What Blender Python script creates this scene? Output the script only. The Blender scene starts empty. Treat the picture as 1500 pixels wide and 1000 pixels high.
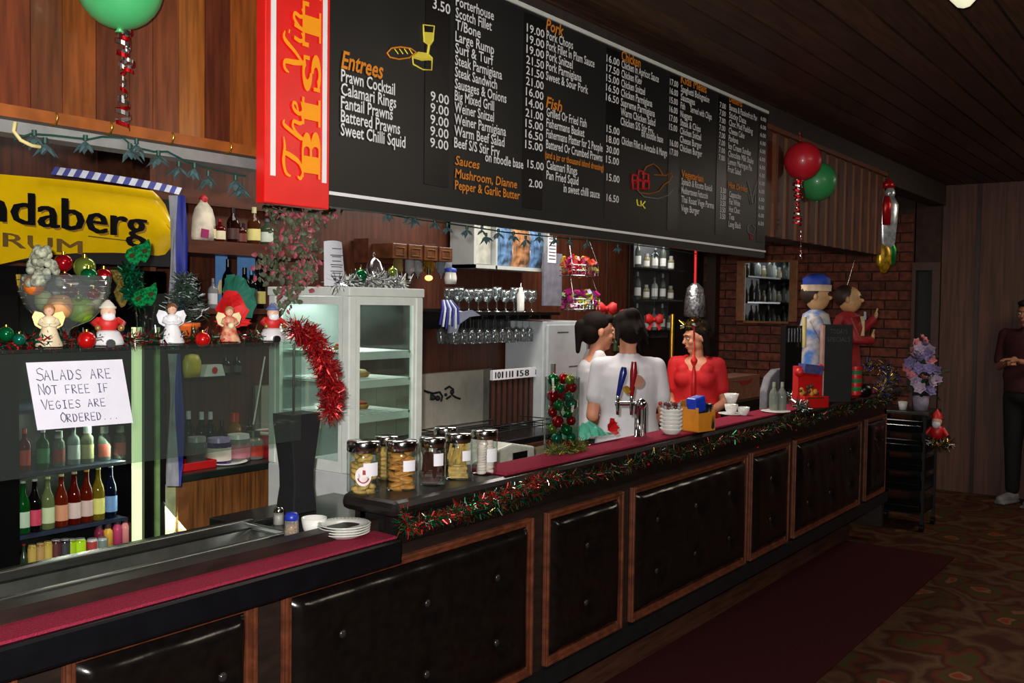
import bpy, math, random
from mathutils import Vector, Matrix, Euler
random.seed(7)
PI = math.pi
S = bpy.context.scene
COL = S.collection
R_ = math.radians

# ------------------------------------------------------------------ camera, world, exposure, lights
H = 1.6
FPX, YAW, PITCH, ROLL = 1440.0, R_(54.0), R_(-2.18), R_(0.77)
fwd = Vector((math.sin(YAW)*math.cos(PITCH), math.cos(YAW)*math.cos(PITCH), math.sin(PITCH)))
rgt0 = Vector((math.cos(YAW), -math.sin(YAW), 0))
up0 = rgt0.cross(fwd)
rgt = rgt0*math.cos(ROLL) + up0*math.sin(ROLL)
upv = -rgt0*math.sin(ROLL) + up0*math.cos(ROLL)
EYE = Vector((0, 0, H))
cd = bpy.data.cameras.new('camera'); cam = bpy.data.objects.new('camera', cd); COL.objects.link(cam)
cd.sensor_width = 36; cd.lens = FPX*36/1500; cd.clip_start = 0.05; cd.clip_end = 60
cam.matrix_world = Matrix(((rgt.x, upv.x, -fwd.x, 0), (rgt.y, upv.y, -fwd.y, 0), (rgt.z, upv.z, -fwd.z, H), (0, 0, 0, 1)))
S.camera = cam
S.view_settings.view_transform = 'Standard'; S.view_settings.look = 'None'
S.view_settings.gamma = 1; S.view_settings.use_curve_mapping = False
S.view_settings.exposure = 0.0
w = bpy.data.worlds.new('world'); S.world = w; w.use_nodes = True
w.node_tree.nodes['Background'].inputs[0].default_value = (0.9, 0.8, 0.7, 1)
w.node_tree.nodes['Background'].inputs[1].default_value = 0.03

def area(name, loc, size, power, color, aim=None, sy=None):
    l = bpy.data.lights.new(name, 'AREA'); l.energy = power; l.color = color; l.size = size
    if sy: l.shape = 'RECTANGLE'; l.size_y = sy
    o = bpy.data.objects.new(name, l); COL.objects.link(o); o.location = loc
    if aim is not None:
        o.rotation_euler = (Vector(aim)-Vector(loc)).to_track_quat('-Z', 'Y').to_euler()
    return o
# the camera's own flash, just above and left of the lens
area('flash', EYE - rgt*0.04 + upv*0.05 - fwd*0.02, 0.03, 88, (1.0, 0.97, 0.93), EYE + fwd*3)
# ceiling lights of the service area behind the bar, and added unseen ambient fills
area('service_light', (4.6, 2.75, 2.62), 1.6, 42, (1.0, 0.92, 0.82), (4.6, 2.75, 0), 0.4)
area('service_light', (2.6, 2.75, 2.62), 1.0, 10, (1.0, 0.93, 0.85), (2.6, 2.75, 0), 0.4)
area('room_fill', (4.0, -0.6, 2.6), 1.2, 20, (1.0, 0.85, 0.68), (4.0, 0.6, 0), 0.8)
area('room_fill', (7.6, 0.3, 2.6), 1.0, 18, (1.0, 0.85, 0.68), (7.9, 0.9, 0), 0.8)
area('room_fill', (1.0, 0.3, 2.6), 1.0, 9, (1.0, 0.85, 0.68), (1.0, 0.9, 0), 0.8)

def at(px, py, Y):
    d = rgt*((px-750)/FPX) - upv*((py-500)/FPX) + fwd
    return EYE + d*(Y/d.y)
def atZ(px, py, z):
    d = rgt*((px-750)/FPX) - upv*((py-500)/FPX) + fwd
    return EYE + d*((z-H)/d.z)
def atX(px, py, X):
    d = rgt*((px-750)/FPX) - upv*((py-500)/FPX) + fwd
    return EYE + d*(X/d.x)

# ------------------------------------------------------------------ materials
def lin(c):
    r = []
    for v in c[:3]:
        v = v/255.0
        r.append(v/12.92 if v <= 0.04045 else ((v+0.055)/1.055)**2.4)
    return (*r, 1)
MC = {}
def P(name, c=(128, 128, 128), rough=0.5, metal=0.0, var=0.12, scale=20.0, emit=0, bump=0.0, spec=None, coat=0, sheen=0, rnd=0.0, stretch=None, c2=None):
    """plain procedural material: colour broken up by noise, optional bump and per-object variation"""
    if name in MC: return MC[name]
    m = bpy.data.materials.new(name); m.use_nodes = True; MC[name] = m
    nt = m.node_tree; N = nt.nodes; L = nt.links; b = N['Principled BSDF']
    col = lin(c)
    b.inputs['Roughness'].default_value = rough; b.inputs['Metallic'].default_value = metal
    if spec is not None: b.inputs['Specular IOR Level'].default_value = spec
    if coat: b.inputs['Coat Weight'].default_value = coat; b.inputs['Coat Roughness'].default_value = 0.12
    if sheen: b.inputs['Sheen Weight'].default_value = sheen
    tc = N.new('ShaderNodeTexCoord'); mp = N.new('ShaderNodeMapping'); L.new(tc.outputs['Object'], mp.inputs[0])
    if stretch: mp.inputs['Scale'].default_value = stretch
    nz = N.new('ShaderNodeTexNoise'); nz.inputs['Scale'].default_value = scale; nz.inputs['Detail'].default_value = 4
    L.new(mp.outputs[0], nz.inputs['Vector'])
    mx = N.new('ShaderNodeMix'); mx.data_type = 'RGBA'
    d2 = lin(c2) if c2 else tuple([v*(1-var*2) for v in col[:3]]) + (1,)
    mx.inputs['A'].default_value = col if c2 else tuple([min(1, v*(1+var)) for v in col[:3]]) + (1,)
    mx.inputs['B'].default_value = d2
    cr = N.new('ShaderNodeMapRange'); cr.inputs['From Min'].default_value = 0.35; cr.inputs['From Max'].default_value = 0.65
    L.new(nz.outputs['Fac'], cr.inputs['Value']); L.new(cr.outputs[0], mx.inputs['Factor'])
    out = mx.outputs['Result']
    if rnd:
        oi = N.new('ShaderNodeObjectInfo'); hs = N.new('ShaderNodeHueSaturation')
        mr = N.new('ShaderNodeMapRange'); mr.inputs['To Min'].default_value = 1-rnd; mr.inputs['To Max'].default_value = 1+rnd
        L.new(oi.outputs['Random'], mr.inputs['Value']); L.new(mr.outputs[0], hs.inputs['Value'])
        ad = N.new('ShaderNodeVectorMath'); ad.operation = 'ADD'; sc = N.new('ShaderNodeMath'); sc.operation = 'MULTIPLY'; sc.inputs[1].default_value = 37
        L.new(oi.outputs['Random'], sc.inputs[0]); L.new(tc.outputs['Object'], ad.inputs[0]); L.new(sc.outputs[0], ad.inputs[1]); L.new(ad.outputs[0], mp.inputs[0])
        L.new(out, hs.inputs['Color']); out = hs.outputs['Color']
    L.new(out, b.inputs['Base Color'])
    if emit:
        b.inputs['Emission Color'].default_value = col; b.inputs['Emission Strength'].default_value = emit
    if bump:
        bp = N.new('ShaderNodeBump'); bp.inputs['Strength'].default_value = bump; bp.inputs['Distance'].default_value = 0.01
        L.new(nz.outputs['Fac'], bp.inputs['Height']); L.new(bp.outputs[0], b.inputs['Normal'])
    return m
def glass(name, tint=(240, 248, 244), rough=0.02, alpha=0.9, strength=1.0, body=0.0):
    """thin clear pane or bottle wall: see-through with a Fresnel gloss, body = share of milky colour"""
    if name in MC: return MC[name]
    m = bpy.data.materials.new(name); m.use_nodes = True; MC[name] = m
    nt = m.node_tree; N = nt.nodes; L = nt.links; N.remove(N['Principled BSDF']); o = N['Material Output']
    t = N.new('ShaderNodeBsdfTransparent'); t.inputs[0].default_value = tuple(v*alpha for v in lin(tint)[:3])+(1,)
    g = N.new('ShaderNodeBsdfGlossy'); g.inputs['Roughness'].default_value = rough
    f0 = N.new('ShaderNodeLayerWeight'); f0.inputs['Blend'].default_value = 0.5
    f = N.new('ShaderNodeMath'); f.operation = 'POWER'; f.inputs[1].default_value = 4; L.new(f0.outputs['Facing'], f.inputs[0])
    mm = N.new('ShaderNodeMath'); mm.operation = 'MULTIPLY_ADD'; mm.inputs[1].default_value = .7*strength; mm.inputs[2].default_value = .035*strength; mm.use_clamp = True; L.new(f.outputs[0], mm.inputs[0])
    mx = N.new('ShaderNodeMixShader'); L.new(mm.outputs[0], mx.inputs[0]); L.new(t.outputs[0], mx.inputs[1]); L.new(g.outputs[0], mx.inputs[2])
    if body:
        df = N.new('ShaderNodeBsdfDiffuse'); df.inputs[0].default_value = lin(tint); m2 = N.new('ShaderNodeMixShader'); m2.inputs[0].default_value = body
        L.new(mx.outputs[0], m2.inputs[1]); L.new(df.outputs[0], m2.inputs[2]); mx = m2
    L.new(mx.outputs[0], o.inputs['Surface'])
    return m
def carpet_mat():
    m = bpy.data.materials.new('patterned_carpet'); m.use_nodes = True
    nt = m.node_tree; N = nt.nodes; L = nt.links; b = N['Principled BSDF']; b.inputs['Roughness'].default_value = 0.95
    b.inputs['Specular IOR Level'].default_value = 0.1
    tc = N.new('ShaderNodeTexCoord')
    v1 = N.new('ShaderNodeTexVoronoi'); v1.inputs['Scale'].default_value = 4.2; nw = N.new('ShaderNodeTexNoise'); nw.inputs['Scale'].default_value = 3; L.new(tc.outputs['Object'], nw.inputs['Vector']); vm = N.new('ShaderNodeMix'); vm.data_type = 'RGBA'; vm.inputs['Factor'].default_value = .28; L.new(tc.outputs['Object'], vm.inputs['A']); L.new(nw.outputs['Color'], vm.inputs['B']); L.new(vm.outputs['Result'], v1.inputs['Vector'])
    n1 = N.new('ShaderNodeTexNoise'); n1.inputs['Scale'].default_value = 9; n1.inputs['Detail'].default_value = 3; L.new(tc.outputs['Object'], n1.inputs['Vector'])
    ad = N.new('ShaderNodeMath'); ad.operation = 'MULTIPLY_ADD'; ad.inputs[1].default_value = 0.35; L.new(n1.outputs['Fac'], ad.inputs[0]); L.new(v1.outputs['Distance'], ad.inputs[2])
    r = N.new('ShaderNodeValToRGB'); L.new(ad.outputs[0], r.inputs[0]); e = r.color_ramp.elements
    cols = [(0.0, (130, 52, 26)), (0.27, (110, 44, 24)), (0.33, (104, 80, 58)), (0.38, (74, 38, 24)), (0.5, (56, 56, 30)), (0.58, (82, 38, 26)), (0.68, (54, 30, 22)), (0.8, (84, 60, 42))]
    e[0].position = 0; e[0].color = lin(cols[0][1]); e[1].position = 1; e[1].color = lin((60, 30, 22))
    for p, c in cols[1:]:
        q = e.new(p); q.color = lin(c)
    n2 = N.new('ShaderNodeTexNoise'); n2.inputs['Scale'].default_value = 160; L.new(tc.outputs['Object'], n2.inputs['Vector'])
    mr = N.new('ShaderNodeMapRange'); mr.inputs['To Min'].default_value = 0.5; mr.inputs['To Max'].default_value = 1.4; L.new(n2.outputs['Fac'], mr.inputs['Value'])
    mu = N.new('ShaderNodeVectorMath'); mu.operation = 'SCALE'; L.new(r.outputs[0], mu.inputs[0]); L.new(mr.outputs[0], mu.inputs['Scale'])
    L.new(mu.outputs[0], b.inputs['Base Color'])
    bp = N.new('ShaderNodeBump'); bp.inputs['Strength'].default_value = 0.4; bp.inputs['Distance'].default_value = 0.004; L.new(n2.outputs['Fac'], bp.inputs['Height']); L.new(bp.outputs[0], b.inputs['Normal'])
    return m

WH = P('white_paint', (214, 218, 210), 0.4, var=0.03)
WHG = P('white_china', (225, 225, 220), 0.2, var=0.02)
PAPER = P('paper', (222, 222, 228), 0.8, var=0.02)
BLK = P('black_gloss', (12, 12, 13), 0.3, var=0.1)
BLKM = P('black_matte', (14, 14, 15), 0.7, var=0.1)
CHR = P('chrome', (205, 205, 205), 0.14, 1.0, var=0.05)
STEEL = P('brushed_steel', (150, 152, 150), 0.35, 1.0, var=0.1, stretch=(1, 1, 30))
ALU = P('aluminium_strip', (150, 152, 152), 0.45, 0.5, var=0.08)
RED = P('red_plastic', (196, 24, 26), 0.4, var=0.06)
REDG = P('red_glitter', (180, 8, 18), 0.22, 0.75, var=0.25, scale=80)
GRNG = P('green_glitter', (6, 120, 62), 0.25, 0.7, var=0.35, scale=90)
SILV = P('silver_foil', (210, 212, 215), 0.2, 1.0, var=0.1)
GOLD = P('gold_foil', (196, 150, 58), 0.25, 0.9, var=0.1)
GBALL = P('green_bauble', (10, 110, 60), 0.15, 0.6, var=0.05)
RBALL = P('red_bauble', (170, 16, 28), 0.15, 0.6, var=0.05)
LBALL = P('lime_bauble', (128, 150, 60), 0.18, 0.6, var=0.05)
DWOOD = P('dark_wood', (44, 30, 22), 0.4, var=0.25, scale=6, stretch=(1, 1, 8))
PANELW = P('back_panelling', (82, 42, 26), 0.45, var=0.2, scale=10, stretch=(6, 1, 0.5), bump=0.05)
ORW = P('moulding_wood', (100, 52, 32), 0.4, var=0.2, scale=14, stretch=(2, 1, 2))
SKIN = P('skin', (206, 140, 108), 0.55, var=0.05)
HAIR = P('dark_hair', (22, 13, 10), 0.8, spec=.15, var=0.3, scale=60, stretch=(6, 6, 1))
MAROON = P('maroon_towelling', (142, 40, 62), 0.95, var=0.12, scale=260, bump=0.5, spec=0.1)
GL = glass('clear_glass')
GLB = glass('glassware', (232, 238, 240), 0.08, 0.98, 2.6, 0.03)

# ------------------------------------------------------------------ mesh builder
class B:
    def __init__(s): s.v = []; s.f = []; s.m = []; s.sm = []
    def add(s, vs, fs, m=0, sm=False):
        o = len(s.v); s.v += [tuple(v) for v in vs]
        for f in fs: s.f.append(tuple(i+o for i in f)); s.m.append(m); s.sm.append(sm)
        return s
    def box(s, x0, x1, y0, y1, z0, z1, m=0):
        return s.add([(x0, y0, z0), (x1, y0, z0), (x1, y1, z0), (x0, y1, z0), (x0, y0, z1), (x1, y0, z1), (x1, y1, z1), (x0, y1, z1)],
                     [(0, 3, 2, 1), (4, 5, 6, 7), (0, 1, 5, 4), (1, 2, 6, 5), (2, 3, 7, 6), (3, 0, 4, 7)], m)
    def obox(s, c, d, e=(0, 0, 0), m=0):
        M = Matrix.Translation(c) @ Euler(e).to_matrix().to_4x4(); x, y, z = d[0]/2, d[1]/2, d[2]/2
        vs = [M @ Vector(p) for p in ((-x, -y, -z), (x, -y, -z), (x, y, -z), (-x, y, -z), (-x, -y, z), (x, -y, z), (x, y, z), (-x, y, z))]
        return s.add(vs, [(0, 3, 2, 1), (4, 5, 6, 7), (0, 1, 5, 4), (1, 2, 6, 5), (2, 3, 7, 6), (3, 0, 4, 7)], m)
    def rings(s, rs, m=0, caps=True, sm=True, closed=False):
        n = len(rs[0]); vs = [p for r in rs for p in r]; fs = []
        K = len(rs)
        for k in range(K if closed else K-1):
            a, b = k*n, ((k+1) % K)*n
            for i in range(n): j = (i+1) % n; fs.append((a+i, a+j, b+j, b+i))
        s.add(vs, fs, m, sm)
        if caps and not closed:
            s.add(rs[0], [tuple(range(n))[::-1]], m); s.add(rs[-1], [tuple(range(n))], m)
        return s
    def lathe(s, prof, c=(0, 0, 0), n=16, m=0, sm=True, caps=True, sx=1, sy=1, rot=None):
        c = Vector(c); rs = []
        for r, z in prof:
            ring = []
            for i in range(n):
                a = 2*PI*i/n; p = Vector((r*sx*math.cos(a), r*sy*math.sin(a), z))
                if rot is not None: p = rot @ p
                ring.append(c+p)
            rs.append(ring)
        return s.rings(rs, m, caps, sm)
    def cyl(s, p0, p1, r0, r1=None, n=10, m=0, caps=True):
        p0 = Vector(p0); p1 = Vector(p1); r1 = r0 if r1 is None else r1
        q = (p1-p0).to_track_quat('Z', 'X').to_matrix(); L_ = (p1-p0).length
        return s.lathe([(r0, 0), (r1, L_)], p0, n, m, True, caps, rot=q)
    def tube(s, pts, r, n=6, m=0, closed=False):
        pts = [Vector(p) for p in pts]; K = len(pts); rs = []; prev = None
        for i, p in enumerate(pts):
            a = pts[i-1] if i > 0 else (pts[-1] if closed else p); b = pts[i+1] if i < K-1 else (pts[0] if closed else p)
            t = (b-a).normalized() if (b-a).length > 1e-9 else Vector((0, 0, 1))
            if prev is None: u = t.orthogonal().normalized()
            else:
                u = prev - t*prev.dot(t); u = u.normalized() if u.length > 1e-6 else t.orthogonal().normalized()
            prev = u; v = t.cross(u); rr = r[i] if isinstance(r, (list, tuple)) else r
            rs.append([p + u*(rr*math.cos(2*PI*k/n)) + v*(rr*math.sin(2*PI*k/n)) for k in range(n)])
        return s.rings(rs, m, True, True, closed)
    def ball(s, c, r, n=12, k=8, m=0, rot=None):
        r = r if isinstance(r, (tuple, list)) else (r, r, r); c = Vector(c); rs = []
        for j in range(k+1):
            t = PI*j/k; z = -math.cos(t); q = max(math.sin(t), 0.001)
            ring = []
            for i in range(n):
                a = 2*PI*i/n; p = Vector((r[0]*q*math.cos(a), r[1]*q*math.sin(a), r[2]*z))
                if rot is not None: p = rot @ p
                ring.append(c+p)
            rs.append(ring)
        return s.rings(rs, m, True, True)
    def prism(s, poly, y0, y1, m=0, plane='XZ'):
        n = len(poly)
        def q(p, y): return (p[0], y, p[1]) if plane == 'XZ' else ((p[0], p[1], y) if plane == 'XY' else (y, p[0], p[1]))
        vs = [q(p, y0) for p in poly]+[q(p, y1) for p in poly]
        fs = [tuple(range(n)), tuple(range(n, 2*n))[::-1]]+[(i, i+n, (i+1) % n+n, (i+1) % n) for i in range(n)]
        return s.add(vs, fs, m)
    def quad(s, a, b, c, d, m=0): return s.add([a, b, c, d], [(0, 1, 2, 3)], m)
    def mesh(s, name, mats):
        me = bpy.data.meshes.new(name); me.from_pydata(s.v, [], s.f)
        for mt in (mats if isinstance(mats, (list, tuple)) else [mats]): me.materials.append(mt)
        me.polygons.foreach_set('material_index', s.m); me.polygons.foreach_set('use_smooth', s.sm); me.update()
        return me
    def mk(s, name, mats, parent=None, bevel=0, world=False, loc=None, label=None):
        if world and parent is not None:
            b = parent.matrix_basis.inverted()
            if parent.parent is not None: b = b @ parent.parent.matrix_basis.inverted()
            s.v = [tuple(b @ Vector(v)) for v in s.v]
        o = bpy.data.objects.new(name, s.mesh(name, mats)); COL.objects.link(o)
        if parent is not None: o.parent = parent
        if loc is not None: o.location = loc
        if bevel:
            bv = o.modifiers.new('bevel', 'BEVEL'); bv.width = bevel; bv.segments = 2; bv.limit_method = 'ANGLE'
        if label: o['label'] = label
        return o
def tag(o, label, cat, group=None, kind=None):
    o['label'] = label; o['category'] = cat
    if group: o['group'] = group
    if kind: o['kind'] = kind
    return o
def thing(name, label, cat, loc=(0, 0, 0), rz=0, group=None):
    o = bpy.data.objects.new(name, None); COL.objects.link(o); o.empty_display_size = 0.05
    o.location = loc; o.rotation_euler = (0, 0, rz)
    return tag(o, label, cat, group)
def struct(o): o['kind'] = 'structure'; return o
def kids(o): return [c for c in bpy.data.objects if c.parent == o]
def copy_tree(o, loc=None, rz=None, label=None, scale=None, parent=None, ch=None):
    c = o.copy(); COL.objects.link(c); c.parent = parent
    for k in (kids(o) if ch is None else ch): copy_tree(k, parent=c)
    if loc is not None: c.location = loc
    if rz is not None: c.rotation_euler = (0, 0, rz)
    if scale is not None: c.scale = scale if isinstance(scale, (tuple, list)) else (scale,)*3
    if label: c['label'] = label
    return c
TXT = {}
def text_geo(s, bold=0.0, shear=0.0):
    k = (s, bold, shear)
    if k in TXT: return TXT[k]
    cu = bpy.data.curves.new('t', 'FONT'); cu.body = s; cu.size = 1; cu.resolution_u = 2; cu.offset = bold; cu.shear = shear
    cu.fill_mode = 'FRONT'
    ob = bpy.data.objects.new('t', cu); COL.objects.link(ob)
    me = bpy.data.meshes.new_from_object(ob.evaluated_get(bpy.context.evaluated_depsgraph_get()))
    vs = [(v.co.x, v.co.y) for v in me.vertices]; fs = [tuple(p.vertices) for p in me.polygons]
    bpy.data.objects.remove(ob); bpy.data.curves.remove(cu); bpy.data.meshes.remove(me)
    if not vs: TXT[k] = ([], [], 0, 1); return TXT[k]
    x0 = min(v[0] for v in vs); x1 = max(v[0] for v in vs)
    TXT[k] = ([(v[0]-x0, v[1]) for v in vs], fs, x1-x0, max(v[1] for v in vs)); return TXT[k]
def put_text(b, s, o, ux, uz, width, height, m=0, bold=0.0, shear=0.0):
    """flat lettering: origin o, unit directions ux, uz, fitted to width; height is the capital height"""
    vs, fs, tw, th = text_geo(s, bold, shear)
    if not vs: return
    o = Vector(o); ux = Vector(ux); uz = Vector(uz); kx = width/tw; kz = height/0.70
    b.add([o + ux*(v[0]*kx) + uz*(v[1]*kz) for v in vs], fs, m)
def tinsel(name, path, rad, n, mats, seed=1, ln=0.02, wd=0.0022, parent=None, droop=0.0, core=True):
    rn = random.Random(seed); b = B(); path = [Vector(p) for p in path]
    seg = [(path[i+1]-path[i]).length for i in range(len(path)-1)]; tot = sum(seg)
    for _ in range(n):
        t = rn.random()*tot; i = 0
        while i < len(seg)-1 and t > seg[i]: t -= seg[i]; i += 1
        c = path[i].lerp(path[i+1], min(1, t/seg[i])); r = rad(t) if callable(rad) else rad
        d = Vector((rn.gauss(0, 1), rn.gauss(0, 1), rn.gauss(0, 1))).normalized()
        c = c + d*(r*rn.random()**0.6*0.75); e = Vector((rn.gauss(0, 1), rn.gauss(0, 1), rn.gauss(0, 1))).normalized()
        dd = (d*0.7+e*0.6).normalized(); q = dd.cross(e).normalized() if dd.cross(e).length > 1e-4 else dd.orthogonal()
        l = ln*(0.6+0.8*rn.random()); w_ = wd*(0.7+0.8*rn.random()); m = rn.randrange(len(mats))
        b.add([c-q*w_, c+q*w_, c+dd*l+q*w_*0.5, c+dd*l-q*w_*0.5], [(0, 1, 2, 3)], m)
    if core: b.tube(path, 0.002, 5, 0)
    return b.mk(name, mats, parent)

# ================================================================== ROOM
XE = 9.3      # end wall
YB = 3.55     # back wall of the service area
YP = 2.02     # face of the bulkhead over the bar
CEIL = 2.7
b = B(); b.box(-3, 11, -4, 6, -0.1, 0)
struct(b.mk('floor', carpet_mat()))
ceil = struct(B().box(-3, 11, -4, 6, CEIL+0.012, CEIL+0.1).mk('ceiling', P('ceiling_void', (10, 8, 7), 0.9)))
CW = P('ceiling_boards', (78, 52, 36), 0.5, var=0.2, scale=7, stretch=(0.6, 10, 1), rnd=0.22)
pb = B().box(-3, XE+0.3, 0.006, 0.124, 0, 0.014).mesh('plank', [CW])
for i in range(46):
    o = bpy.data.objects.new('plank', pb); COL.objects.link(o); o.parent = ceil; o.location = (0, -3.9+i*0.1315, CEIL-0.004)
struct(B().box(-3, 6.3, YB, YB+0.1, 0, CEIL).mk('wall_back', PANELW))
struct(B().box(6.3, XE, 4.35, 4.45, 0, CEIL).mk('wall_kitchen', P('kitchen_panelling', (30, 18, 14), 0.7)))
struct(B().box(6.3, 6.4, YB, 4.4, 0, CEIL).mk('wall_return', DWOOD))
struct(B().box(-3, 11, -4.1, -4, 0, CEIL).mk('wall_front', P('far_room_wall', (70, 52, 42), 0.8)))
struct(B().box(-3.1, -3, -4, 6, 0, CEIL).mk('wall_left', P('far_room_wall', ())))
# end wall: brick up to the doorway, brown panelling beyond
bw = struct(B().box(XE+0.02, XE+0.15, 2.29, 4.4, 0, CEIL).mk('wall_brick', P('mortar', (62, 42, 35), 0.9)))
BR = P('brick', (112, 56, 40), 0.85, var=0.25, scale=18, bump=0.3, rnd=0.3)
bm_ = B().obox((0, 0, 0), (0.03, 0.228, 0.074)).mesh('brick', [BR]); n_b = 0
for r in range(24):
    if r % 2: 
        o = B().obox((0, 0, 0), (.03, .108, .074)).mk('brick', BR, bw); o.location = (XE+0.01, 2.36, 0.42+r*0.087)
    z = 0.42+r*0.087
    for c in range(9):
        y = 2.42+c*0.24+(0.12 if r % 2 else 0)
        if y > 4.3 or n_b >= 298: continue
        o = bpy.data.objects.new('brick', bm_); COL.objects.link(o); o.parent = bw
        o.location = (XE+0.01+random.uniform(-0.003, 0.003), y, z); n_b += 1
ew = struct(B().box(XE, XE+0.1, -4, 2.06, 0, CEIL).mk('wall_end', P('end_panelling', (88, 54, 42), 0.6, var=0.2, scale=5, stretch=(1, 8, 0.4))))
for y in (1.75, 1.2, 0.65): B().box(XE-0.012, XE, y, y+0.03, 0, CEIL).mk('cover_strip', DWOOD, ew)
dr = struct(B().box(XE+0.05, XE+0.12, 2.06, 2.3, 0, 1.95).mk('door_1', P('dark_door', (9, 8, 8), 0.6)))
B().box(XE-0.03, XE+0.049, 2.065, 2.13, 0, 1.95).box(XE-0.03, XE+0.018, 2.27, 2.30, 0, 1.95).box(XE-0.03, XE+0.018, 2.065, 2.3, 1.951, 2.02).mk('door_frame', P('door_frame_wood', (70, 42, 30), 0.5), dr)
struct(B().box(XE+0.02, XE+0.1, 2.06, 2.3, 1.95, CEIL).mk('wall_over_door', P('mortar', ())))
# bulkhead over the bar: dark box with boards on its face
bh = struct(B().box(-3, XE, YP+0.02, YP+0.16, 2.52, CEIL).box(-3, 7.3, YP+0.02, YP+0.16, 1.985, 2.52).mk('wall_bulkhead', P('bulkhead', (56, 46, 40), 0.7, var=0.1)))
cols = [((118, 62, 24), 0), ((84, 40, 20), 1), ((96, 48, 26), 2), ((104, 52, 24), 3), ((132, 76, 26), 4), ((80, 38, 22), 5), ((126, 66, 26), 6), ((100, 44, 20), 7), ((88, 46, 24), 8)]
def plankm(i):
    c = cols[i % len(cols)][0]; return P('bulkhead_board_%d' % (i % len(cols)), c, 0.38, var=0.18, scale=9, stretch=(8, 1, 0.7), coat=0.15)
edges = [at(x, 190, YP).x for x in (-260, -215, -170, -120, -60, -8, 45, 92, 141, 190, 224, 262, 300, 337, 376, 420)]
for i in range(len(edges)-1):
    B().box(edges[i]+0.001, edges[i+1]-0.001, YP, YP+0.02, 1.985, CEIL-0.01).mk('plank', plankm(i+2), bh)
B().box(-1, 1.75, YP-0.012, YP+0.01, 1.965, 1.99).mk('bottom_rail', P('bottom_rail_wood', (140, 76, 30), 0.4), bh)
RIB = [P('rib_light', (140, 88, 54), 0.45, var=0.15, scale=9, stretch=(8, 1, 0.7)), P('rib_dark', (84, 44, 30), 0.5, var=0.2, scale=9, stretch=(8, 1, 0.7))]
x = 4.95; i = 0
while x < 7.26:
    B().box(x, x+0.085, YP-(0.012 if i % 2 else 0), YP+0.02, 1.985, 2.545).mk('plank', RIB[i % 2], bh); x += 0.0875; i += 1
B().box(4.9, 7.3, YP-0.03, YP+0.02, 2.545, 2.57).mk('top_rail', P('rail_red_wood', (110, 58, 36), 0.5), bh)
# grey aluminium strip below the left boards
struct(B().box(-1, 1.78, YP-0.03, YP+0.03, 1.93, 1.955).box(-1, 1.78, YP-0.01, YP+0.03, 1.955, 1.967, 1).mk('trim_1', [ALU, P('strip_shadow_gap', (50, 40, 34), 0.6)]))
for px in (80, 160, 250, 335):
    p = at(px, 195, YP-0.03); tag(B().tube([(p.x, YP-0.005, 1.957), (p.x, YP-0.035, 1.962), (p.x, YP-0.042, 1.975), (p.x, YP-0.036, 1.985)], 0.0022, 6).mk('cup_hook', GOLD),
        'small brass cup hook on the grey strip, %s' % {80: 'leftmost of the four', 160: 'second from the left', 250: 'third from the left', 335: 'nearest the red sign'}[px], 'hook', 'hooks on the grey strip')
# maroon runner on the carpet
tag(B().box(0.5, 6.77, 1.368, 2.075, 0.001, 0.012).mk('floor_runner', P('runner_pile', (62, 24, 26), 0.95, var=0.2, scale=180, bump=0.4, spec=0.1), bevel=0.003),
    'plain dark maroon carpet runner on the floor along the bar', 'rug')

# ================================================================== BAR COUNTER
bar = thing('bar_counter', 'long dark bar counter with buttoned black padded panels in orange wood frames', 'bar', (0, 1.88, 0))
BARBLK = P('bar_black', (20, 16, 15), 0.4, var=0.15, scale=12)
BARF = P('bar_front_stain', (36, 26, 21), 0.45, var=0.2, scale=8, stretch=(1, 1, 5))
YF = 1.88
def bp(bb, name, mats, **k): return bb.mk(name, mats, bar, world=True, **k)
bp(B().box(-0.6, 7.0, YF, YF+0.05, 0.275, 1.0).box(1.97, 7.0, YF+0.05, 1.95, 0.9, 1.02).box(2.12, 2.5, YF+0.05, 2.08, 0.9, 1.02).box(6.95, 7.0, YF, 2.3, 0.1, 1.02), 'front_board', BARF)
bp(B().box(-0.6, 7.0, YF-0.025, YF+0.0, 0.275, 0.34), 'black_rail', P('black_rail_paint', (22, 23, 26), 0.45), label='black rail below the padded panels')
bp(B().box(-0.6, 6.9, 2.08, 2.12, 0.0, 0.3), 'kick_board', P('kick_board_wood', (84, 52, 38), 0.5, var=0.2, scale=8, stretch=(0.5, 1, 6)), label='brown kick board set back at the floor')
bp(B().box(-0.6, 7.0, YF+0.03, 2.14, 0.28, 0.31), 'bottom_board', BARBLK)
# lower top (left) with the salad well cut in, upper top (right)
bp(B().box(-0.6, 1.96, 1.78, 1.84, 0.895, 0.965), 'lower_top_edge', P('lower_edge_black', (8, 9, 13), 0.35), bevel=0.008)
LT = P('lower_top_laminate', (28, 30, 27), 0.18, var=0.2)
bp(B().box(-0.6, 1.965, 1.84, 2.05, 0.93, 0.962).box(-0.6, 1.95, 2.21, 2.27, 0.93, 0.975).box(1.80, 2.3, 2.05, 2.4, 0.93, 0.962).box(-0.6, 0.2, 2.05, 2.21, 0.93, 0.962), 'lower_top', LT, bevel=0.004)
wl = B(); wl.add([(0.2, 2.05, .955), (1.8, 2.05, .955), (1.8, 2.21, .955), (0.2, 2.21, .955), (0.24, 2.07, .86), (1.74, 2.07, .86), (1.74, 2.19, .86), (0.24, 2.19, .86)],
                 [(4, 5, 6, 7), (0, 1, 5, 4), (1, 2, 6, 5), (2, 3, 7, 6), (3, 0, 4, 7)])
bp(wl, 'salad_well', P('well_steel', (120, 124, 118), 0.3, 0.85, var=0.12), label='empty stainless steel salad well')
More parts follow.
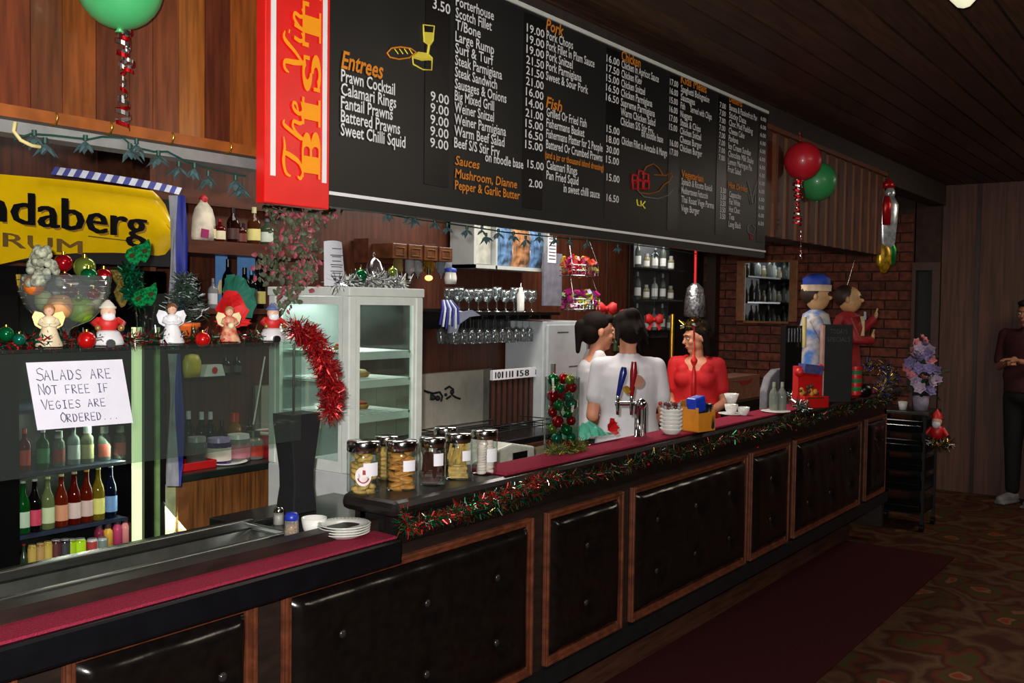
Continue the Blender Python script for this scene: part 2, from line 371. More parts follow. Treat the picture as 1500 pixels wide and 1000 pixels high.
bp(B().box(-0.6, 1.8, 2.045, 2.06, 0.962, 0.972).box(-0.6, 1.8, 2.2, 2.215, 0.962, 0.985).box(1.785, 1.8, 2.05, 2.21, 0.962, 0.975), 'well_rim', STEEL, bevel=0.002)
up = B().prism([(1.93, 1.78), (7.02, 1.78), (7.02, 1.985), (2.62, 1.985), (2.5, 2.09), (2.12, 2.09), (1.93, 1.985)], 1.02, 1.065, 0, 'XY')
bp(up, 'upper_top', P('upper_top_black', (24, 20, 19), 0.35, var=0.2), bevel=0.018)
bp(B().box(1.97, 2.0, 1.86, 1.97, 0.93, 1.03).box(2.0, 7.0, 1.84, 1.88, 0.93, 1.03), 'apron', BARBLK)
# padded panels
PAD = P('black_vinyl', (17, 13, 12), 0.2, var=0.15, scale=30, bump=0.06)
BTN = P('vinyl_button', (40, 36, 36), 0.18, var=0.1)
Z0, Z1 = 0.35, 0.885
def pad_panel(x0, x1, cols_, last=False):
    t = 0.027
    fr = B()
    for (a, c, d, e) in ((x0, x0+t, Z0, Z1), (x1-t, x1, Z0, Z1), (x0+t, x1-t, Z0, Z0+t), (x0+t, x1-t, Z1-t, Z1)):
        fr.box(a, c, YF-0.014, YF, d, e); 
    t2 = 0.012
    for (a, c, d, e) in ((x0, x0+t2, Z0, Z1), (x1-t2, x1, Z0, Z1), (x0+t2, x1-t2, Z0, Z0+t2), (x0+t2, x1-t2, Z1-t2, Z1)): fr.box(a, c, YF-0.024, YF-0.0142, d, e)
    f = bp(fr, 'panel_frame', ORW, bevel=0.003)
    xa, xb, za, zb = x0+t, x1-t, Z0+t, Z1-t
    cx = [xa+(xb-xa)*(k+0.5)/cols_ for k in range(cols_)]; cz = [za+(zb-za)*0.28, za+(zb-za)*0.72]
    btn = [(u, v) for u in cx for v in cz]
    nx = max(16, int((xb-xa)/0.016)); nz = 36; vs = []; fs = []
    for j in range(nz+1):
        for i_ in range(nx+1):
            X = xa+(xb-xa)*i_/nx; Z = za+(zb-za)*j/nz
            e = min(X-xa, xb-X, Z-za, zb-Z); h = 0.034*math.sqrt(max(0, 1-(1-min(1, e/0.06))**2))
            for (u, v) in btn:
                d = math.hypot(X-u, (Z-v)); h -= 0.022*math.exp(-(d/0.036)**1.4)
            h += 0.0015*math.sin(X*37+Z*11)
            vs.append((X, YF-0.002-max(h, 0), Z))
    for j in range(nz):
        for i_ in range(nx): a = j*(nx+1)+i_; fs.append((a, a+1, a+nx+2, a+nx+1))
    pp = B().add(vs, fs, 0, True)
    po = bp(pp, 'padded_panel', PAD)
    bb = B()
    for k, (u, v) in enumerate(btn):
        o = B().ball((u, YF-0.017, v), (0.0125, 0.008, 0.0125), 12, 6).mk('button', BTN, po, world=True)
pad_panel(0.3, 0.955, 3)
pad_panel(1.052, 1.535, 3); pad_panel(1.622, 2.70, 3); pad_panel(2.785, 3.31, 1); pad_panel(3.387, 4.525, 3); pad_panel(4.575, 5.095, 1); pad_panel(5.176, 6.36, 3); pad_panel(6.48, 6.93, 1)
# bar runners
o = tag(B().add([(-0.6, 1.79, .966), (1.945, 1.787, .966), (1.955, 1.9, .966), (1.80, 1.99, .966), (-0.6, 1.99, .966), (-0.6, 1.79, .972), (1.945, 1.787, .972), (1.955, 1.9, .972), (1.80, 1.99, .972), (-0.6, 1.99, .972)],
        [(4, 3, 2, 1, 0), (5, 6, 7, 8, 9), (0, 1, 6, 5), (1, 2, 7, 6), (2, 3, 8, 7), (3, 4, 9, 8), (4, 0, 5, 9)]).mk('bar_runner', MAROON),
    'maroon towelling bar runner on the lower counter, under the plates', 'bar mat')
tag(B().box(2.45, 6.6, 1.795, 1.935, 1.066, 1.074).mk('bar_runner', MAROON, bevel=0.002), 'maroon towelling bar runner along the upper bar', 'bar mat')

# ================================================================== MENU BOARD AND SIGNS
YM = 1.93
mb = thing('menu_board', 'long black menu board with white hand lettered dishes and orange headings', 'menu board', (1.8, YM, 1.852))
MBK = P('board_black', (20, 21, 22), 0.42, var=0.1, scale=3, c2=(28, 29, 28))
B().box(1.80, 4.852, YM, YM+0.03, 1.852, 2.60).mk('board', MBK, mb, world=True)
B().box(1.80, 4.852, YM-0.006, YM, 1.882, 1.891).mk('border_strip', P('white_strip', (226, 226, 226), 0.5, var=0.02), mb, world=True)
B().box(1.80, 4.852, YM-0.006, YM, 2.586, 2.60).mk('border_strip', WH, mb, world=True)
for px, a, c in ((619, 7, 27), (765, 795, 0), (886, 908, 0), (979, 994, 0), (1050, 1064, 0), (1111, 1121, 0)):
    if px == 619: xa, xb = at(622, 100, YM).x, at(658, 100, YM).x
    else: xa, xb = at(px, 200, YM).x, at(a if a > 100 else c, 200, YM).x
    za = {619: 1.95, 765: 1.925, 886: 1.93, 979: 1.92, 1050: 1.935, 1111: 1.93}[px]
    B().box(xa, xb, YM-0.003, YM, za, 2.575).mk('price_strip', P('price_strip_black', (12, 12, 14), 0.35), mb, world=True)
tb = B()
def zof(px, py): return at(px, py, YM).z
def line(s, x0, y0, x1, m=0, hgt=0.030, bold=0.012, n=None, sh=0.0):
    a = at(x0, y0, YM); c = at(x1, y0, YM)
    put_text(tb, s, (a.x, YM-0.0045, a.z), (1, 0, 0), (0, 0, 1), max(0.01, c.x-a.x), hgt, m, bold, sh)
def column(rows, x0, ya, yb, hgt=0.03, m=0, bold=0.012):
    a = at(x0, ya, YM); zb = at(x0, yb, YM).z; n = len(rows)
    for i, (s, x1) in enumerate(rows):
        if not s: continue
        z = a.z+(zb-a.z)*i/max(1, n-1); c = at(x1, ya, YM)
        put_text(tb, s, (a.x, YM-0.0045, z), (1, 0, 0), (0, 0, 1), c.x-a.x, hgt, m, bold, 0)
line('Entrees', 498, 99, 560, 1, 0.046, 0.02, sh=0.25)
column([('Prawn Cocktail', 577), ('Calamari Rings', 579), ('Fantail Prawns', 574), ('Battered Prawns', 585), ('Sweet Chilli Squid', 593)], 498, 119, 198, 0.033)
column([('9.00', 656)]*5, 629, 147, 215, 0.028)
line('3.50', 632, 12, 658)
column([('Porterhouse', 722), ('Scotch Fillet', 719), ('T/Bone', 703), ('Large Rump', 723), ('Surf & Turf', 722), ('Steak Parmigiana', 735), ('Steak Sandwich', 728), ('Sausages & Onions', 742),
        ('Big Mixed Grill', 724), ('Weiner Snitzel', 724), ('Weiner Parmigiana', 742), ('Warm Beef Salad', 740), ('Beef S/S Stir Fry', 733)], 666, 8, 216, 0.031)
line('on noodle base', 709, 236, 765)
line('Sauces', 665, 241, 701, 1, 0.028, sh=.2); line('Mushroom, Dianne', 665, 260, 756, 1, 0.028, sh=.1); line('Pepper & Garlic Butter', 665, 277, 760, 1, 0.028)
column([('19.00', 796), ('19.00', 796), ('19.00', 796), ('21.50', 796), ('21.50', 796), ('21.00', 796), ('16.00', 796), ('14.00', 796), ('21.00', 796), ('15.00', 796), ('16.50', 796), ('15.00', 796)], 770, 46, 217, 0.027)
line('15.00', 771, 245, 795, hgt=.026); line('2.00', 773, 273, 793, hgt=.026)
line('Pork', 798, 43, 824, 1, 0.038, 0.02, sh=.2)
column([('Pork Chops', 838), ('Pork Fillet in Plum Sauce', 870), ('Pork Snitzel', 838), ('Pork Parmigiana', 851), ('Sweet & Sour Pork', 861)], 799, 57, 117, 0.03)
line('Fish', 798, 157, 822, 1, 0.038, 0.02, sh=.2)
column([('Grilled Or Fried Fish', 858), ('Fishermans Basket', 855), ('Fishermans Platter for 2 People', 882), ('Battered Or Crumbed Prawns', 882)], 799, 170, 217, 0.03)
line('(and a jar or thousand island dressing)', 797, 231, 883, 1, 0.024)
column([('Calamari Rings', 844), ('Pan Fried Squid', 846)], 799, 247, 262, 0.03)
line('in sweet chilli sauce', 824, 281, 877)
column([('16.00', 906), ('17.50', 906), ('15.00', 906), ('16.50', 906), ('16.50', 906)], 887, 90, 147, 0.027)
column([('15.00', 906), ('18.00', 906), ('30.00', 906), ('15.00', 906)], 887, 193, 238, 0.027)
line('15.00', 887, 264, 906, hgt=.027); line('16.50', 887, 294, 905, hgt=.027)
line('Chicken', 909, 88, 937, 1, 0.038, 0.02)
column([('Chicken In Apricot Sauce', 964), ('Chicken Kiev', 939), ('Chicken Snitzel', 944), ('Chicken Parmigiana', 955), ('Supreme Parmigiana', 959), ('Warm Chicken Salad', 960), ('Chicken S/S Stir Fry', 957)], 909, 99, 183, 0.03)
line('on noodle base', 938, 200, 970); line('Chicken Fillet in Avocado & Mango', 909, 211, 976)
column([('17.00', 992), ('16.00', 992), ('15.00', 992), ('16.00', 992), ('17.00', 992), ('15.00', 992)], 980, 124, 190, 0.026)
column([('16.00', 992), ('17.00', 992)], 980, 213, 226, 0.026)
line('Kids Meals', 996, 121, 1034, 1, 0.036, 0.018)
column([('Spaghetti Bolognaise', 1038), ('Sausages', 1017), ('Fish      Served with Chips', 1042), ('Nuggets', 1013), ('Steak & Chips', 1026), ('Chicken Snitzel', 1027), ('Cheese Burger', 1028), ('Chicken Burger', 1029)], 996, 134, 221, 0.029)
line('Vegetarian', 997, 259, 1029, 1, 0.032, 0.016)
column([('Spinach & Ricotta Ravioli', 1042), ('Mediterranean Fettuccini', 1036), ('Thai Roast Vege Parma', 1045), ('Vege Burger', 1024)], 997, 270, 309, 0.029)
column([('7.00', 1062)]*8, 1053, 157, 234, 0.025)
line('Desserts', 1067, 149, 1086, 1, 0.032, 0.016)
column([('Banana & Passionfruit Pav', 1108), ('Sticky Date', 1092), ('Choc Mud Pudding', 1102), ('Cheese Cake', 1090), ('Pavlova', 1081), ('Ice Cream Sundae', 1100), ('Chocolate Milk Shake', 1104), ('Lemon Meringue Pie', 1102), ('Fruit Salad', 1086)], 1067, 161, 252, 0.029)
line('Hot Drinks', 1066, 275, 1093, 1, 0.03, 0.014)
column([('Cappuccino', 1084), ('Flat White', 1083), ('Hot Choc', 1083), ('Tea', 1075), ('Long Black', 1085)], 1067, 288, 332, 0.028)
column([('3.50', 1062)]*5, 1054, 282, 320, 0.025)
column([('6.00', 1121)]*14, 1113, 176, 330, 0.02)
tb.mk('menu_lettering', [P('chalk_white', (225, 226, 226), 0.7, var=0.02), P('orange_lettering', (214, 128, 26), 0.6, var=0.03)], mb, world=True)
# the little drawings: loaf, cheese and glass; cooked bird on a plate; straws and cups
YEL = P('yellow_drawing', (224, 206, 70), 0.6, var=0.03)
def stroke(bb, pts, r=0.0022, m=0, closed=False):
    bb.tube([(at(x, y, YM).x, YM-0.003, at(x, y, YM).z) for x, y in pts], r, 5, m, closed)
def fillpoly(bb, pts, m=0): bb.add([(at(x, y, YM).x, YM-0.004, at(x, y, YM).z) for x, y in pts], [tuple(range(len(pts)))], m)
d = B(); stroke(d, [(566, 78), (572, 71), (585, 69), (600, 71), (609, 77), (598, 85), (583, 87), (570, 84)], 0.0026, 1, True)
for k in range(4): stroke(d, [(577+k*7, 72-k*.2), (582+k*7, 79)], 0.002, 0)
stroke(d, [(603, 82), (612, 77), (626, 79), (632, 85), (631, 103), (618, 102), (604, 94)], 0.0026, 0, True); stroke(d, [(603, 84), (616, 88), (631, 87)], 0.003, 0)
fillpoly(d, [(603, 83), (612, 77), (626, 79), (632, 85), (630, 89), (616, 88)], 0)
stroke(d, [(619, 37), (635, 38), (633, 60), (628, 67), (620, 61)], 0.003, 0, True); fillpoly(d, [(619, 47), (635, 48), (633, 60), (628, 67), (620, 61)], 0); stroke(d, [(627, 66), (625, 80)], 0.005, 0)
d.mk('drawing', [YEL, P('orange_lettering', ())], mb, world=True, label='yellow drawing of a loaf, cheese and goblet')
d = B(); stroke(d, [(940, 255), (946, 244), (956, 240), (964, 246), (970, 256)], 0.003, 1); stroke(d, [(958, 256), (975, 257), (981, 252), (984, 258), (979, 266), (972, 270), (964, 280), (950, 284), (936, 282)], 0.003, 1)
stroke(d, [(932, 277), (942, 288), (962, 291), (978, 286), (984, 278)], 0.0025, 3)
for cx, cy in ((929, 262), (937, 270), (945, 260), (938, 256), (930, 270), (946, 270)): stroke(d, [(cx-4, cy-6), (cx+4, cy-5), (cx+3, cy+7), (cx-4, cy+6)], 0.005, 2, True)
stroke(d, [(932, 292), (933, 300), (938, 302), (938, 294)], .003, 0); stroke(d, [(944, 295), (940, 300), (944, 305)], .003, 0)
d.mk('drawing', [YEL, P('ochre_drawing', (150, 92, 24), .6), P('red_drawing', (170, 20, 24), .6), P('grey_drawing', (120, 120, 116), .6)], mb, world=True, label='orange and red drawing of a cooked bird')
d = B(); stroke(d, [(1094, 265), (1099, 283), (1101, 298)], .002); stroke(d, [(1108, 266), (1103, 283), (1101, 298)], .002); stroke(d, [(1096, 285), (1106, 286), (1105, 298), (1099, 300)], .002, 0, True)
stroke(d, [(1095, 330), (1100, 328), (1106, 334), (1102, 344), (1095, 340)], .002, 0, True); stroke(d, [(1098, 342), (1099, 350), (1104, 350)], .0025, 1)
d.mk('drawing', [P('grey_drawing', ()), P('red_drawing', ())], mb, world=True)

# red bistro sign: a box, its letters reading upwards
YR = 1.895
SX0, SX1 = at(388, 200, YR).x, at(483, 200, YR).x
rs = thing('bistro_sign', 'tall red box sign reading The Vin BISTRO sideways in orange letters', 'sign', (SX0, YR, 1.838))
B().box(SX0, SX1, YR, YR+0.034, 1.838, 2.69).mk('box', P('sign_red', (214, 26, 22), 0.35, var=0.03), rs, bevel=0.003, world=True)
WS = P('white_strip', ())
B().box(SX0+.017, SX0+.031, YR-0.003, YR, 1.905, 2.68).mk('stripe', WS, rs, world=True); B().box(SX1-.026, SX1-.013, YR-0.003, YR, 1.905, 2.68).mk('stripe', WS, rs, world=True)
OL = P('sign_orange', (240, 150, 8), 0.45, var=0.02)
# BISTRO: slab letters drawn in (along, across) units, along = upwards, across = to the left
def slab(bb, ch, z, h, xr, wid):
    n0 = len(bb.v)
    # glyph box: along 0..h, across 0..1 (0 = foot of the letter at the right, xr)
    def q(a, c): return (xr-wid*(1-c) if False else xr-wid*c, z+a)
    def bar_(a0, a1, c0, c1): bb.add([(q(a0, c0)[0], YR-0.004, q(a0, c0)[1]), (q(a1, c0)[0], YR-0.004, q(a1, c0)[1]), (q(a1, c1)[0], YR-0.004, q(a1, c1)[1]), (q(a0, c1)[0], YR-0.004, q(a0, c1)[1])], [(0, 1, 2, 3)])
    def ring(ca, cc, ra, rc, ta, tc, a0=0, a1=2*PI, n=20):
        for k in range(n):
            u, v = a0+(a1-a0)*k/n, a0+(a1-a0)*(k+1)/n
            pts = [(ca+ra*math.cos(u), cc+rc*math.sin(u)), (ca+ra*math.cos(v), cc+rc*math.sin(v)), (ca+(ra-ta)*math.cos(v), cc+(rc-tc)*math.sin(v)), (ca+(ra-ta)*math.cos(u), cc+(rc-tc)*math.sin(u))]
            bb.add([(q(a, c)[0], YR-0.004, q(a, c)[1]) for a, c in pts], [(0, 1, 2, 3)])
    t = h*0.36
    if ch in 'BR':
        bar_(0, h*.12+t, 0, .1); bar_(0, h*.12+t, .9, 1); bar_(h*.1, h*.1+t, 0, 1)
        bar_(h*.4, h*.62, .9, 1); bar_(h*.4, h*.62, .46, .57)
        ring(h*.6, .735, h*.36, .265, h*.3, .11, -PI/2, PI/2, 10)
        if ch == 'B': bar_(h*.4, h*.62, 0, .1); ring(h*.62, .27, h*.38, .27, h*.32, .11, -PI/2, PI/2, 10)
        else: bar_(h*.6, h*.9, .05, .5); bar_(h*.7, h*1.02, 0, .1)
    if ch == 'I': bar_(0, h, 0, .12); bar_(0, h, .88, 1); bar_(h*.2, h*.8, 0, 1)
    if ch == 'T': bar_(0, h, .87, 1); bar_(h*.3, h*.7, 0, 1); bar_(h*.16, h*.84, 0, .1); bar_(0, h*.1, .66, .9); bar_(h*.9, h, .66, .9)
    if ch == 'S':
        ring(h*.5, .735, h*.48, .265, h*.3, .13, PI*0.15, PI*1.5, 14); ring(h*.5, .27, h*.5, .27, h*.32, .13, -PI*.85, PI*.5, 14); bar_(h*.82, h*.92, .62, .95); bar_(h*.06, h*.16, .05, .4)
    if ch == 'O': ring(h*.5, .5, h*.5, .5, h*.34, .14, 0, 2*PI, 24)
    for i_ in range(n0, len(bb.v)): v = bb.v[i_]; bb.v[i_] = (v[0], YR-.004-.00004*((i_-n0)//4), v[2])
lb = B(); zc = 1.912
for ch, hh in (('B', .118), ('I', .068), ('S', .098), ('T', .112), ('R', .128), ('O', .125)):
    slab(lb, ch, zc, hh, SX1-.036, 0.062); zc += hh+0.014
lb.mk('lettering', OL, rs, world=True, label='orange slab letters reading BISTRO upwards')
# The Vin: brush script, ribbons of varying width; glyph coordinates (along, up) in units of the letter height
def script(bb, strokes, z0, x0, sc):
    for n_st, st in enumerate(strokes):
        pts = []
        for i in range(len(st)-1):
            p0 = st[max(i-1, 0)]; p1 = st[i]; p2 = st[i+1]; p3 = st[min(i+2, len(st)-1)]
            for k in range(6):
                t = k/6; f = lambda a, b_, c, d_: 0.5*(2*b_+(c-a)*t+(2*a-5*b_+4*c-d_)*t*t+(3*b_-a-3*c+d_)*t**3)
                pts.append(tuple(f(p0[j], p1[j], p2[j], p3[j]) for j in range(3)))
        pts.append(st[-1]); L_ = len(pts); vs = []
        for i, (a, u, wd) in enumerate(pts):
            q0 = pts[max(0, i-1)]; q1 = pts[min(L_-1, i+1)]; da, du = q1[0]-q0[0], q1[1]-q0[1]; n_ = math.hypot(da, du) or 1
            for sg in (-1, 1): vs.append((x0-(u+sg*wd*da/n_)*sc, YR-0.004-n_st*.0002-i*.00001, z0+(a-sg*wd*du/n_)*sc))
        bb.add(vs, [(2*i, 2*i+1, 2*i+3, 2*i+2) for i in range(L_-1)])
sb = B()
T_ = [[(.05, .62, .02), (.12, .86, .05), (.4, .98, .07), (.75, .93, .06), (1.0, .98, .02)], [(.62, .95, .05), (.55, .6, .07), (.42, .2, .06), (.2, .02, .05), (.03, .12, .05), (.06, .28, .03)]]
h_ = [[(1.0, .1, .03), (1.15, .55, .05), (1.3, .98, .05), (1.42, .95, .02)], [(1.02, .02, .05), (1.15, .4, .05)], [(1.08, .2, .03), (1.25, .5, .05), (1.42, .5, .05), (1.4, .2, .05), (1.46, .04, .04), (1.62, .12, .02)]]
e_ = [[(1.66, .26, .03), (1.86, .36, .04), (1.88, .52, .04), (1.74, .5, .05), (1.64, .25, .05), (1.72, .04, .05), (1.95, .14, .02)]]
V_ = [[(2.6, .75, .02), (2.68, .95, .05), (2.85, .95, .06), (2.88, .5, .07), (2.92, .06, .06)], [(2.92, .05, .04), (3.15, .45, .05), (3.4, .98, .06), (3.6, .95, .02)]]
i_ = [[(3.5, .5, .05), (3.45, .2, .05), (3.52, .04, .04), (3.66, .14, .02)], [(3.6, .72, .05), (3.62, .78, .05)]]
n_ = [[(3.82, .5, .05), (3.74, .02, .05)], [(3.78, .2, .03), (3.95, .5, .05), (4.1, .48, .05), (4.05, .2, .05), (4.12, .04, .04), (4.26, .14, .02)]]
script(sb, T_+h_+e_+V_+i_+n_, 1.905, SX0+.118, 0.058*1.9/1.9 if False else 0.064)
k_ = 0
sb.v = [(v[0], v[1], 1.905+(v[2]-1.905)*1.55) for v in sb.v]
sb.mk('lettering', OL, rs, world=True, label='orange brush script reading The Vin upwards')

# yellow bent rum sign over the bottle fridge
YS = 3.02
ys = thing('rum_sign', 'yellow bent light box sign with black lettering above the bottle fridge', 'sign', (1.8, YS, 1.70))
def zc_(x):   # the sign's middle line falls to the right, its end is rounded
    return 0
top = [(0, 255), (60, 260), (120, 266), (170, 272), (222, 279)]
bot = [(0, 387), (40, 378), (80, 373), (120, 370), (170, 370), (210, 372), (238, 376)]
tpw = [at(x, y, YS) for x, y in top]; bpw = [at(x, y, YS) for x, y in bot]
def interp(pl, X):
    for i in range(len(pl)-1):
        if X <= pl[i+1].x: break
    a, c = pl[i], pl[i+1]; t = (X-a.x)/(c.x-a.x); return a.z+(c.z-a.z)*t
xr_ = at(251, 330, YS).x
def sheet(bb, inset, yo, m, x0=1.12):
    rs_ = []; N_ = 40; xend = xr_-inset
    for i in range(N_+1):
        X = x0+(xend-x0)*i/N_
        zt = interp(tpw, min(X, 2.2)); zb = interp(bpw, min(X, 2.2)); 
        e = max(0, (X-(xend-0.075))/0.075); cut = 0.055*(1-math.sqrt(max(0, 1-e*e)))
        zt -= inset+cut+0.07*e*0.6; zb += inset+cut*0.7
        ring = []
        for k in range(13):
            t = k/12; ring.append((X, YS-yo-0.028*math.sin(PI*t), zb+(zt-zb)*t))
        rs_.append(ring)
    vs = [p for r in rs_ for p in r]; fs = []
    for i in range(N_):
        for k in range(12): a = i*13+k; fs.append((a, a+13, a+14, a+1))
    bb.add(vs, fs, m, True)
YG = P('sign_yellow', (232, 188, 6), 0.16, var=0.03, coat=0.4)
DR = P('sign_dark_red', (104, 22, 14), 0.3)
a = B(); sheet(a, 0.0, 0.0, 0); sheet(a, 0.013, 0.0012, 1); sheet(a, 0.017, 0.0024, 0)
a.mk('face', [YG, DR], ys, world=True)
B().box(1.12, 2.10, YS+0.002, YS+0.09, 1.715, 1.95).mk('light_box', BLKM, ys, world=True)
lb = B()
def ytext(s, x0, y0, x1, hgt, m, bold, dy=0.036):
    A = at(x0, y0, YS-0.03); C_ = at(x1, y0, YS-0.03)
    sl = -0.045
    put_text(lb, s, (A.x, YS-dy, A.z), (1, 0, sl), (0, 0, 1), C_.x-A.x, hgt, m, bold)
ytext('Bundaberg', -118, 313, 217, 0.1, 1, 0.0, 0.0345)
for i_, dx_ in enumerate((-2, -1, 0, 1, 2)): ytext('Bundaberg', -120+dx_, 310, 212+dx_, 0.1, 0, 0.0, 0.036+i_*.0001)
for i_, dx_ in enumerate((-1, 0, 1)): ytext('RUM', 4+dx_, 361, 119+dx_, 0.043, 2, 0.0, 0.034+i_*.0001)
A = at(128, 345, YS-.03); lb.add([(A.x, YS-.0345, A.z), (A.x+.17, YS-.0345, A.z-.008), (A.x+.17, YS-.0345, A.z-.011), (A.x, YS-.0345, A.z-.004)], [(0, 1, 2, 3)], 2)
lb.mk('lettering', [BLK, P('letter_shadow', (150, 108, 20), .5), P('brown_lettering', (104, 76, 20), 0.5)], ys, world=True, label='black name over brown capitals')['kind'] = 'stuff'
# blue and white striped bunting along the sign's top and down the fridge side
bt = B()
pts = [at(x, y, 2.99) for x, y in ((74, 255), (110, 259), (150, 265), (190, 271), (230, 278), (262, 285))]
n = 22
for i in range(n):
    t0, t1 = i/n, (i+1)/n
    def pl(t):
        f = t*(len(pts)-1); k = min(int(f), len(pts)-2); return pts[k].lerp(pts[k+1], f-k)
    p, q = pl(t0), pl(t1); sl = Vector((0.02, 0.0, 0.0))
    bt.add([p, q, q+sl+Vector((0, 0.01, 0.026)), p+sl+Vector((0, 0.01, 0.026))], [(0, 1, 2, 3)], i % 2)
tag(bt.mk('bunting', [P('flag_blue', (28, 40, 140), 0.6), P('flag_white', (200, 205, 220), 0.6)]), 'blue and white striped bunting along the top of the yellow sign', 'bunting')
def ribbon_drape(name, xs, y0px, y1px, Yd, mats, label, group=None):
    bb = B(); rows = 26; vs = []; fs = []; W = len(xs)
    for j in range(rows+1):
        t = j/rows
        for k, x in enumerate(xs):
            p = at(x+3*math.sin(t*5+k)+(1-t)*0, y0px+(y1px-y0px)*t, Yd+0.012*math.sin(k*2.6+t*3)); vs.append(p)
    for j in range(rows):
        for k in range(W-1): a_ = j*W+k; fs.append((a_, a_+1, a_+W+1, a_+W))
    bb.add(vs, fs, 0, True); 
    for j in range(rows):
        for k in range(W-1): bb.m[j*(W-1)+k] = 0 if k < (W-1)*0.45 else 1
    return tag(bb.mk(name, mats), label, 'flag', group)
ribbon_drape('hanging_flag', [247, 251, 255, 260, 264, 268, 272], 286, 512, 2.92, [P('flag_grey', (150, 152, 160), 0.7), P('flag_blue', ())], 'blue and white cloth flag hanging beside the yellow sign')
ribbon_drape('hanging_flag', [246, 250, 254, 259, 263, 267], 518, 712, 2.86, [P('flag_grey', ()), P('flag_blue', ())], 'blue and white flag tail hanging below the glass shelf by the fridge')

# ================================================================== LEFT SIDE: display cabinet, guard, fridge, back shelves
ORD = ['first', 'second', 'third', 'fourth', 'fifth', 'sixth', 'seventh', 'eighth', 'ninth', 'tenth', 'eleventh', 'twelfth', 'thirteenth', 'fourteenth', 'fifteenth', 'sixteenth', 'seventeenth', 'eighteenth']
def pxm(p): return (Vector(p)-EYE).dot(fwd)/FPX       # metres per photo pixel at a point
GM = {}
def shp(key, fn):
    if key not in GM: GM[key] = fn()
    return GM[key]
def colm(c, rough=0.3, metal=0.0, tag_='paint'): return P('%s_%d_%d_%d' % (tag_, *c), c, rough, metal, var=0.06)
def gcol(c, body=0.35): return glass('bottle_glass_%d_%d_%d' % tuple(c), c, 0.05, 0.9, 1.6, body)
PROF = {
    'beer': ([(.0, 0), (.46, 0), (.5, .02), (.5, .52), (.44, .62), (.2, .78), (.17, .95), (.19, .96), (.19, .98), (.0, .98)], .27, (.505, .12, .42), (.2, .955, 1.0)),
    'spirit': ([(.0, 0), (.46, 0), (.5, .02), (.5, .6), (.42, .68), (.17, .76), (.15, .9), (.0, .9)], .3, (.505, .14, .5), (.18, .88, 1.0)),
    'wine': ([(.0, 0), (.47, 0), (.5, .02), (.5, .58), (.4, .68), (.19, .78), (.17, .96), (.0, .96)], .26, (.505, .12, .42), (.19, .84, 1.0)),
    'squat': ([(.0, 0), (.46, 0), (.5, .02), (.5, .6), (.45, .7), (.3, .76), (.3, .82), (.0, .82)], .5, (.505, .12, .5), (.33, .8, 1.0)),
    'jar': ([(.0, 0), (.46, 0), (.5, .02), (.5, .78), (.42, .84), (.42, .86), (.0, .86)], .75, (.505, .15, .65), (.45, .84, 1.0)),
    'can': ([(.0, 0), (.42, 0), (.5, .06), (.5, .92), (.42, .98), (.0, .98)], .52, (.503, .08, .9), (.42, .975, 1.0)),
}
def bottle(kind, loc, h, gcolr, lcol, ccol, label, cat='bottle', group=None, opaque=False, inv=False, name=None, w=None):
    prof, asp, lb_, cp = PROF[kind]; d = (w or h*asp)
    t = thing(name or {'can': 'drink_can', 'jar': 'jar'}.get(kind, 'bottle'), label, cat, loc, random.random()*.6-.3+math.atan2(loc[1], loc[0])-PI/2, group)
    if inv: t.rotation_euler = (PI, 0, 0); t.location = (loc[0], loc[1], loc[2]+h)
    bm = colm(gcolr, 0.15) if opaque else gcol(gcolr)
    B().lathe([(r*d, z*h) for r, z in prof], (0, 0, 0), 14).mk('body', bm, t)
    if lcol:
        b_ = B(); r, z0, z1 = lb_; n = 12; a0, a1 = -PI/2-1.25, -PI/2+1.25
        vs = []; fs = []
        for k in range(n+1):
            a_ = a0+(a1-a0)*k/n
            for z in (z0, z1): vs.append((r*d*math.cos(a_)*1.01, r*d*math.sin(a_)*1.01, z*h))
        for k in range(n): fs.append((2*k, 2*k+2, 2*k+3, 2*k+1))
        b_.add(vs, fs, 0, True); b_.mk('label', colm(lcol, 0.6, tag_='label'), t)
    if ccol:
        r, z0, z1 = cp; B().cyl((0, 0, z0*h), (0, 0, z1*h), r*d, r*d*.96, 12).mk('cap', colm(ccol, 0.3, tag_='cap'), t)
    return t
def put(kind, px, pyb, pyt, Y, *a, z=None, **k):
    p = at(px, pyb, Y)
    if z is not None: p.z = z+.001
    return bottle(kind, tuple(p), (pyb-pyt)*pxm(p), *a, **k)

# ---- white glass display cabinet
CX0, CX1, CY0, CY1, CZ = 2.415, 2.80, 2.45, 2.87, 1.652
cab = thing('display_cabinet', 'white framed glass food display cabinet behind the counter', 'cabinet', (CX0, CY0, 0))
CF = P('cabinet_white', (230, 236, 230), 0.35, var=0.03)
k = dict(world=True)
pw = 0.036
for (x, y) in ((CX0, CY0), (CX1-pw, CY0), (CX0, CY1-pw), (CX1-pw, CY1-pw)):
    B().box(x, x+pw, y, y+pw, 1.001, CZ-.0325).mk('post', CF, cab, bevel=.004, **k)
B().box(CX0-.004, CX1+.004, CY0-.004, CY1+.004, CZ-.032, CZ).mk('top', CF, cab, bevel=.004, **k)
B().box(CX0, CX1, CY0, CY1, 0.0, 1.0).mk('base', P('cabinet_base_white', (212, 214, 216), 0.4, var=.03), cab, bevel=.004, **k)
B().box(CX0-.004, CX0, 2.50, 2.56, .86, .875).box(CX0-.004, CX0, 2.50, 2.505, .86, .91).box(CX0-.004, CX0, 2.555, 2.56, .86, .91).mk('outlet_cover', CF, cab, **k)
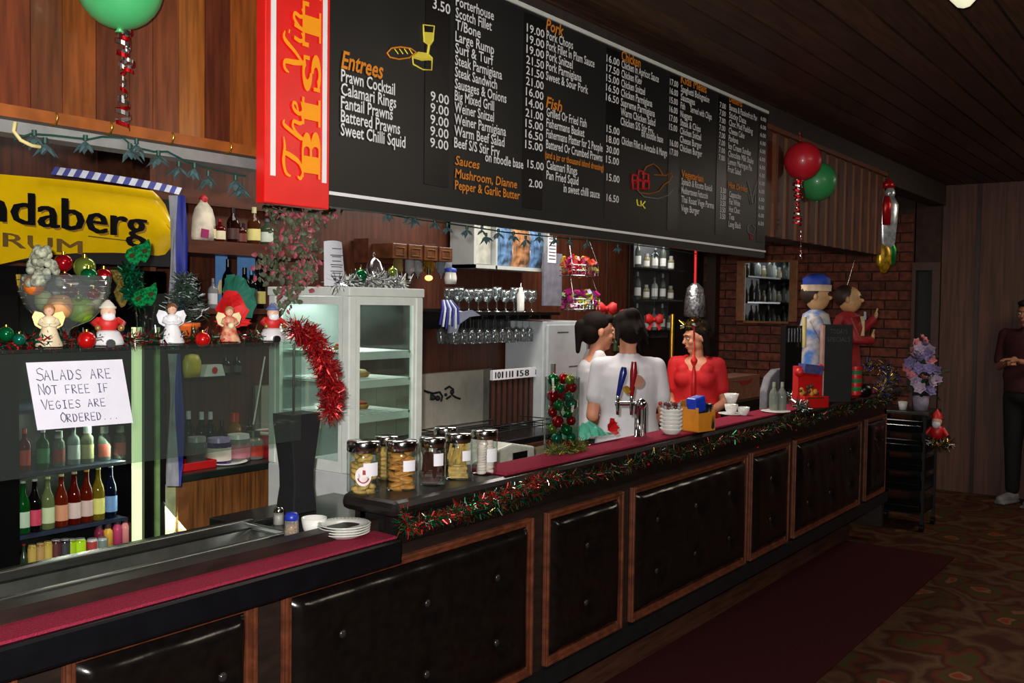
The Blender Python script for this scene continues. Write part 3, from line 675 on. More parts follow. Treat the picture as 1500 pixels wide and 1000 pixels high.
for nm, bx in (('door_glass', (CX0+pw, CX1-pw, CY0+.012, CY0+.016, 1.0, CZ-.05)), ('side_glass', (CX0+.012, CX0+.016, CY0+pw, CY1-pw, 1.02, CZ-.05)), ('side_glass', (CX1-.016, CX1-.012, CY0+pw, CY1-pw, 1.02, CZ-.05))):
    B().box(*bx).mk(nm, GL, cab, **k)
fr = B()
for (x0, x1, z0, z1) in ((CX0+pw, CX0+pw+.02, 1.001, CZ-.033), (CX1-pw-.012, CX1-pw, 1.001, CZ-.033), (CX0+pw+.02, CX1-pw-.012, CZ-.062, CZ-.033), (CX0+pw+.02, CX1-pw-.012, 1.001, 1.03)): fr.box(x0, x1, CY0+.004, CY0+.02, z0, z1)
fr.mk('door_frame', CF, cab, **k)
fr = B()
for (y0, y1, z0, z1) in ((CY0+pw, CY0+pw+.02, 1.001, CZ-.033), (CY1-pw-.02, CY1-pw, 1.001, CZ-.033), (CY0+pw+.02, CY1-pw-.02, CZ-.062, CZ-.033), (CY0+pw+.02, CY1-pw-.02, 1.001, 1.04)): fr.box(CX0+.004, CX0+.02, y0, y1, z0, z1)
fr.mk('side_frame', CF, cab, **k)
B().box(CX0+pw, CX1-pw, CY1-.03, CY1-.02, 1.0, CZ-.03).mk('back_panel', P('cabinet_back', (150, 160, 156), 0.3, 0.15, var=.12, scale=3), cab, **k)
shz = [at(520, y, CY0+.03).z for y in (518, 560, 611)]
for z in shz:
    sh = B().box(CX0+.03, CX1-.03, CY0+.03, CY0+.036, z-.024, z+.004).box(CX0+.03, CX0+.045, CY0+.03, CY1-.03, z-.006, z+.004).box(CX0+.03, CX1-.03, CY1-.045, CY1-.03, z-.006, z+.004).box(CX1-.045, CX1-.03, CY0+.03, CY1-.03, z-.006, z+.004)
    for q in range(9): sh.cyl((CX0+.06+q*.034, CY0+.03, z), (CX0+.06+q*.034, CY1-.03, z), .002, n=5)
    sh.mk('shelf', CF, cab, **k)
area('cabinet_light', ((CX0+CX1)/2, CY1-.16, CZ-.075), .25, 1.6, (.95, 1, .97), ((CX0+CX1)/2, CY1-.05, 1.2), .03)
B().cyl((CX0+.06, CY1-.1, CZ-.05), (CX1-.06, CY1-.1, CZ-.05), .011, n=10).mk('light_tube', P('tube_glow', (235, 242, 235), .4, emit=9), cab, **k)
for i, (x, y, z, c, lab) in enumerate(((2.55, 2.62, shz[0], (196, 60, 30), 'small red topped pastry on the upper cabinet shelf'), (2.62, 2.6, shz[1], (212, 190, 140), 'small cream cake on the middle cabinet shelf'), (2.66, 2.64, shz[2], (150, 60, 30), 'small brown tart on the lowest cabinet shelf'))):
    t = thing('pastry', lab, 'pastry', (x, y, z+.006)); B().lathe([(0, 0), (.03, 0), (.038, .016), (.0, .018)], n=14).mk('crust', colm((176, 128, 70), .7), t)
    B().lathe([(0, .03), (.02, .027), (.03, .017), (0, .016)][::-1], n=12).mk('topping', colm(c, .5), t)
# on top of the cabinet: curled menu sheet, silver tinsel, foil bell, green bauble
mp_ = at(482, 411, 2.55); u = pxm(mp_)
ms = thing('menu_sheet', 'curved white printed menu sheet standing on the display cabinet', 'menu', (mp_.x, 2.55, CZ+.002), R_(-14))
vs = []; fs = []; hh = .152
for i in range(13):
    a_ = -.62+1.24*i/12; x = .085*math.sin(a_)/.58*.52*.95; y = -.05*math.cos(a_)
    for j in range(5): vs.append((x*(1-.04*j), y+.004*j, hh*j/4+(.006*math.cos(a_*2) if j == 4 else 0)))
for i in range(12):
    for j in range(4): a_ = i*5+j; fs.append((a_, a_+5, a_+6, a_+1))
B().add(vs, fs, 0, True).mk('sheet', PAPER, ms)
pb_ = B()
for r, wd in ((.128, .3), (.105, .42), (.1, .3), (.085, .28), (.072, .4), (.065, .34), (.05, .4), (.043, .3), (.032, .36), (.02, .22)):
    pb_.box(-.06*wd, .06*wd, -.0525, -.0515, r, r+.0028)
pb_.mk('printed_lines', P('print_ink', (70, 70, 84), .7), ms)
tt = tinsel('silver_tinsel', [(CX0-.02, CY0+.05, CZ+.012), (CX0+.12, CY0+.05, CZ+.02), (CX0+.22, CY0+.06, CZ+.03), (CX0+.34, CY0+.05, CZ+.012)], .03, 900, [SILV, P('silver_grey', (120, 122, 124), .3, .9), WH], 5, .03, .002)
tag(tt, 'silver tinsel garland lying on top of the display cabinet', 'tinsel')
p = at(548, 405, 2.56)
bl = thing('foil_bell', 'silver foil bell with pink tint on the cabinet top', 'decoration', (p.x, p.y, CZ+.012))
B().lathe([(.0, 0), (.05, 0), (.052, .012), (.036, .05), (.024, .085), (.008, .1), (0, .104)], n=18).mk('bell', P('pinkish_foil', (206, 190, 190), .2, 1, var=.15), bl)
B().tube([(0, 0, .1), (.006, 0, .112), (0, 0, .12), (-.006, 0, .112), (0, 0, .1)], .0018).mk('loop', SILV, bl)
def bauble(px, py, rpx, Y, mat_, label, group=None, name='bauble', p=None):
    p = p or at(px, py, Y); r = rpx*pxm(p)
    t = thing(name, label, 'bauble', tuple(Vector(p)-Vector((0, 0, r))), 0, group)
    B().ball((0, 0, r), r, 16, 10).mk('ball', mat_, t); B().cyl((0, 0, 2*r-.001), (0, 0, 2*r+r*.22), r*.2, n=8).mk('cap', GOLD, t); return t
bauble(528, 404, 10, 2.5, GBALL, 'shiny green bauble lying in silver tinsel on the display cabinet')
bauble(575, 398, 7, 2.52, LBALL, 'small lime bauble in silver tinsel on the display cabinet')

# ---- glass guard over the salad well
GY = 2.2
gd = thing('glass_guard', 'clear glass guard with top shelf over the salad well on a waisted black pedestal', 'glass screen', (1.97, GY, .96))
GG = glass('guard_glass', (222, 232, 226), 0.03, 0.96, 1.0, 0.02)
B().box(.2, 1.975, GY, GY+.006, 1.19, 1.473).mk('front_pane', GG, gd, **k)
B().box(.2, 1.975, GY-.004, GY+.24, 1.474, 1.482).mk('top_pane', GG, gd, **k)
pd = B(); cx, cy = 2.02, 2.27; rs_ = []
for z, wv, dv in ((.9635, .072, .04), (1.0, .066, .038), (1.04, .058, .035), (1.09, .06, .035), (1.14, .07, .037), (1.2, .082, .04), (1.235, .088, .042), (1.262, .09, .042)):
    wv *= .66; rs_.append([(cx-wv, cy-dv, z), (cx+wv, cy-dv, z), (cx+wv, cy+dv, z), (cx-wv, cy+dv, z)])
pd.rings(rs_, 0, True, False); pd.mk('pedestal', P('pedestal_black', (16, 16, 19), .85, var=.1), gd, bevel=.004, **k)
B().cyl((cx-.03, cy-.02, 1.26), (cx-.03, cy-.02, 1.474), .004, n=8).mk('support_rod', CHR, gd, **k)
# handwritten note on the front pane
nq = [at(x, y, GY-.004) for x, y in ((55, 630), (195, 619), (179, 526), (38, 531))]
nt_ = thing('paper_note', 'handwritten white paper note about salads taped to the glass guard', 'note', tuple(nq[0]))
nb = B().add([tuple(q) for q in nq]+[tuple(q+Vector((0, .001, 0))) for q in nq], [(0, 1, 2, 3), (4, 7, 6, 5), (0, 4, 5, 1), (1, 5, 6, 2), (2, 6, 7, 3), (3, 7, 4, 0)]); nb.mk('paper', P('note_paper', (226, 224, 238), .8, var=.02), nt_, **k)
ub = (nq[1]-nq[0]); vb = (nq[3]-nq[0])
INK = P('blue_black_ink', (40, 42, 84), .7)
FONT = {  # simple one-line capitals on a 1 x 1 grid
 'S': [[(1, .85), (.6, 1), (.2, .85), (.25, .6), (.8, .45), (.9, .15), (.5, 0), (0, .12)]], 'A': [[(0, 0), (.45, 1), (.9, 0)], [(.2, .4), (.75, .4)]], 'L': [[(.1, 1), (.1, 0), (.85, 0)]],
 'D': [[(.1, 0), (.1, 1), (.6, .9), (.9, .5), (.6, .08), (.1, 0)]], 'R': [[(.1, 0), (.1, 1), (.7, .95), (.8, .7), (.15, .5), (.9, 0)]], 'E': [[(.9, 1), (.1, 1), (.1, 0), (.9, 0)], [(.1, .5), (.75, .5)]],
 'N': [[(.1, 0), (.1, 1), (.85, 0), (.85, 1)]], 'O': [[(.5, 1), (.1, .7), (.1, .3), (.5, 0), (.9, .3), (.9, .7), (.5, 1)]], 'T': [[(0, 1), (1, 1)], [(.5, 1), (.5, 0)]], 'F': [[(.9, 1), (.1, 1), (.1, 0)], [(.1, .5), (.75, .5)]],
 'I': [[(.5, 1), (.5, 0)], [(.2, 1), (.8, 1)], [(.2, 0), (.8, 0)]], 'V': [[(0, 1), (.45, 0), (.9, 1)]], 'G': [[(.9, .85), (.5, 1), (.1, .6), (.2, .1), (.6, 0), (.9, .2), (.9, .45), (.55, .45)]], '.': [[(.4, 0), (.5, .06)]],
 '0': [], ' ': []}
ink = B()
for s_, u0, v0, cw, chh in (('SALADS ARE', .07, .73, .078, .15), ('NOT FREE IF', .07, .52, .066, .13), ('VEGIES ARE', .08, .30, .066, .12), ('ORDERED...', .24, .09, .062, .12)):
    for i, c in enumerate(s_):
        big = 1.25 if i == 0 else 1.0
        for st in FONT.get(c, []):
            pts = [nq[0]+ub*(u0+(i+.8*x*big)*cw)+vb*(v0+y*chh*big)+Vector((0, -.001, 0)) for x, y in st]; ink.tube(pts, .0011, 4)
ink.mk('handwriting', INK, nt_, **k)
# long red tinsel hanging over the guard's end
tg = tinsel('red_tinsel', [at(432, 482, 2.17), at(455, 492, 2.16), at(470, 520, 2.15), at(482, 550, 2.15), at(487, 580, 2.15), at(484, 606, 2.15)], lambda t: .046, 5200, [P('tinsel_red', (176, 14, 22), .3, .6), P('tinsel_dark_red', (96, 6, 12), .35, .6), P('tinsel_bright', (226, 60, 60), .2, .7)], 9, .018, .0013)
tag(tg, 'thick red tinsel draped over the right end of the glass guard', 'tinsel')
TG3 = [P('tinsel_dark_green', (14, 56, 34), .35, .6), P('tinsel_green', (16, 96, 60), .25, .7), P('tinsel_red', ()), P('tinsel_dark_red', ()), SILV]
zsh = 1.484
tg = tinsel('shelf_tinsel', [(.85, 2.26, zsh+.012), (1.2, 2.27, zsh+.014), (1.5, 2.27, zsh+.012), (1.8, 2.28, zsh+.01), (1.93, 2.28, zsh+.008)], .026, 1700, TG3, 11, .018, .002)
tag(tg, 'green and red tinsel garland lying along the glass shelf between the figurines', 'tinsel')
def on_shelf(px, Y=2.27): p = at(px, 508, Y); return Vector((p.x, Y, zsh))
# figurines
CREAM = P('cream_ceramic', (222, 206, 172), .35, var=.08); CRW = P('white_ceramic', (226, 226, 230), .3, var=.04)
GLD2 = P('dull_gold', (168, 128, 70), .4, .5)
def angel(px, h, label, body, wing, hair, Y=2.27, held=None):
    t = thing('angel_figurine', label, 'figurine', tuple(on_shelf(px, Y)), -.45)
    B().lathe([(0, 0), (.30*h, 0), (.31*h, .03*h), (.24*h, .2*h), (.17*h, .42*h), (.15*h, .6*h), (.17*h, .68*h), (.07*h, .74*h), (0, .75*h)], n=18, sy=.8).mk('robe', body, t)
    B().ball((0, 0, .86*h), (.115*h, .11*h, .13*h), 14, 10).ball((0, -.11*h, .85*h), (.02*h, .03*h, .025*h), 8, 6).mk('head', P('doll_skin', (226, 178, 150), .5), t)
    B().ball((0, .02*h, .9*h), (.13*h, .12*h, .115*h), 12, 8).mk('hair', hair, t)
    for s_ in (-1, 1):
        w_ = B(); w_.prism([(0, .62*h), (s_*.14*h, .8*h), (s_*.3*h, .84*h), (s_*.36*h, .7*h), (s_*.3*h, .5*h), (s_*.18*h, .42*h), (0, .45*h)], .10*h, .13*h); w_.mk('wing', wing, t)
        B().tube([(s_*.15*h, 0, .64*h), (s_*.2*h, -.06*h, .54*h), (s_*.1*h, -.17*h, .5*h), (0, -.19*h, .52*h)], [.06*h, .055*h, .045*h, .04*h], 8).mk('arm', body, t)
    if held: B().ball((0, -.2*h, .46*h), .09*h, 10, 8).mk('held_ball', held, t)
    return t
angel(72, .1, 'cream angel figurine with gold wings in front of the fruit bowl', CREAM, GLD2, P('fair_hair', (170, 120, 70), .6))
angel(252, .105, 'white angel figurine beside the orange flower pot', CRW, P('white_wing', (220, 220, 226), .3), P('auburn_hair', (120, 70, 40), .6))
angel(336, .098, 'angel figurine in red dress holding flowers, before the red tissue bouquet', P('red_cream_dress', (190, 40, 40), .5, var=.1, scale=60, c2=(220, 180, 140)), P('cream_wing', (226, 210, 160), .4), P('fair_hair', ()), held=P('cream_flowers', (228, 220, 180), .6))
def santa_orn(px, h, label, Y=2.27, hat=(190, 28, 30)):
    t = thing('santa_figurine', label, 'figurine', tuple(on_shelf(px, Y)), -.4)
    B().lathe([(0, 0), (.34*h, 0), (.36*h, .05*h), (.33*h, .16*h), (.26*h, .3*h), (.2*h, .34*h), (0, .35*h)], n=18).mk('snow_base', CRW, t)
    B().lathe([(.1*h, .0), (.1*h, .12*h)], (0, -.33*h, .05*h), 10, rot=Euler((PI/2, 0, 0)).to_matrix()).mk('window_hole', BLK, t)
    B().ball((0, 0, .5*h), (.24*h, .2*h, .22*h), 14, 10).mk('coat', colm((196, 36, 34), .5), t)
    B().ball((0, -.04*h, .76*h), (.17*h, .15*h, .16*h), 14, 10).ball((0, -.2*h, .76*h), .03*h, 8, 6).mk('head', P('doll_skin', ()), t)
    B().ball((0, -.12*h, .66*h), (.15*h, .1*h, .12*h), 12, 8).mk('beard', CRW, t)
    B().lathe([(0, 0), (.19*h, 0), (.19*h, .05*h)], (0, 0, .84*h), 14).lathe([(.17*h, .04*h), (.12*h, .12*h), (.04*h, .2*h), (0, .21*h)], (0, 0, .84*h), 12).mk('hat', colm(hat, .5), t)
    for s_ in (-1, 1): B().tube([(s_*.2*h, 0, .58*h), (s_*.32*h, -.1*h, .5*h), (s_*.25*h, -.24*h, .42*h)], [.08*h, .07*h, .055*h], 8).mk('arm', colm((196, 36, 34), .5), t)
    B().ball((.25*h, -.25*h, .4*h), .08*h, 8, 6).ball((-.25*h, -.25*h, .4*h), .07*h, 8, 6).mk('gift', GLD2, t)
    return t
santa_orn(158, .108, 'santa figurine on a round snowy base between red bauble and glass vase', hat=(224, 216, 200))
santa_orn(399, .105, 'santa figurine with blue and red hat at the right end of the glass shelf', hat=(90, 110, 160))
bauble(127, 498, 13, 2.22, P('bright_red_ball', (200, 20, 20), .2, .3), 'bright red bauble on the glass shelf between angel and santa figurines')
bauble(297, 497, 11, 2.22, P('bright_red_ball', ()), 'red bauble on the glass shelf beside the orange flower pot')
bauble(28, 497, 9, 2.24, P('teal_ball', (20, 120, 96), .15, .6), 'teal bauble left of the cream angel on the glass shelf')
bauble(9, 489, 11, 2.26, GBALL, 'green bauble at the left end of the glass shelf')
# fruit bowl
p = at(95, 500, 2.36); q = pxm(p); BX, BY = p.x, 2.36
bw_ = thing('glass_bowl', 'clear ribbed glass bowl on a foot, heaped with fruit and baubles', 'bowl', (BX, BY, zsh))
R0 = 64*q
prof = [(.04, 0), (.045, .004), (.012, .02), (.012, .035), (.02, .042), (R0*.55, .06), (R0*.82, .09), (R0*.96, .13), (R0, .172), (R0*.985, .172), (R0*.94, .13), (R0*.8, .094), (R0*.5, .066)]
B().lathe(prof, n=36, caps=False).mk('bowl', glass('bowl_glass', (235, 240, 240), .06, .98, 2.6, .05), bw_)
rb = B()
for z in (.1, .115, .13, .145, .16):
    rr = R0*(.82+.14*(z-.09)/.04) if z < .13 else R0*(.96+.04*(z-.13)/.042)
    rb.tube([((rr+.001)*math.cos(a_*PI/12), (rr+.001)*math.sin(a_*PI/12), z) for a_ in range(24)], .0012, 4, 0, True)
rb.mk('rib', glass('bowl_glass', ()), bw_)
def inbowl(px, py, r, m, name, label, cat, sq=1.0, Y=2.34):
    p = at(px, py, Y); r = r*pxm(p); t = thing(name, label, cat, tuple(p-Vector((0, 0, r*sq))))
    b_ = B().lathe([(r*math.sin(PI*j/10)*(1+.02*math.sin(j)), r*sq*(1-math.cos(PI*j/10))-(.08*r*math.exp(-((j-10)/1.2)**2))) for j in range(11)], n=16); b_.mk('flesh' if cat == 'fruit' else 'ball', m, t)
    if cat == 'fruit': B().cyl((0, 0, r*sq*1.82), (.002, 0, r*sq*2.05), .0018, n=6).mk('stem', colm((70, 56, 30), .8), t)
    else: B().cyl((0, 0, r*2*sq-.002), (0, 0, r*2*sq+.006), r*.2, n=8).mk('cap', GOLD, t)
OR_ = P('orange_fruit', (226, 112, 28), .5, var=.1, scale=60, bump=.1); PE = P('peach_fruit', (222, 160, 100), .6, var=.15, scale=8); LI = P('lime_fruit', (140, 176, 40), .45, var=.12, scale=9)
inbowl(50, 418, 15, OR_, 'orange', 'orange at the left rim of the glass bowl', 'fruit'); inbowl(88, 449, 19, PE, 'peach', 'peach in the middle of the glass bowl', 'fruit', Y=2.31); inbowl(64, 440, 13, P('pear_skin', (176, 178, 116), .5), 'pear', 'pale green pear low at the left in the glass bowl', 'fruit', 1.2)
inbowl(118, 453, 20, LI, 'green_apple', 'lime green apple low at the right in the glass bowl', 'fruit', Y=2.32); inbowl(140, 440, 14, P('pear_skin', ()), 'pear', 'pale pear at the right wall of the glass bowl', 'fruit', 1.2, 2.37)
inbowl(93, 385, 13, RBALL, 'bauble', 'red bauble on top of the heaped glass bowl', 'bauble'); inbowl(124, 392, 16, LBALL, 'bauble', 'large lime bauble on top of the heaped glass bowl', 'bauble', Y=2.4); inbowl(130, 405, 13, GBALL, 'bauble', 'shiny green bauble at the rim of the glass bowl', 'bauble', Y=2.33)
inbowl(152, 405, 12, RBALL, 'bauble', 'dark red bauble at the right rim of the glass bowl', 'bauble', Y=2.38); inbowl(137, 431, 9, RBALL, 'bauble', 'small red bauble inside the right of the glass bowl', 'bauble', Y=2.31); inbowl(95, 412, 13, P('purple_ball', (90, 24, 50), .2, .5), 'bauble', 'purple bauble in the centre of the glass bowl', 'bauble', Y=2.36)
inbowl(104, 428, 9, P('purple_ball', ()), 'bauble', 'small purple bauble above the apple in the glass bowl', 'bauble', Y=2.34); inbowl(115, 436, 6, LBALL, 'bauble', 'tiny gold green bauble in the glass bowl', 'bauble', Y=2.29)
p = at(62, 410, 2.34); cl = B(); rn = random.Random(3)
for i in range(60):
    a_ = rn.random()*2*PI; hgt = rn.random(); r = .042*(1-hgt*.75)
    cl.ball((r*math.cos(a_), r*math.sin(a_), -.01+hgt*.085), .011, 7, 5, 0)
o = cl.mk('sugared_pine_cone', P('frosted_cone', (168, 172, 150), .6, var=.3, scale=70)); o.location = p; tag(o, 'frosted grey green pine cone standing up in the glass bowl', 'pine cone')
# gold leaf, green glitter masks on a stem, vase
p = at(181, 425, 2.42); lf = B(); pl_ = []
for px_, py_ in ((162, 395), (176, 396), (184, 404), (180, 412), (186, 420), (182, 430), (187, 438), (183, 448), (178, 450), (172, 440), (168, 428), (173, 418), (168, 410)): pp_ = at(px_, py_, 2.42); pl_.append((pp_.x, pp_.z))
tag(lf.prism(pl_, 2.42, 2.425).mk('gold_leaf', P('gold_glitter', (150, 128, 62), .4, .5, var=.3, scale=120)), 'flat dull gold glitter leaf beside the glass bowl', 'decoration')
def mask(px_, py_, ang, label):
    p = at(px_, py_, 2.36); t = thing('glitter_mask', label, 'mask', tuple(p)); ca, sa = math.cos(ang), math.sin(ang)
    out = [(.85*u_, .85*v_) for u_, v_ in [(-.046, .012), (-.03, .03), (0, .034), (.03, .032), (.052, .04), (.05, .014), (.034, -.012), (.014, -.026), (0, -.012), (-.016, -.024), (-.036, -.014)]]
    b_ = B(); 
    def ringface(cx_, s_):
        return [(cx_+.009*math.cos(k_*PI/4), .008+.0065*math.sin(k_*PI/4)) for k_ in range(8)]
    # body as a triangulated outline with eye rings raised in dark
    rot_ = lambda q_: (q_[0]*ca-q_[1]*sa, q_[0]*sa+q_[1]*ca)
    b_.prism([rot_(q_) for q_ in out], -.003, .003); b_.mk('mask', P('green_mask_glitter', (0, 148, 78), .35, .5, var=.4, scale=150), t)
    e_b = B(); e_b.prism([rot_(q_) for q_ in ringface(-.02, 1)], -.0042, -.003); e_b.prism([rot_(q_) for q_ in ringface(.02, 1)], -.0042, -.003)
    for cx_ in (-.02, .02): B().prism([rot_(q_) for q_ in ringface(cx_, 1)], -.0045, -.003).mk('eye_hole', P('eye_gold', (70, 66, 30), .4, .5), t)
mask(203, 375, .35, 'green glitter mask on top of the tinsel stem'); mask(212, 438, .3, 'green glitter mask lower on the tinsel stem above the vase')
tg = tinsel('green_tinsel', [at(186, 395, 2.38), at(196, 410, 2.38), at(192, 425, 2.38), at(204, 445, 2.38)], .022, 500, [GRNG, P('tinsel_dark_green', ()), P('tinsel_teal', (10, 110, 90), .25, .7)], 21, .018, .003)
tag(tg, 'twist of green tinsel between the two glitter masks', 'tinsel')
p = on_shelf(212, 2.36); o = B().lathe([(.0, 0), (.024, 0), (.026, .003), (.021, .05), (.027, .098), (.0255, .098), (.0195, .05), (.023, .006), (0, .006)], n=20, caps=False).mk('glass_vase', GL); o.location = p; tag(o, 'slim clear glass vase holding the green masks', 'vase')
# small frosted tree in orange pot
p = on_shelf(272, 2.34); t = thing('potted_tree', 'small dark green frosted tree in an orange pot on the glass shelf', 'potted plant', tuple(p))
B().lathe([(0, 0), (.026, 0), (.036, .04), (.04, .042), (.04, .052), (.034, .052), (0, .048)], n=16).mk('pot', P('orange_pot', (212, 98, 36), .5), t)
rn = random.Random(4); fo = B()
for i in range(900):
    a_ = rn.random()*2*PI; hgt = rn.random()**.8; r = .068*(1-hgt*.72)*rn.random()**.5; c = Vector((r*math.cos(a_), r*math.sin(a_), .055+hgt*.13)); dd = Vector((rn.gauss(0, 1), rn.gauss(0, 1), rn.gauss(0, .8))).normalized(); q_ = dd.orthogonal().normalized()
    fo.add([c-q_*.002, c+q_*.002, c+dd*.02+q_*.001, c+dd*.02-q_*.001], [(0, 1, 2, 3)], 1 if rn.random() < .1 else 0)
fo.mk('foliage', [P('tree_green', (34, 56, 42), .5, var=.3), P('frost_white', (190, 200, 205), .3)], t)
# red tissue bouquet
p = on_shelf(338, 2.36); t = thing('tissue_bouquet', 'red tissue paper bouquet backed with green tissue on the glass shelf', 'bouquet', tuple(p))
def petal_fan(bb, m, cx_, cz_, R_o, n_, dep, seed, a0=0, a1=2*PI, sq=1.0):
    rn = random.Random(seed)
    for i in range(n_):
        a_ = a0+(a1-a0)*(i+.5)/n_; wv = (a1-a0)/n_*1.15; rr = R_o*(.85+.3*rn.random())
        pts = [(cx_, dep, cz_), (cx_+rr*.7*math.cos(a_-wv), dep-.02, cz_+sq*rr*.7*math.sin(a_-wv)), (cx_+rr*math.cos(a_-wv*.4), dep-.026, cz_+sq*rr*math.sin(a_-wv*.4)), (cx_+rr*1.05*math.cos(a_), dep-.014, cz_+sq*rr*1.05*math.sin(a_)), (cx_+rr*math.cos(a_+wv*.4), dep-.03, cz_+sq*rr*math.sin(a_+wv*.4)), (cx_+rr*.7*math.cos(a_+wv), dep-.012, cz_+sq*rr*.7*math.sin(a_+wv))]
        bb.add(pts, [(0, 1, 2), (0, 2, 3), (0, 3, 4), (0, 4, 5)], m, True)
b_ = B(); petal_fan(b_, 0, .018, .115, .062, 5, .02, 2, -.7, 2.3, 1.15); petal_fan(b_, 0, .012, .12, .052, 4, .01, 5, -.4, 2.6, 1.2); b_.mk('green_tissue', P('green_tissue', (24, 104, 84), .7, var=.1), t)
b_ = B(); petal_fan(b_, 0, -.012, .09, .054, 5, 0, 3); petal_fan(b_, 0, -.01, .092, .036, 4, -.014, 4); petal_fan(b_, 0, -.005, .055, .058, 7, 0, 6, PI-.25, 2*PI+.25, .35)
b_.lathe([(.03, 0), (.024, .02), (.02, .05), (.035, .08)], (-.008, 0, 0), 12); b_.mk('red_tissue', P('red_tissue', (208, 22, 26), .65, var=.06), t)
B().cyl((0, .01, 0), (0, .01, .02), .03, n=14).mk('pot', P('orange_pot', ()), t)

# ---- items on the lower counter
def shaker(px, pyb, hpx, rpx, z, label, capm, bodym, name='shaker'):
    p = atZ(px, pyb, z); q = pxm(p); t = thing(name, label, 'shaker', tuple(p)); h = hpx*q; r = rpx*q
    B().lathe([(0, 0), (r*.9, 0), (r, .05*h), (r*.9, .7*h), (r*.8, .72*h), (0, .72*h)], n=14).mk('glass_body', glass('shaker_glass', (225, 225, 220), .05, .9, 1.5, .15), t)
    B().lathe([(0, .03*h), (r*.8, .03*h), (r*.75, .55*h), (0, .55*h)], n=12).mk('contents', bodym, t)
    B().lathe([(r*.9, .7*h), (r*.95, .72*h), (r*.95, .85*h), (r*.7, .97*h), (0, h)], n=14).mk('cap', capm, t)
shaker(427, 789, 40, 11, .962, 'glass seasoning shaker with blue cap beside the white bowl', colm((30, 50, 160), .35), P('seasoning', (206, 160, 110), .8, var=.3, scale=150))
shaker(408, 768, 26, 8, .962, 'small chrome topped glass shaker left of the blue capped one', CHR, P('salt', (200, 200, 195), .9))
p = atZ(460, 786, .962); q = pxm(p); o = B().lathe([(0, .0), (.011, 0), (.013, .004), (.019, .016), (.0215, .033), (.02, .033), (.0175, .016), (0, .006)], n=20, caps=False); o.v = [tuple(c*q/.00115 for c in v) for v in o.v]
o = o.mk('bowl', WHG); o.location = p; tag(o, 'small white china bowl left of the plate stack', 'bowl')
pr = atZ(511, 786, .974); q = pxm(pr); rr = 39*q; pz = .973
for i in range(4):
    t = thing('plate', ['lowest white plate of the stack on the maroon runner', 'second white plate from the bottom of the counter stack', 'third white plate from the bottom of the counter stack', 'topmost white plate with patterned rim on the counter stack'][i], 'plate', (pr.x+.001*i, pr.y+.02, pz+i*.0068), 0, 'stack of plates on the lower counter')
    B().lathe([(0, 0), (rr*.6, 0), (rr*.68, .004), (rr*.98, .0135), (rr, .0145), (rr*.97, .0155), (rr*.68, .0075), (rr*.58, .004), (0, .004)], n=40).mk('dish', WHG, t)
    if i == 3:
        b_ = B()
        for k_ in range(40): a_ = k_*2*PI/40; b_.cyl((rr*.86*math.cos(a_), rr*.86*math.sin(a_), .0118), (rr*.96*math.cos(a_), rr*.96*math.sin(a_), .0150), .0012, n=4)
        b_.mk('rim_pattern', P('rim_grey', (120, 120, 116), .5), t)

# ---- bottle fridge under the yellow sign
FX0, FX1, FY0, FY1 = .95, 2.135, 3.1, 3.5
fg = thing('bottle_fridge', 'black drinks fridge with lit bottles and cans under the yellow sign', 'fridge', (FX0, FY0, 0))
FB = P('fridge_black', (10, 10, 11), .3, var=.1)
B().box(FX0, FX1, FY1-.02, FY1, 0, 1.7).box(FX0, FX1, FY0+.02, FY1, 1.66, 1.7).box(FX0, FX0+.03, FY0+.02, FY1, 0, 1.7).box(FX1-.03, FX1, FY0+.02, FY1, 0, 1.7).box(FX0, FX1, FY0+.02, FY1, 0, .3).mk('body', FB, fg, **k)
B().box(1.10, 1.602, FY0, FY0+.03, 0.3, 1.7).box(FX1-.085, FX1, FY0, FY0+.03, 0, 1.7).box(1.6, FX1, FY0, FY0+.03, 1.62, 1.7).box(1.6, FX1, FY0, FY0+.03, .3, .6).mk('door_frame', FB, fg, **k)
zt = [at(25, 602, 3.13).z, at(30, 696, 3.13).z, at(30, 786, 3.13).z, at(30, 850, 3.13).z]
SHM = P('shelf_blue_grey', (52, 62, 84), .35, .3)
for z in zt[:3]: B().box(1.58, 2.0, FY0+.035, FY1-.03, z-.012, z).mk('shelf', SHM, fg, **k)
B().box(1.58, 2.0, FY0+.035, FY1-.03, zt[3]-.012, zt[3]).mk('shelf', SHM, fg, **k)
B().box(at(195, 600, 3.12).x, at(219, 600, 3.12).x, 3.115, 3.13, .62, 1.5).mk('light_strip', P('strip_glow', (206, 224, 172), .4, var=.02, emit=1.1), fg, **k)
B().box(at(226, 600, 3.1).x, at(232, 600, 3.1).x, 3.09, 3.1, .62, 1.5).mk('chrome_trim', P('trim_glow', (150, 190, 120), .3, .3), fg, **k)
area('fridge_light', (1.99, 3.16, 1.05), .05, 3.2, (.9, 1.0, .8), (1.75, 3.22, .85), .8)
bg = 'bottles on the middle fridge shelf'
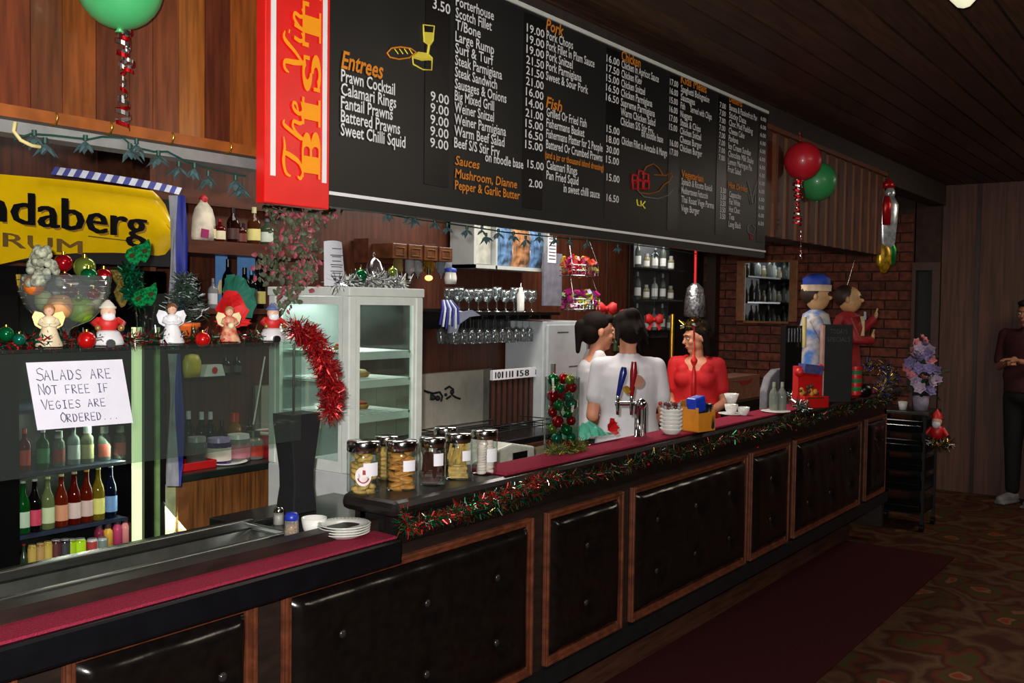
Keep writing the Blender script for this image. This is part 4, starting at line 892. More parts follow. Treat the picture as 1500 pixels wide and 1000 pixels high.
for i, (x, g, l, c, lab) in enumerate((
    (34, (20, 110, 40), (180, 210, 180), (190, 200, 200), 'green glass bottle, leftmost on the middle fridge shelf'),
    (51, (24, 20, 20), (206, 60, 90), (210, 200, 205), 'dark bottle with pink round label on the middle fridge shelf'),
    (70, (150, 170, 110), (200, 220, 170), (206, 214, 150), 'pale green bottle with light label on the middle fridge shelf'),
    (90, (150, 50, 20), (214, 150, 110), (220, 210, 160), 'amber bottle with orange label, third from the right side dark one'),
    (109, (130, 24, 14), (222, 200, 190), (226, 210, 170), 'red amber bottle with white label in the middle of the fridge shelf'),
    (127, (140, 40, 14), (216, 190, 180), (220, 170, 60), 'brown red bottle with yellow cap on the middle fridge shelf'),
    (144, (170, 150, 40), (226, 226, 120), (200, 200, 120), 'yellow drink bottle on the middle fridge shelf'),
    (162, (20, 30, 60), (110, 150, 200), (160, 190, 220), 'dark blue bottle, rightmost on the middle fridge shelf'))):
    yb = 767-(x-34)*.17
    put('beer', x, yb, yb-77, 3.17, g, l, c, lab, group=bg, w=.044, z=zt[2])
rn = random.Random(8)
for i, (x, k_, g, l, c, hp) in enumerate(((36, 'spirit', (150, 20, 20), (200, 60, 40), (200, 40, 40), 62), (63, 'spirit', (40, 120, 60), (60, 130, 80), (220, 220, 220), 60), (86, 'squat', (150, 160, 150), (150, 60, 50), (190, 190, 190), 52), (108, 'spirit', (180, 190, 190), (200, 200, 200), (60, 60, 60), 58), (128, 'squat', (150, 150, 120), (170, 160, 110), (180, 180, 180), 54), (153, 'squat', (120, 130, 120), (150, 60, 50), (180, 180, 180), 50), (176, 'squat', (110, 110, 100), (150, 70, 60), (150, 150, 150), 48))):
    yb = 690-(x-34)*.12; put(k_, x, yb, yb-hp, 3.2, g, l, c, ['bottle with red cap, leftmost on the dim fridge shelf above', 'green bottle second on the dim fridge shelf', 'squat jar third on the dim fridge shelf', 'clear bottle with dark cap behind the paper note', 'tan labelled jar right of the note on the fridge shelf', 'red labelled jar near the light strip, left one', 'red labelled jar nearest the light strip on the dim shelf'][i], group='bottles on the upper fridge shelf', w=.042, z=zt[1])
for i, (x, k_, g, l, c, hp, w_) in enumerate(((35, 'beer', (40, 60, 40), (210, 120, 110), (150, 30, 30), 50, .03), (47, 'can', (170, 146, 60), (196, 170, 80), (200, 180, 110), 46, .032), (59, 'can', (150, 110, 60), (186, 150, 90), (200, 180, 110), 46, .032), (70, 'can', (180, 160, 60), (200, 180, 80), (200, 180, 110), 46, .034), (82, 'can', (60, 30, 34), (90, 40, 44), (180, 180, 180), 46, .04), (95, 'can', (30, 32, 36), (60, 60, 66), (180, 180, 180), 44, .042), (104, 'can', (120, 150, 20), (176, 216, 20), (190, 190, 190), 42, .04), (117, 'can', (150, 200, 10), (190, 236, 20), (190, 190, 190), 40, .046), (135, 'can', (200, 200, 205), (180, 60, 60), (190, 190, 190), 36, .044), (150, 'can', (180, 190, 190), (120, 140, 130), (190, 190, 190), 34, .04))):
    yb = 836-(x-34)*.21; put(k_, x, yb, yb-hp, 3.15, g, l, c, ['thin dark green bottle, leftmost on the bottom fridge shelf', 'gold can, left one of three on the bottom fridge shelf', 'tan can, middle one of three gold cans in the fridge', 'yellow gold can, right one of three in the fridge', 'dark red can beside the gold cans in the fridge', 'black can beside the lime green cans', 'lime green can, left and half hidden one', 'bright lime green can at the front of the fridge', 'white and red can right of the lime green can', 'pale grey can at the right of the can row'][i], 'bottle' if k_ == 'beer' else 'can', 'cans on the bottom fridge shelf', True, w=w_*.85, z=zt[3])
for i, (x, g, hp) in enumerate(((145, (120, 40, 60), 40), (158, (200, 150, 60), 36), (172, (176, 60, 100), 40), (184, (206, 130, 130), 40))):
    yb = 806-(x-145)*.1; put('squat', x, yb, yb-hp, 3.3, g, None, (60, 40, 50), ['dark pink bottle behind the cans at the bottom of the fridge', 'amber yellow bottle behind the cans at the fridge bottom', 'magenta bottle by the fridge light strip, left of a pair', 'pale pink bottle by the fridge light strip, right of a pair'][i], group='pink bottles at the fridge bottom', opaque=True, w=.036, z=zt[3])

# ---- back shelves with spirits
bs = thing('back_shelf_unit', 'dark brown wall shelves holding spirit bottles behind the bar', 'shelf', (2.2, 3.2, .98))
SW = P('shelf_wood', (84, 44, 26), .45, var=.2, scale=8, stretch=(.6, 4, 4))
z1 = at(300, 353, 3.25).z; z2 = at(300, 452, 3.25).z; z3 = at(300, 551, 3.25).z
B().box(2.16, 3.1, 3.2, 3.54, z1-.05, z1).mk('shelf', SW, bs, world=True); B().box(2.16, 3.1, 3.2, 3.54, z2-.02, z2).mk('shelf', SW, bs, world=True)
B().box(2.16, 2.62, 3.22, 3.54, z3-.012, z3).mk('glass_shelf', GL, bs, world=True); B().box(2.14, 2.165, 3.2, 3.54, .98, 2.25).mk('side_panel', SW, bs, world=True)
B().box(2.16, 3.1, 3.5, 3.54, 2.0, 2.06).mk('upper_rail', SW, bs, world=True)
g1 = 'spirit bottles on the top back shelf'
for x, k_, hp, g, l, c, w_, lab in ((307, 'spirit', 38, (40, 20, 10), (226, 210, 150), (180, 160, 150), .05, 'dark rum bottle with cream label right of the bag bottle'), (322, 'spirit', 34, (120, 20, 20), (226, 214, 180), (150, 20, 30), .045, 'bottle with red cap and cream label on the top back shelf'), (341, 'wine', 52, (50, 20, 16), (70, 40, 36), (40, 20, 20), .05, 'dark slim wine bottle on the top back shelf'), (353, 'squat', 30, (90, 30, 20), (110, 50, 40), (40, 20, 20), .05, 'low dark red bottle on the top back shelf'),
    (372, 'wine', 54, (110, 60, 30), (222, 210, 130), (206, 196, 150), .055, 'bottle with yellow cream label and pourer on the top back shelf'), (391, 'spirit', 38, (90, 110, 80), (206, 216, 200), (90, 90, 90), .06, 'bottle with pale printed label, rightmost by the pink ivy')):
    put(k_, x, 352+(x-300)*.02, 352-hp, 3.3, g, l, c, lab, group=g1, w=w_, z=z1)
p = at(298, 350, 3.3); p.z = z1+.001; t = thing('bagged_bottle', 'bottle in a white gift bag with red and purple patch and red tied top', 'bottle', tuple(p)); 
B().lathe([(0, 0), (.052, 0), (.056, .02), (.052, .09), (.04, .13), (.018, .155), (.016, .165)], n=10, sy=.6).mk('bag', P('bag_white', (200, 190, 170), .6, var=.25, scale=14), t); B().obox((-.018, -.034, .03), (.034, .004, .034), (0, .1, 0)).mk('patch', colm((150, 30, 90), .6), t)
B().lathe([(.012, .155), (.018, .17), (.01, .182), (0, .184)], n=8).mk('tie', colm((190, 30, 40), .5), t)
g2 = 'dark bottles on the second back shelf'
for x, k_, hp, g, l, c, w_, lab in ((312, 'spirit', 44, (200, 200, 205), (210, 210, 210), (120, 120, 120), .04, 'clear bottle at the left of the second back shelf'), (334, 'wine', 72, (10, 14, 30), (30, 30, 40), (10, 10, 16), .05, 'tall black bottle between the blue cards'), (358, 'wine', 60, (12, 26, 20), (40, 44, 40), (10, 20, 16), .05, 'dark green bottle, left of three by the blue card'), (368, 'spirit', 56, (20, 22, 30), (60, 60, 60), (60, 120, 170), .05, 'dark bottle with blue cap in front of the blue card'), (380, 'wine', 60, (12, 12, 16), (180, 170, 90), (12, 12, 16), .05, 'black bottle with yellow label on the second back shelf')):
    put(k_, x, 451, 451-hp, 3.28, g, l, c, lab, group=g2, w=w_, z=z2)
for x0, x1, lab in ((316, 333, 'blue picture card, left one, on the second back shelf'), (348, 374, 'blue picture card, right one, on the second back shelf')):
    a_, c_ = at(x0, 450, 3.36), at(x1, 372, 3.36); t = thing('picture_card', lab, 'card', (a_.x, 3.36, z2)); B().box(0, c_.x-a_.x, 0, .004, 0, c_.z-z2).mk('card', colm((100, 150, 210), .5), t); B().lathe([(0, 0), (.022, 0), (.02, .03), (.012, .055), (0, .06)], ((c_.x-a_.x)/2, -.001, .06), 10, sy=.12).mk('printed_shape', colm((226, 206, 150), .6), t)
BT_ = .955; g3 = 'bottles on the back bench'
for x, yb, yt, k_, g, l, c, w_, lab in ((276, 660, 585, 'wine', (16, 12, 12), None, (214, 214, 214), .05, 'black bottle with white cap, left of three on the back bench'), (295, 656, 585, 'wine', (16, 12, 12), None, (220, 220, 220), .05, 'black bottle with white cap, middle of three on the back bench'), (308, 652, 583, 'wine', (16, 14, 12), (200, 196, 180), (220, 220, 220), .048, 'black bottle with white cap, right of three on the back bench'), (325, 655, 600, 'wine', (26, 20, 14), None, (20, 20, 20), .045, 'plain dark bottle behind the jars on the back bench'), (343, 650, 588, 'squat', (190, 130, 30), (214, 170, 40), (196, 50, 26), .06, 'orange bottle with red cap among the jars on the back bench'), (366, 650, 600, 'wine', (30, 26, 20), None, (30, 30, 30), .045, 'dark bottle at the right behind the labelled bottle')):
    put(k_, x, yb, yt, 3.32, g, l, c, lab, group=g3, w=w_, z=BT_)
for x, yb, yt, k_, g, l, c, w_, lab in ((288, 672, 628, 'jar', (130, 132, 128), None, (150, 150, 150), .08, 'clear glass jar at the left on the back bench'), (320, 668, 630, 'jar', (70, 40, 130), (214, 206, 190), (170, 150, 200), .1, 'purple tub with pale label on the back bench'), (349, 664, 625, 'jar', (170, 170, 165), (190, 120, 130), (226, 226, 222), .1, 'white lidded jar with pink label on the back bench'), (371, 662, 622, 'squat', (200, 196, 186), (196, 60, 40), (60, 60, 60), .085, 'bottle with white label and red mark on the back bench')):
    put(k_, x, yb, yt, 3.2, g, l, c, lab, 'jar' if k_ == 'jar' else 'bottle', 'jars on the back bench', w=w_, z=BT_)
bk = thing('back_bench', 'wood fronted bench with dark top below the spirit shelves', 'bench', (2.2, 3.1, 0))
BT_ = .955
B().box(2.245, 2.76, 3.12, 3.54, 0, BT_-.03).mk('wood_front', P('oak_veneer', (128, 80, 40), .4, var=.25, scale=12, stretch=(8, 1, .4)), bk, world=True); B().box(2.14, 2.8, 3.09, 3.54, BT_-.03, BT_).mk('top', P('bench_top_dark', (24, 34, 30), .3), bk, world=True, bevel=.004)
B().box(2.145, 2.2, 3.13, 3.15, .3, BT_-.03).mk('cream_side', P('cream_green', (176, 186, 140), .5), bk, world=True)
B().box(2.2, 2.245, 3.115, 3.14, 0, BT_-.03).mk('edge_strip', P('oak_edge', (132, 84, 46), .4), bk, world=True)
p = at(292, 680, 3.14); t = thing('plastic_tray', 'red plastic tray on the left of the back bench', 'tray', (p.x, 3.19, BT_)); B().box(-.08, .08, -.05, .05, 0, .004).box(-.08, .08, -.05, -.045, 0, .03).box(-.08, .08, .045, .05, 0, .03).box(-.08, -.075, -.05, .05, 0, .03).box(.075, .08, -.05, .05, 0, .03).mk('tray', RED, t, bevel=.002)
p = at(340, 676, 3.14); o = B().lathe([(0, 0), (.05, 0), (.085, .01), (.083, .012), (.05, .004), (0, .004)], n=28).mk('plate', WHG); o.location = (p.x, 3.18, BT_); tag(o, 'white plate lying in front of the jars on the back bench', 'plate')
p = at(396, 655, 3.2); t = thing('red_bucket', 'red bucket with white rim at the right end of the back bench', 'bucket', (p.x, 3.2, BT_)); B().lathe([(0, 0), (.05, 0), (.062, .1), (.058, .1), (.047, .005)], n=18).mk('pail', colm((170, 24, 40), .5), t); B().lathe([(.062, .095), (.066, .1), (.064, .108), (.058, .104)], n=18, caps=False).mk('rim', WHG, t)
a_, c_ = at(371, 622, 3.12), at(388, 522, 3.14); tag(B().cyl(a_, c_, .0035, n=8).mk('long_stirrer', WHG), 'thin white rod leaning up from the jars on the back bench', 'rod')
p = at(281, 549, 3.26); t = thing('yellow_packet', 'yellow packet standing on the glass back shelf', 'packet', (p.x, 3.26, z3)); B().lathe([(0, 0), (.035, 0), (.04, .02), (.042, .06), (.03, .085), (.008, .09)], n=12, sy=.5).mk('packet', P('packet_yellow', (196, 176, 50), .4, var=.1), t)
p = at(310, 551, 3.26); t = thing('price_stand', 'white stand with red logo on the glass back shelf', 'sign', (p.x, 3.26, z3)); B().prism([(-.05, 0), (.05, 0), (.035, .045), (-.035, .045)], -.02, .02).mk('stand', WHG, t); B().cyl((0, -.021, .022), (0, -.0205, .022), .014, n=14).mk('red_mark', RED, t)
for x, lab in ((331, 'dark bottle beside the white stand on the glass back shelf'), (347, 'dark bottle at the right end of the glass back shelf')): put('squat', x, 549, 524, 3.26, (30, 30, 28), (70, 70, 66), (24, 24, 24), lab, group='dark bottles on the glass back shelf', w=.035, z=z3)
# pink and green ivy hanging below the red sign
t = thing('trailing_ivy', 'trailing plant with pink and green leaves hanging below the red sign', 'plant', tuple(at(420, 300, 2.6)))
rn = random.Random(12); vn = B(); lv = B(); nl = 0; ps = []
def vine(p0, pts):
    w_ = [at(x, y, Y) for x, y, Y in pts]; vn.tube(w_, .003, 5); return w_
paths = [vine(0, [(395, 303, 2.5), (420, 312, 2.52), (440, 330, 2.55), (452, 360, 2.6), (440, 385, 2.6), (430, 410, 2.62), (425, 440, 2.62), (412, 462, 2.62)]), vine(0, [(418, 303, 2.5), (450, 302, 2.5), (475, 308, 2.5), (488, 306, 2.48)]), vine(0, [(440, 330, 2.55), (415, 350, 2.6), (400, 380, 2.6), (392, 395, 2.6), (430, 400, 2.6)]), vine(0, [(452, 350, 2.6), (458, 390, 2.62), (448, 420, 2.62)])]
vn.mk('stem', colm((88, 90, 60), .7), t, world=True)
for w_ in paths:
    for i in range(len(w_)-1):
        for _ in range(34):
            c = w_[i].lerp(w_[i+1], rn.random())+Vector((rn.gauss(0, .026), rn.gauss(0, .02), rn.gauss(0, .022)))
            L_ = .016+.016*rn.random(); a_ = Vector((rn.gauss(0, 1), rn.gauss(0, .5), rn.gauss(0, 1)-.4)).normalized(); s_ = a_.cross(Vector((rn.gauss(0, .4), -1, rn.gauss(0, .4)))).normalized(); wv = L_*.34; nn = a_.cross(s_)*.004
            pts = [c, c+a_*L_*.35+s_*wv, c+a_*L_*.75+s_*wv*.7, c+a_*L_, c+a_*L_*.75-s_*wv*.7, c+a_*L_*.35-s_*wv, c+a_*L_*.5+nn]
            m_ = 0 if rn.random() < .72 else 1
            if m_ == 1: lv.add(pts, [(0, 1, 6), (1, 2, 6), (2, 3, 6), (3, 4, 6), (4, 5, 6), (5, 0, 6)], 1)
            else: lv.add(pts, [(0, 1, 6), (1, 2, 6), (2, 3, 6), (3, 4, 6), (4, 5, 6), (5, 0, 6)], 0)
o = lv.mk('leaf', [P('leaf_grey_green', (96, 104, 80), .6, var=.25), P('leaf_pink', (176, 84, 96), .6, var=.15)], t, world=True); o['kind'] = 'stuff'
# star shaped leaf lights strung below the bulkhead
P('cord_green', (20, 60, 50), .5)
def star_light(loc, group, label, s_=1.0, seed=0):
    rn = random.Random(seed); t = thing('leaf_light', label, 'string light', loc, rn.random()*6, group)
    b_ = B(); K_ = 5
    for k_ in range(K_):
        a_ = k_*2*PI/K_+rn.random()*.5; tilt = .5+.5*rn.random(); d_ = Vector((math.cos(a_)*math.sin(tilt), math.sin(a_)*math.sin(tilt), -math.cos(tilt))); sd = d_.cross(Vector((0, 0, 1))).normalized(); L_ = .032*s_*(.8+.4*rn.random()); nn = d_.cross(sd)*.004
        o_ = Vector((0, 0, 0)); b_.add([o_, o_+d_*L_*.5+sd*.007*s_, o_+d_*L_, o_+d_*L_*.5-sd*.007*s_, o_+d_*L_*.45+nn, o_+d_*L_*.45-nn], [(0, 1, 4), (1, 2, 4), (2, 3, 4), (3, 0, 4), (1, 0, 5), (2, 1, 5), (3, 2, 5), (0, 3, 5)])
    b_.mk('petals', P('leaf_light_green', (70, 96, 98), .4, var=.15), t); B().cyl((0, 0, 0), (0, 0, .012), .005, n=8).mk('socket', P('cord_green', (20, 60, 50), .5), t)
cord = [at(x, y, 1.985) for x, y in ((20, 205), (45, 196), (75, 198), (110, 202), (130, 204), (150, 200), (180, 202), (195, 215), (225, 222), (245, 222), (270, 235), (300, 245), (330, 252), (360, 258))]
tag(B().tube(cord, .0024, 5).mk('light_cord', P('cord_green', ())), 'dark green cord of the leaf lights along the grey strip', 'cord')
for i, (x, y) in enumerate(((50, 203), (66, 214), (125, 210), (190, 222), (200, 215), (232, 232), (262, 248), (285, 250), (305, 262), (345, 268), (352, 280))):
    star_light(tuple(at(x, y-4, 1.98)), 'leaf lights along the grey strip', 'blue green leaf shaped light hanging by the grey strip, %s' % ['first from the left', 'second from the left', 'third from the left', 'fourth from the left', 'fifth, just right of the fourth', 'sixth from the left', 'seventh from the left', 'eighth from the left', 'ninth, above the gift bag bottle', 'tenth from the left', 'last before the red sign'][i], 1.15, i)
cord2 = [at(x, y, 2.02) for x, y in ((500, 306), (560, 312), (600, 320), (640, 325), (690, 332), (740, 340), (790, 345), (840, 350), (900, 355), (960, 362), (1020, 372))]
tag(B().tube(cord2, .0024, 5).mk('light_cord', P('cord_green', ())), 'dark cord of the leaf lights under the menu board', 'cord')
for i, (x, y) in enumerate(((568, 313), (600, 316), (608, 322), (637, 326), (655, 332), (684, 336), (706, 336), (712, 346), (730, 340), (752, 344), (770, 350), (790, 346), (812, 350), (835, 352), (860, 355), (905, 362), (960, 370))):
    star_light(tuple(at(x, y, 2.02)), 'leaf lights under the menu board', 'leaf light on the cord under the menu board, %s from the left' % ORD[i], 1.0, 50+i)
tag(B().tube([at(22, 180, 1.96), at(20, 192, 1.95), at(30, 205, 1.95), at(46, 213, 1.95), at(58, 215, 1.96)], .004, 7).mk('curtain_ring', P('beige_plastic', (206, 190, 130), .5)), 'broken beige plastic ring hanging at the left of the grey strip', 'ring')
# ================================================================== MIDDLE: jars, bench, racks
UZ = 1.066
JARG = glass('jar_glass', (235, 242, 240), .03, .96, 1.6)
def cookie_jar(px, py, hpx, rpx, label, cm, shape, lab_r=None, seed=0, n=22, lm=None):
    p = atZ(px, py, UZ); q = pxm(p); h = hpx*q; r = rpx*q; rn = random.Random(seed)
    dd_ = Vector((p.x, p.y, 0)).normalized()*r; t = thing('biscuit_jar', label, 'jar', (p.x+dd_.x, p.y+dd_.y, UZ), math.atan2(p.y, p.x)-PI/2, 'glass jars on the bar end')
    B().lathe([(0, 0), (r*.96, 0), (r, .02*h), (r, .76*h), (r*.95, .80*h), (r*.95, .82*h)], n=24).mk('jar_body', JARG, t)
    B().lathe([(r*.98, .80*h), (r*1.01, .81*h), (r*1.01, .97*h), (r*.97, h), (0, h)], n=24).mk('lid', CHR, t)
    for z in (.8, ): pass
    ms_ = {'disc': B().lathe([(0, 0), (r*.5, 0), (r*.56, .01*h), (r*.5, .06*h), (0, .075*h)], n=12), 'ring': B().rings([[(r*(.33+.16*math.cos(b_))*math.cos(a_), r*(.33+.16*math.cos(b_))*math.sin(a_), r*.16*math.sin(b_)) for b_ in [k_*PI/3 for k_ in range(6)]] for a_ in [j_*PI/5 for j_ in range(10)]], 0, False, True, True),
           'stick': B().box(-r*.66, r*.66, -r*.13, r*.13, 0, .055*h), 'meringue': B().lathe([(0, 0), (r*.34, 0), (r*.4, .03*h), (r*.3, .08*h), (r*.12, .12*h), (0, .14*h)], n=10)}[shape]
    me = ms_.mesh('biscuit', [cm])
    for i in range(n):
        o = bpy.data.objects.new('biscuit', me); COL.objects.link(o); o.parent = t
        lvl = (i//2 if shape != 'meringue' else i//3); nlv = (n//2 if shape != 'meringue' else n//3)
        rr = .0 if shape == 'stick' else r*.36; a_ = rn.random()*6.28 if shape != 'meringue' else i*2.1
        if i % 2 and shape != 'meringue': a_ = pa+PI
        pa = a_
        vert = shape == 'stick' and lvl > nlv*.35
        if vert:
            o.location = (r*.55*math.cos(i*2.4), r*.55*math.sin(i*2.4), .34*h+.3*h*rn.random()); o.rotation_euler = (rn.gauss(0, .25), PI/2+rn.gauss(0, .2), rn.random()*6)
        else:
            zz = .03*h+lvl*(.7*h/nlv)*(1 if shape != 'stick' else .9)
            o.location = (rr*math.cos(a_), rr*math.sin(a_), zz); o.rotation_euler = (rn.gauss(0, .18), rn.gauss(0, .18), rn.random()*6)
            if shape == 'stick': o.location = (rn.gauss(0, .08)*r, (.4 if i % 2 else -.4)*r, zz); o.rotation_euler = (0, 0, rn.gauss(0, .15))
    lb_ = B()
    if lab_r:
        x0, x1, z0, z1 = lab_r
        vs = []
        for k_ in range(9):
            a_ = -PI/2+x0+(x1-x0)*k_/8
            for z in (z0, z1): vs.append((r*1.015*math.cos(a_), r*1.015*math.sin(a_), z*h))
        lb_.add(vs, [(2*k_, 2*k_+2, 2*k_+3, 2*k_+1) for k_ in range(8)], 0, True); lb_.mk('label', PAPER, t)
    return t
c1 = P('cookie_gold', (214, 172, 96), .7, var=.2, scale=40, rnd=.15); c2_ = P('cookie_orange', (206, 140, 66), .7, var=.25, scale=40, rnd=.2); c3 = P('chocolate', (74, 40, 34), .5, var=.2, rnd=.3); c4 = P('cookie_finger', (208, 168, 92), .7, var=.2, scale=40, rnd=.15); c5 = P('meringue_pink', (236, 216, 206), .6, var=.06, rnd=.08)
j1 = cookie_jar(532, 724, 76, 24.5, 'leftmost glass jar of round golden biscuits with chrome lid', c1, 'ring', (.0, 1.0, .34, .6), 1, 26)
b_ = B(); rj = 24.5*pxm(atZ(532, 724, UZ))
for k_ in range(18): a0, a1 = k_*PI/9, (k_+1)*PI/9; b_.add([(0, 0, 0), (.55*math.cos(a0), 0, .62*math.sin(a0)), (.55*math.cos(a1), 0, .62*math.sin(a1))], [(0, 1, 2)])
b_.v = [(rj*1.02*math.sin(v[0]*.9), -rj*1.02*math.cos(v[0]*.9), v[2]*rj*.95+.05) for v in b_.v]; b_.mk('round_label', P('label_pinkwhite', (230, 216, 214), .6), j1)
b_ = B()
for k_ in range(12): a0, a1 = PI+.3+k_*(PI-.6)/12, PI+.3+(k_+1)*(PI-.6)/12; b_.add([(.32*math.cos(a0), 0, .36*math.sin(a0)), (.42*math.cos(a0), 0, .44*math.sin(a0)), (.42*math.cos(a1), 0, .44*math.sin(a1)), (.32*math.cos(a1), 0, .36*math.sin(a1))], [(0, 1, 2, 3)])
b_.add([(-.06, 0, .1), (.16, 0, .1), (.14, 0, .38), (-.04, 0, .42)], [(0, 1, 2, 3)])
b_.v = [(rj*1.03*math.sin(v[0]*.9), -rj*1.03*math.cos(v[0]*.9), v[2]*rj*.95+.05) for v in b_.v]; b_.mk('printed_face', P('label_red', (150, 24, 50), .6), j1)
cookie_jar(588, 720, 73, 23, 'second glass jar from the left, stacked orange biscuits and chocolate ones below', c2_, 'disc', (.1, 1.0, .4, .62), 2, 24)
cookie_jar(633, 712, 70, 19.5, 'third glass jar, dark chocolate fingers under a chrome lid', c3, 'stick', (.1, .95, .42, .68), 3, 26)
cookie_jar(671, 704, 68, 20, 'fourth glass jar, golden biscuit fingers with white label', c4, 'stick', (.3, 1.1, .42, .64), 4, 26)
cookie_jar(709, 697, 66, 19.5, 'fifth and rightmost glass jar, filled with white and pink meringues', c5, 'meringue', (.2, 1.2, .3, .6), 5, 36)
p = at(568, 700, 2.05); 
def proj_y(X, Y, Z):
    d = Vector((X, Y, Z))-EYE; return 500-FPX*d.dot(upv)/d.dot(fwd)
def behind(px, Y, hpx, lab, m, sh, sd):
    p = at(px, 700, Y); x, y = (px, proj_y(p.x, Y, UZ)); return cookie_jar(px, y, hpx, 17, lab, m, sh, None, sd, 20)
def proj_y(X, Y, Z):
    d = Vector((X, Y, Z))-EYE; return 500-FPX*d.dot(upv)/d.dot(fwd)
behind(566, 2.02, 64, 'glass jar of yellow biscuits behind the first and second jars', c4, 'disc', 8); behind(652, 2.02, 60, 'glass jar half hidden behind the third and fourth jars', c3, 'disc', 9)

# bar garland: red and green tinsel along the front edge of the upper bar
import bisect
gp = []
for i in range(41):
    t_ = i/40; x = 1.94+(6.9-1.94)*t_; gp.append((x, 1.768, 1.028-.02*abs(math.sin(t_*22))-(.02 if x < 2.6 else 0)))
tg = tinsel('bar_tinsel', gp, lambda t: .026, 8000, TG3[:2]+[P('tinsel_dark_red', ()), P('tinsel_black_green', (10, 24, 20), .4, .5), P('tinsel_dark_green', ()), P('tinsel_dark_red', ()), P('tinsel_black_green', (10, 24, 20), .4, .5), P('tinsel_gold', (120, 96, 40), .3, .7)], 33, .02, .0014)
tag(tg, 'long green and red tinsel garland along the front edge of the upper bar', 'tinsel')
tg = tinsel('tinsel_end', [(1.945, 1.76, 1.04), (1.95, 1.755, .99), (2.02, 1.755, 1.0), (2.2, 1.76, 1.01), (2.5, 1.762, 1.03), (2.7, 1.765, 1.04)], .026, 2200, [P('tinsel_red', ()), P('tinsel_green', ()), GRNG, P('tinsel_bright', ()), SILV, P('tinsel_dark_green', ())], 35, .016, .0014)
tag(tg, 'bushy bright red and green tinsel tail below the glass jars', 'tinsel')
for i, (x, y) in enumerate(((944, 665), (950, 680), (1146, 621), (1166, 630), (1110, 655))):
    p = at(x, y, 1.75); o = B().ball((0, 0, 0), .006, 8, 6).mk('bead', RBALL); o.location = p; tag(o, ['tiny red bead in the bar tinsel, leftmost and upper', 'tiny red bead in the bar tinsel just below the leftmost', 'tiny red bead in the bar tinsel below the gift box, upper', 'tiny red bead in the bar tinsel, rightmost and lowest', 'tiny red bead in the bar tinsel below the white cups'][i], 'bead', 'red beads in the bar tinsel')

# back bench (right), tiles, decals, racks
b2 = thing('work_bench', 'long dark work bench against the panelled back wall', 'bench', (2.95, 2.98, 0))
WT = .89
B().box(2.82, 4.68, 3.0, 3.54, WT-.035, WT).mk('top', P('bench_top_black', (20, 20, 20), .25, var=.2), b2, world=True, bevel=.005); B().box(2.86, 4.66, 3.04, 3.54, 0, WT-.035).mk('cupboard_front', P('bench_front', (70, 40, 26), .5), b2, world=True)
B().prism([(3.25, .855), (4.68, .855), (4.68, .84), (4.2, .83), (3.8, .80), (3.5, .72), (3.25, .70)], 2.99, 3.03, 0).mk('curved_apron', P('apron_brown', (76, 44, 30), .45), b2, world=True)
B().prism([(3.25, .7), (3.5, .72), (3.8, .80), (4.2, .83), (4.68, .84), (4.68, .45), (3.25, .45)], 3.0, 3.035, 0).mk('cream_panel', P('cream_laminate', (190, 184, 150), .5), b2, world=True)
ta, tb_ = at(620, 640, 3.53), at(722, 545, 3.53)
spl = struct(B().box(2.9, tb_.x, 3.535, 3.55, WT, 1.215).mk('trim_2', P('grout', (120, 118, 108), .8)))
tm = B().box(0, .147, 0, .008, 0, .318).mesh('tile', [P('tile_cream', (176, 172, 160), .3, var=.04, rnd=.03)])
x = 2.93
while x < tb_.x-.1:
    o = bpy.data.objects.new('tile', tm); COL.objects.link(o); o.parent = spl; o.location = (x, 3.53, WT+.003); x += .15
dc = B()
def dstroke(pts, r=.0065): dc.tube([at(x, y, 3.524) for x, y in pts], r, 5)
for pts in ([(624, 573), (634, 576), (644, 574), (648, 580), (646, 588)], [(632, 577), (631, 586)], [(652, 570), (658, 566), (664, 570), (662, 578), (668, 582), (674, 584)], [(628, 575), (622, 572)], [(660, 580), (654, 584)]): dstroke(pts)
dc.ball(at(634, 582, 3.524), .017, 8, 6).ball(at(641, 583, 3.524), .016, 8, 6).ball(at(653, 578, 3.524), .01, 8, 6).ball(at(662, 574, 3.524), .014, 8, 6)
tag(dc.mk('wall_decal', BLKM), 'black curly decal on the cream tiles behind the bench', 'decal')
# wire rack and trays on the bench
wr = thing('wire_rack', 'black wire rack standing on the dark work bench', 'rack', (3.9, 3.2, WT)); a_ = B()
for z in (.03, .06): a_.tube([(-.12, -.1, z), (.75, -.1, z), (.75, .12, z), (-.12, .12, z)], .003, 5, 0, True)
for i in range(12): a_.cyl((-.12+i*.079, -.1, .0), (-.12+i*.079, -.1, .06), .002, n=5); a_.cyl((-.12+i*.079, -.1, .03), (-.12+i*.079, .12, .03), .002, n=5)
a_.tube([(-.12, -.1, .06), (-.1, -.1, .1), (.2, -.1, .105), (.22, -.1, .06)], .003, 5); a_.mk('wires', BLKM, wr)
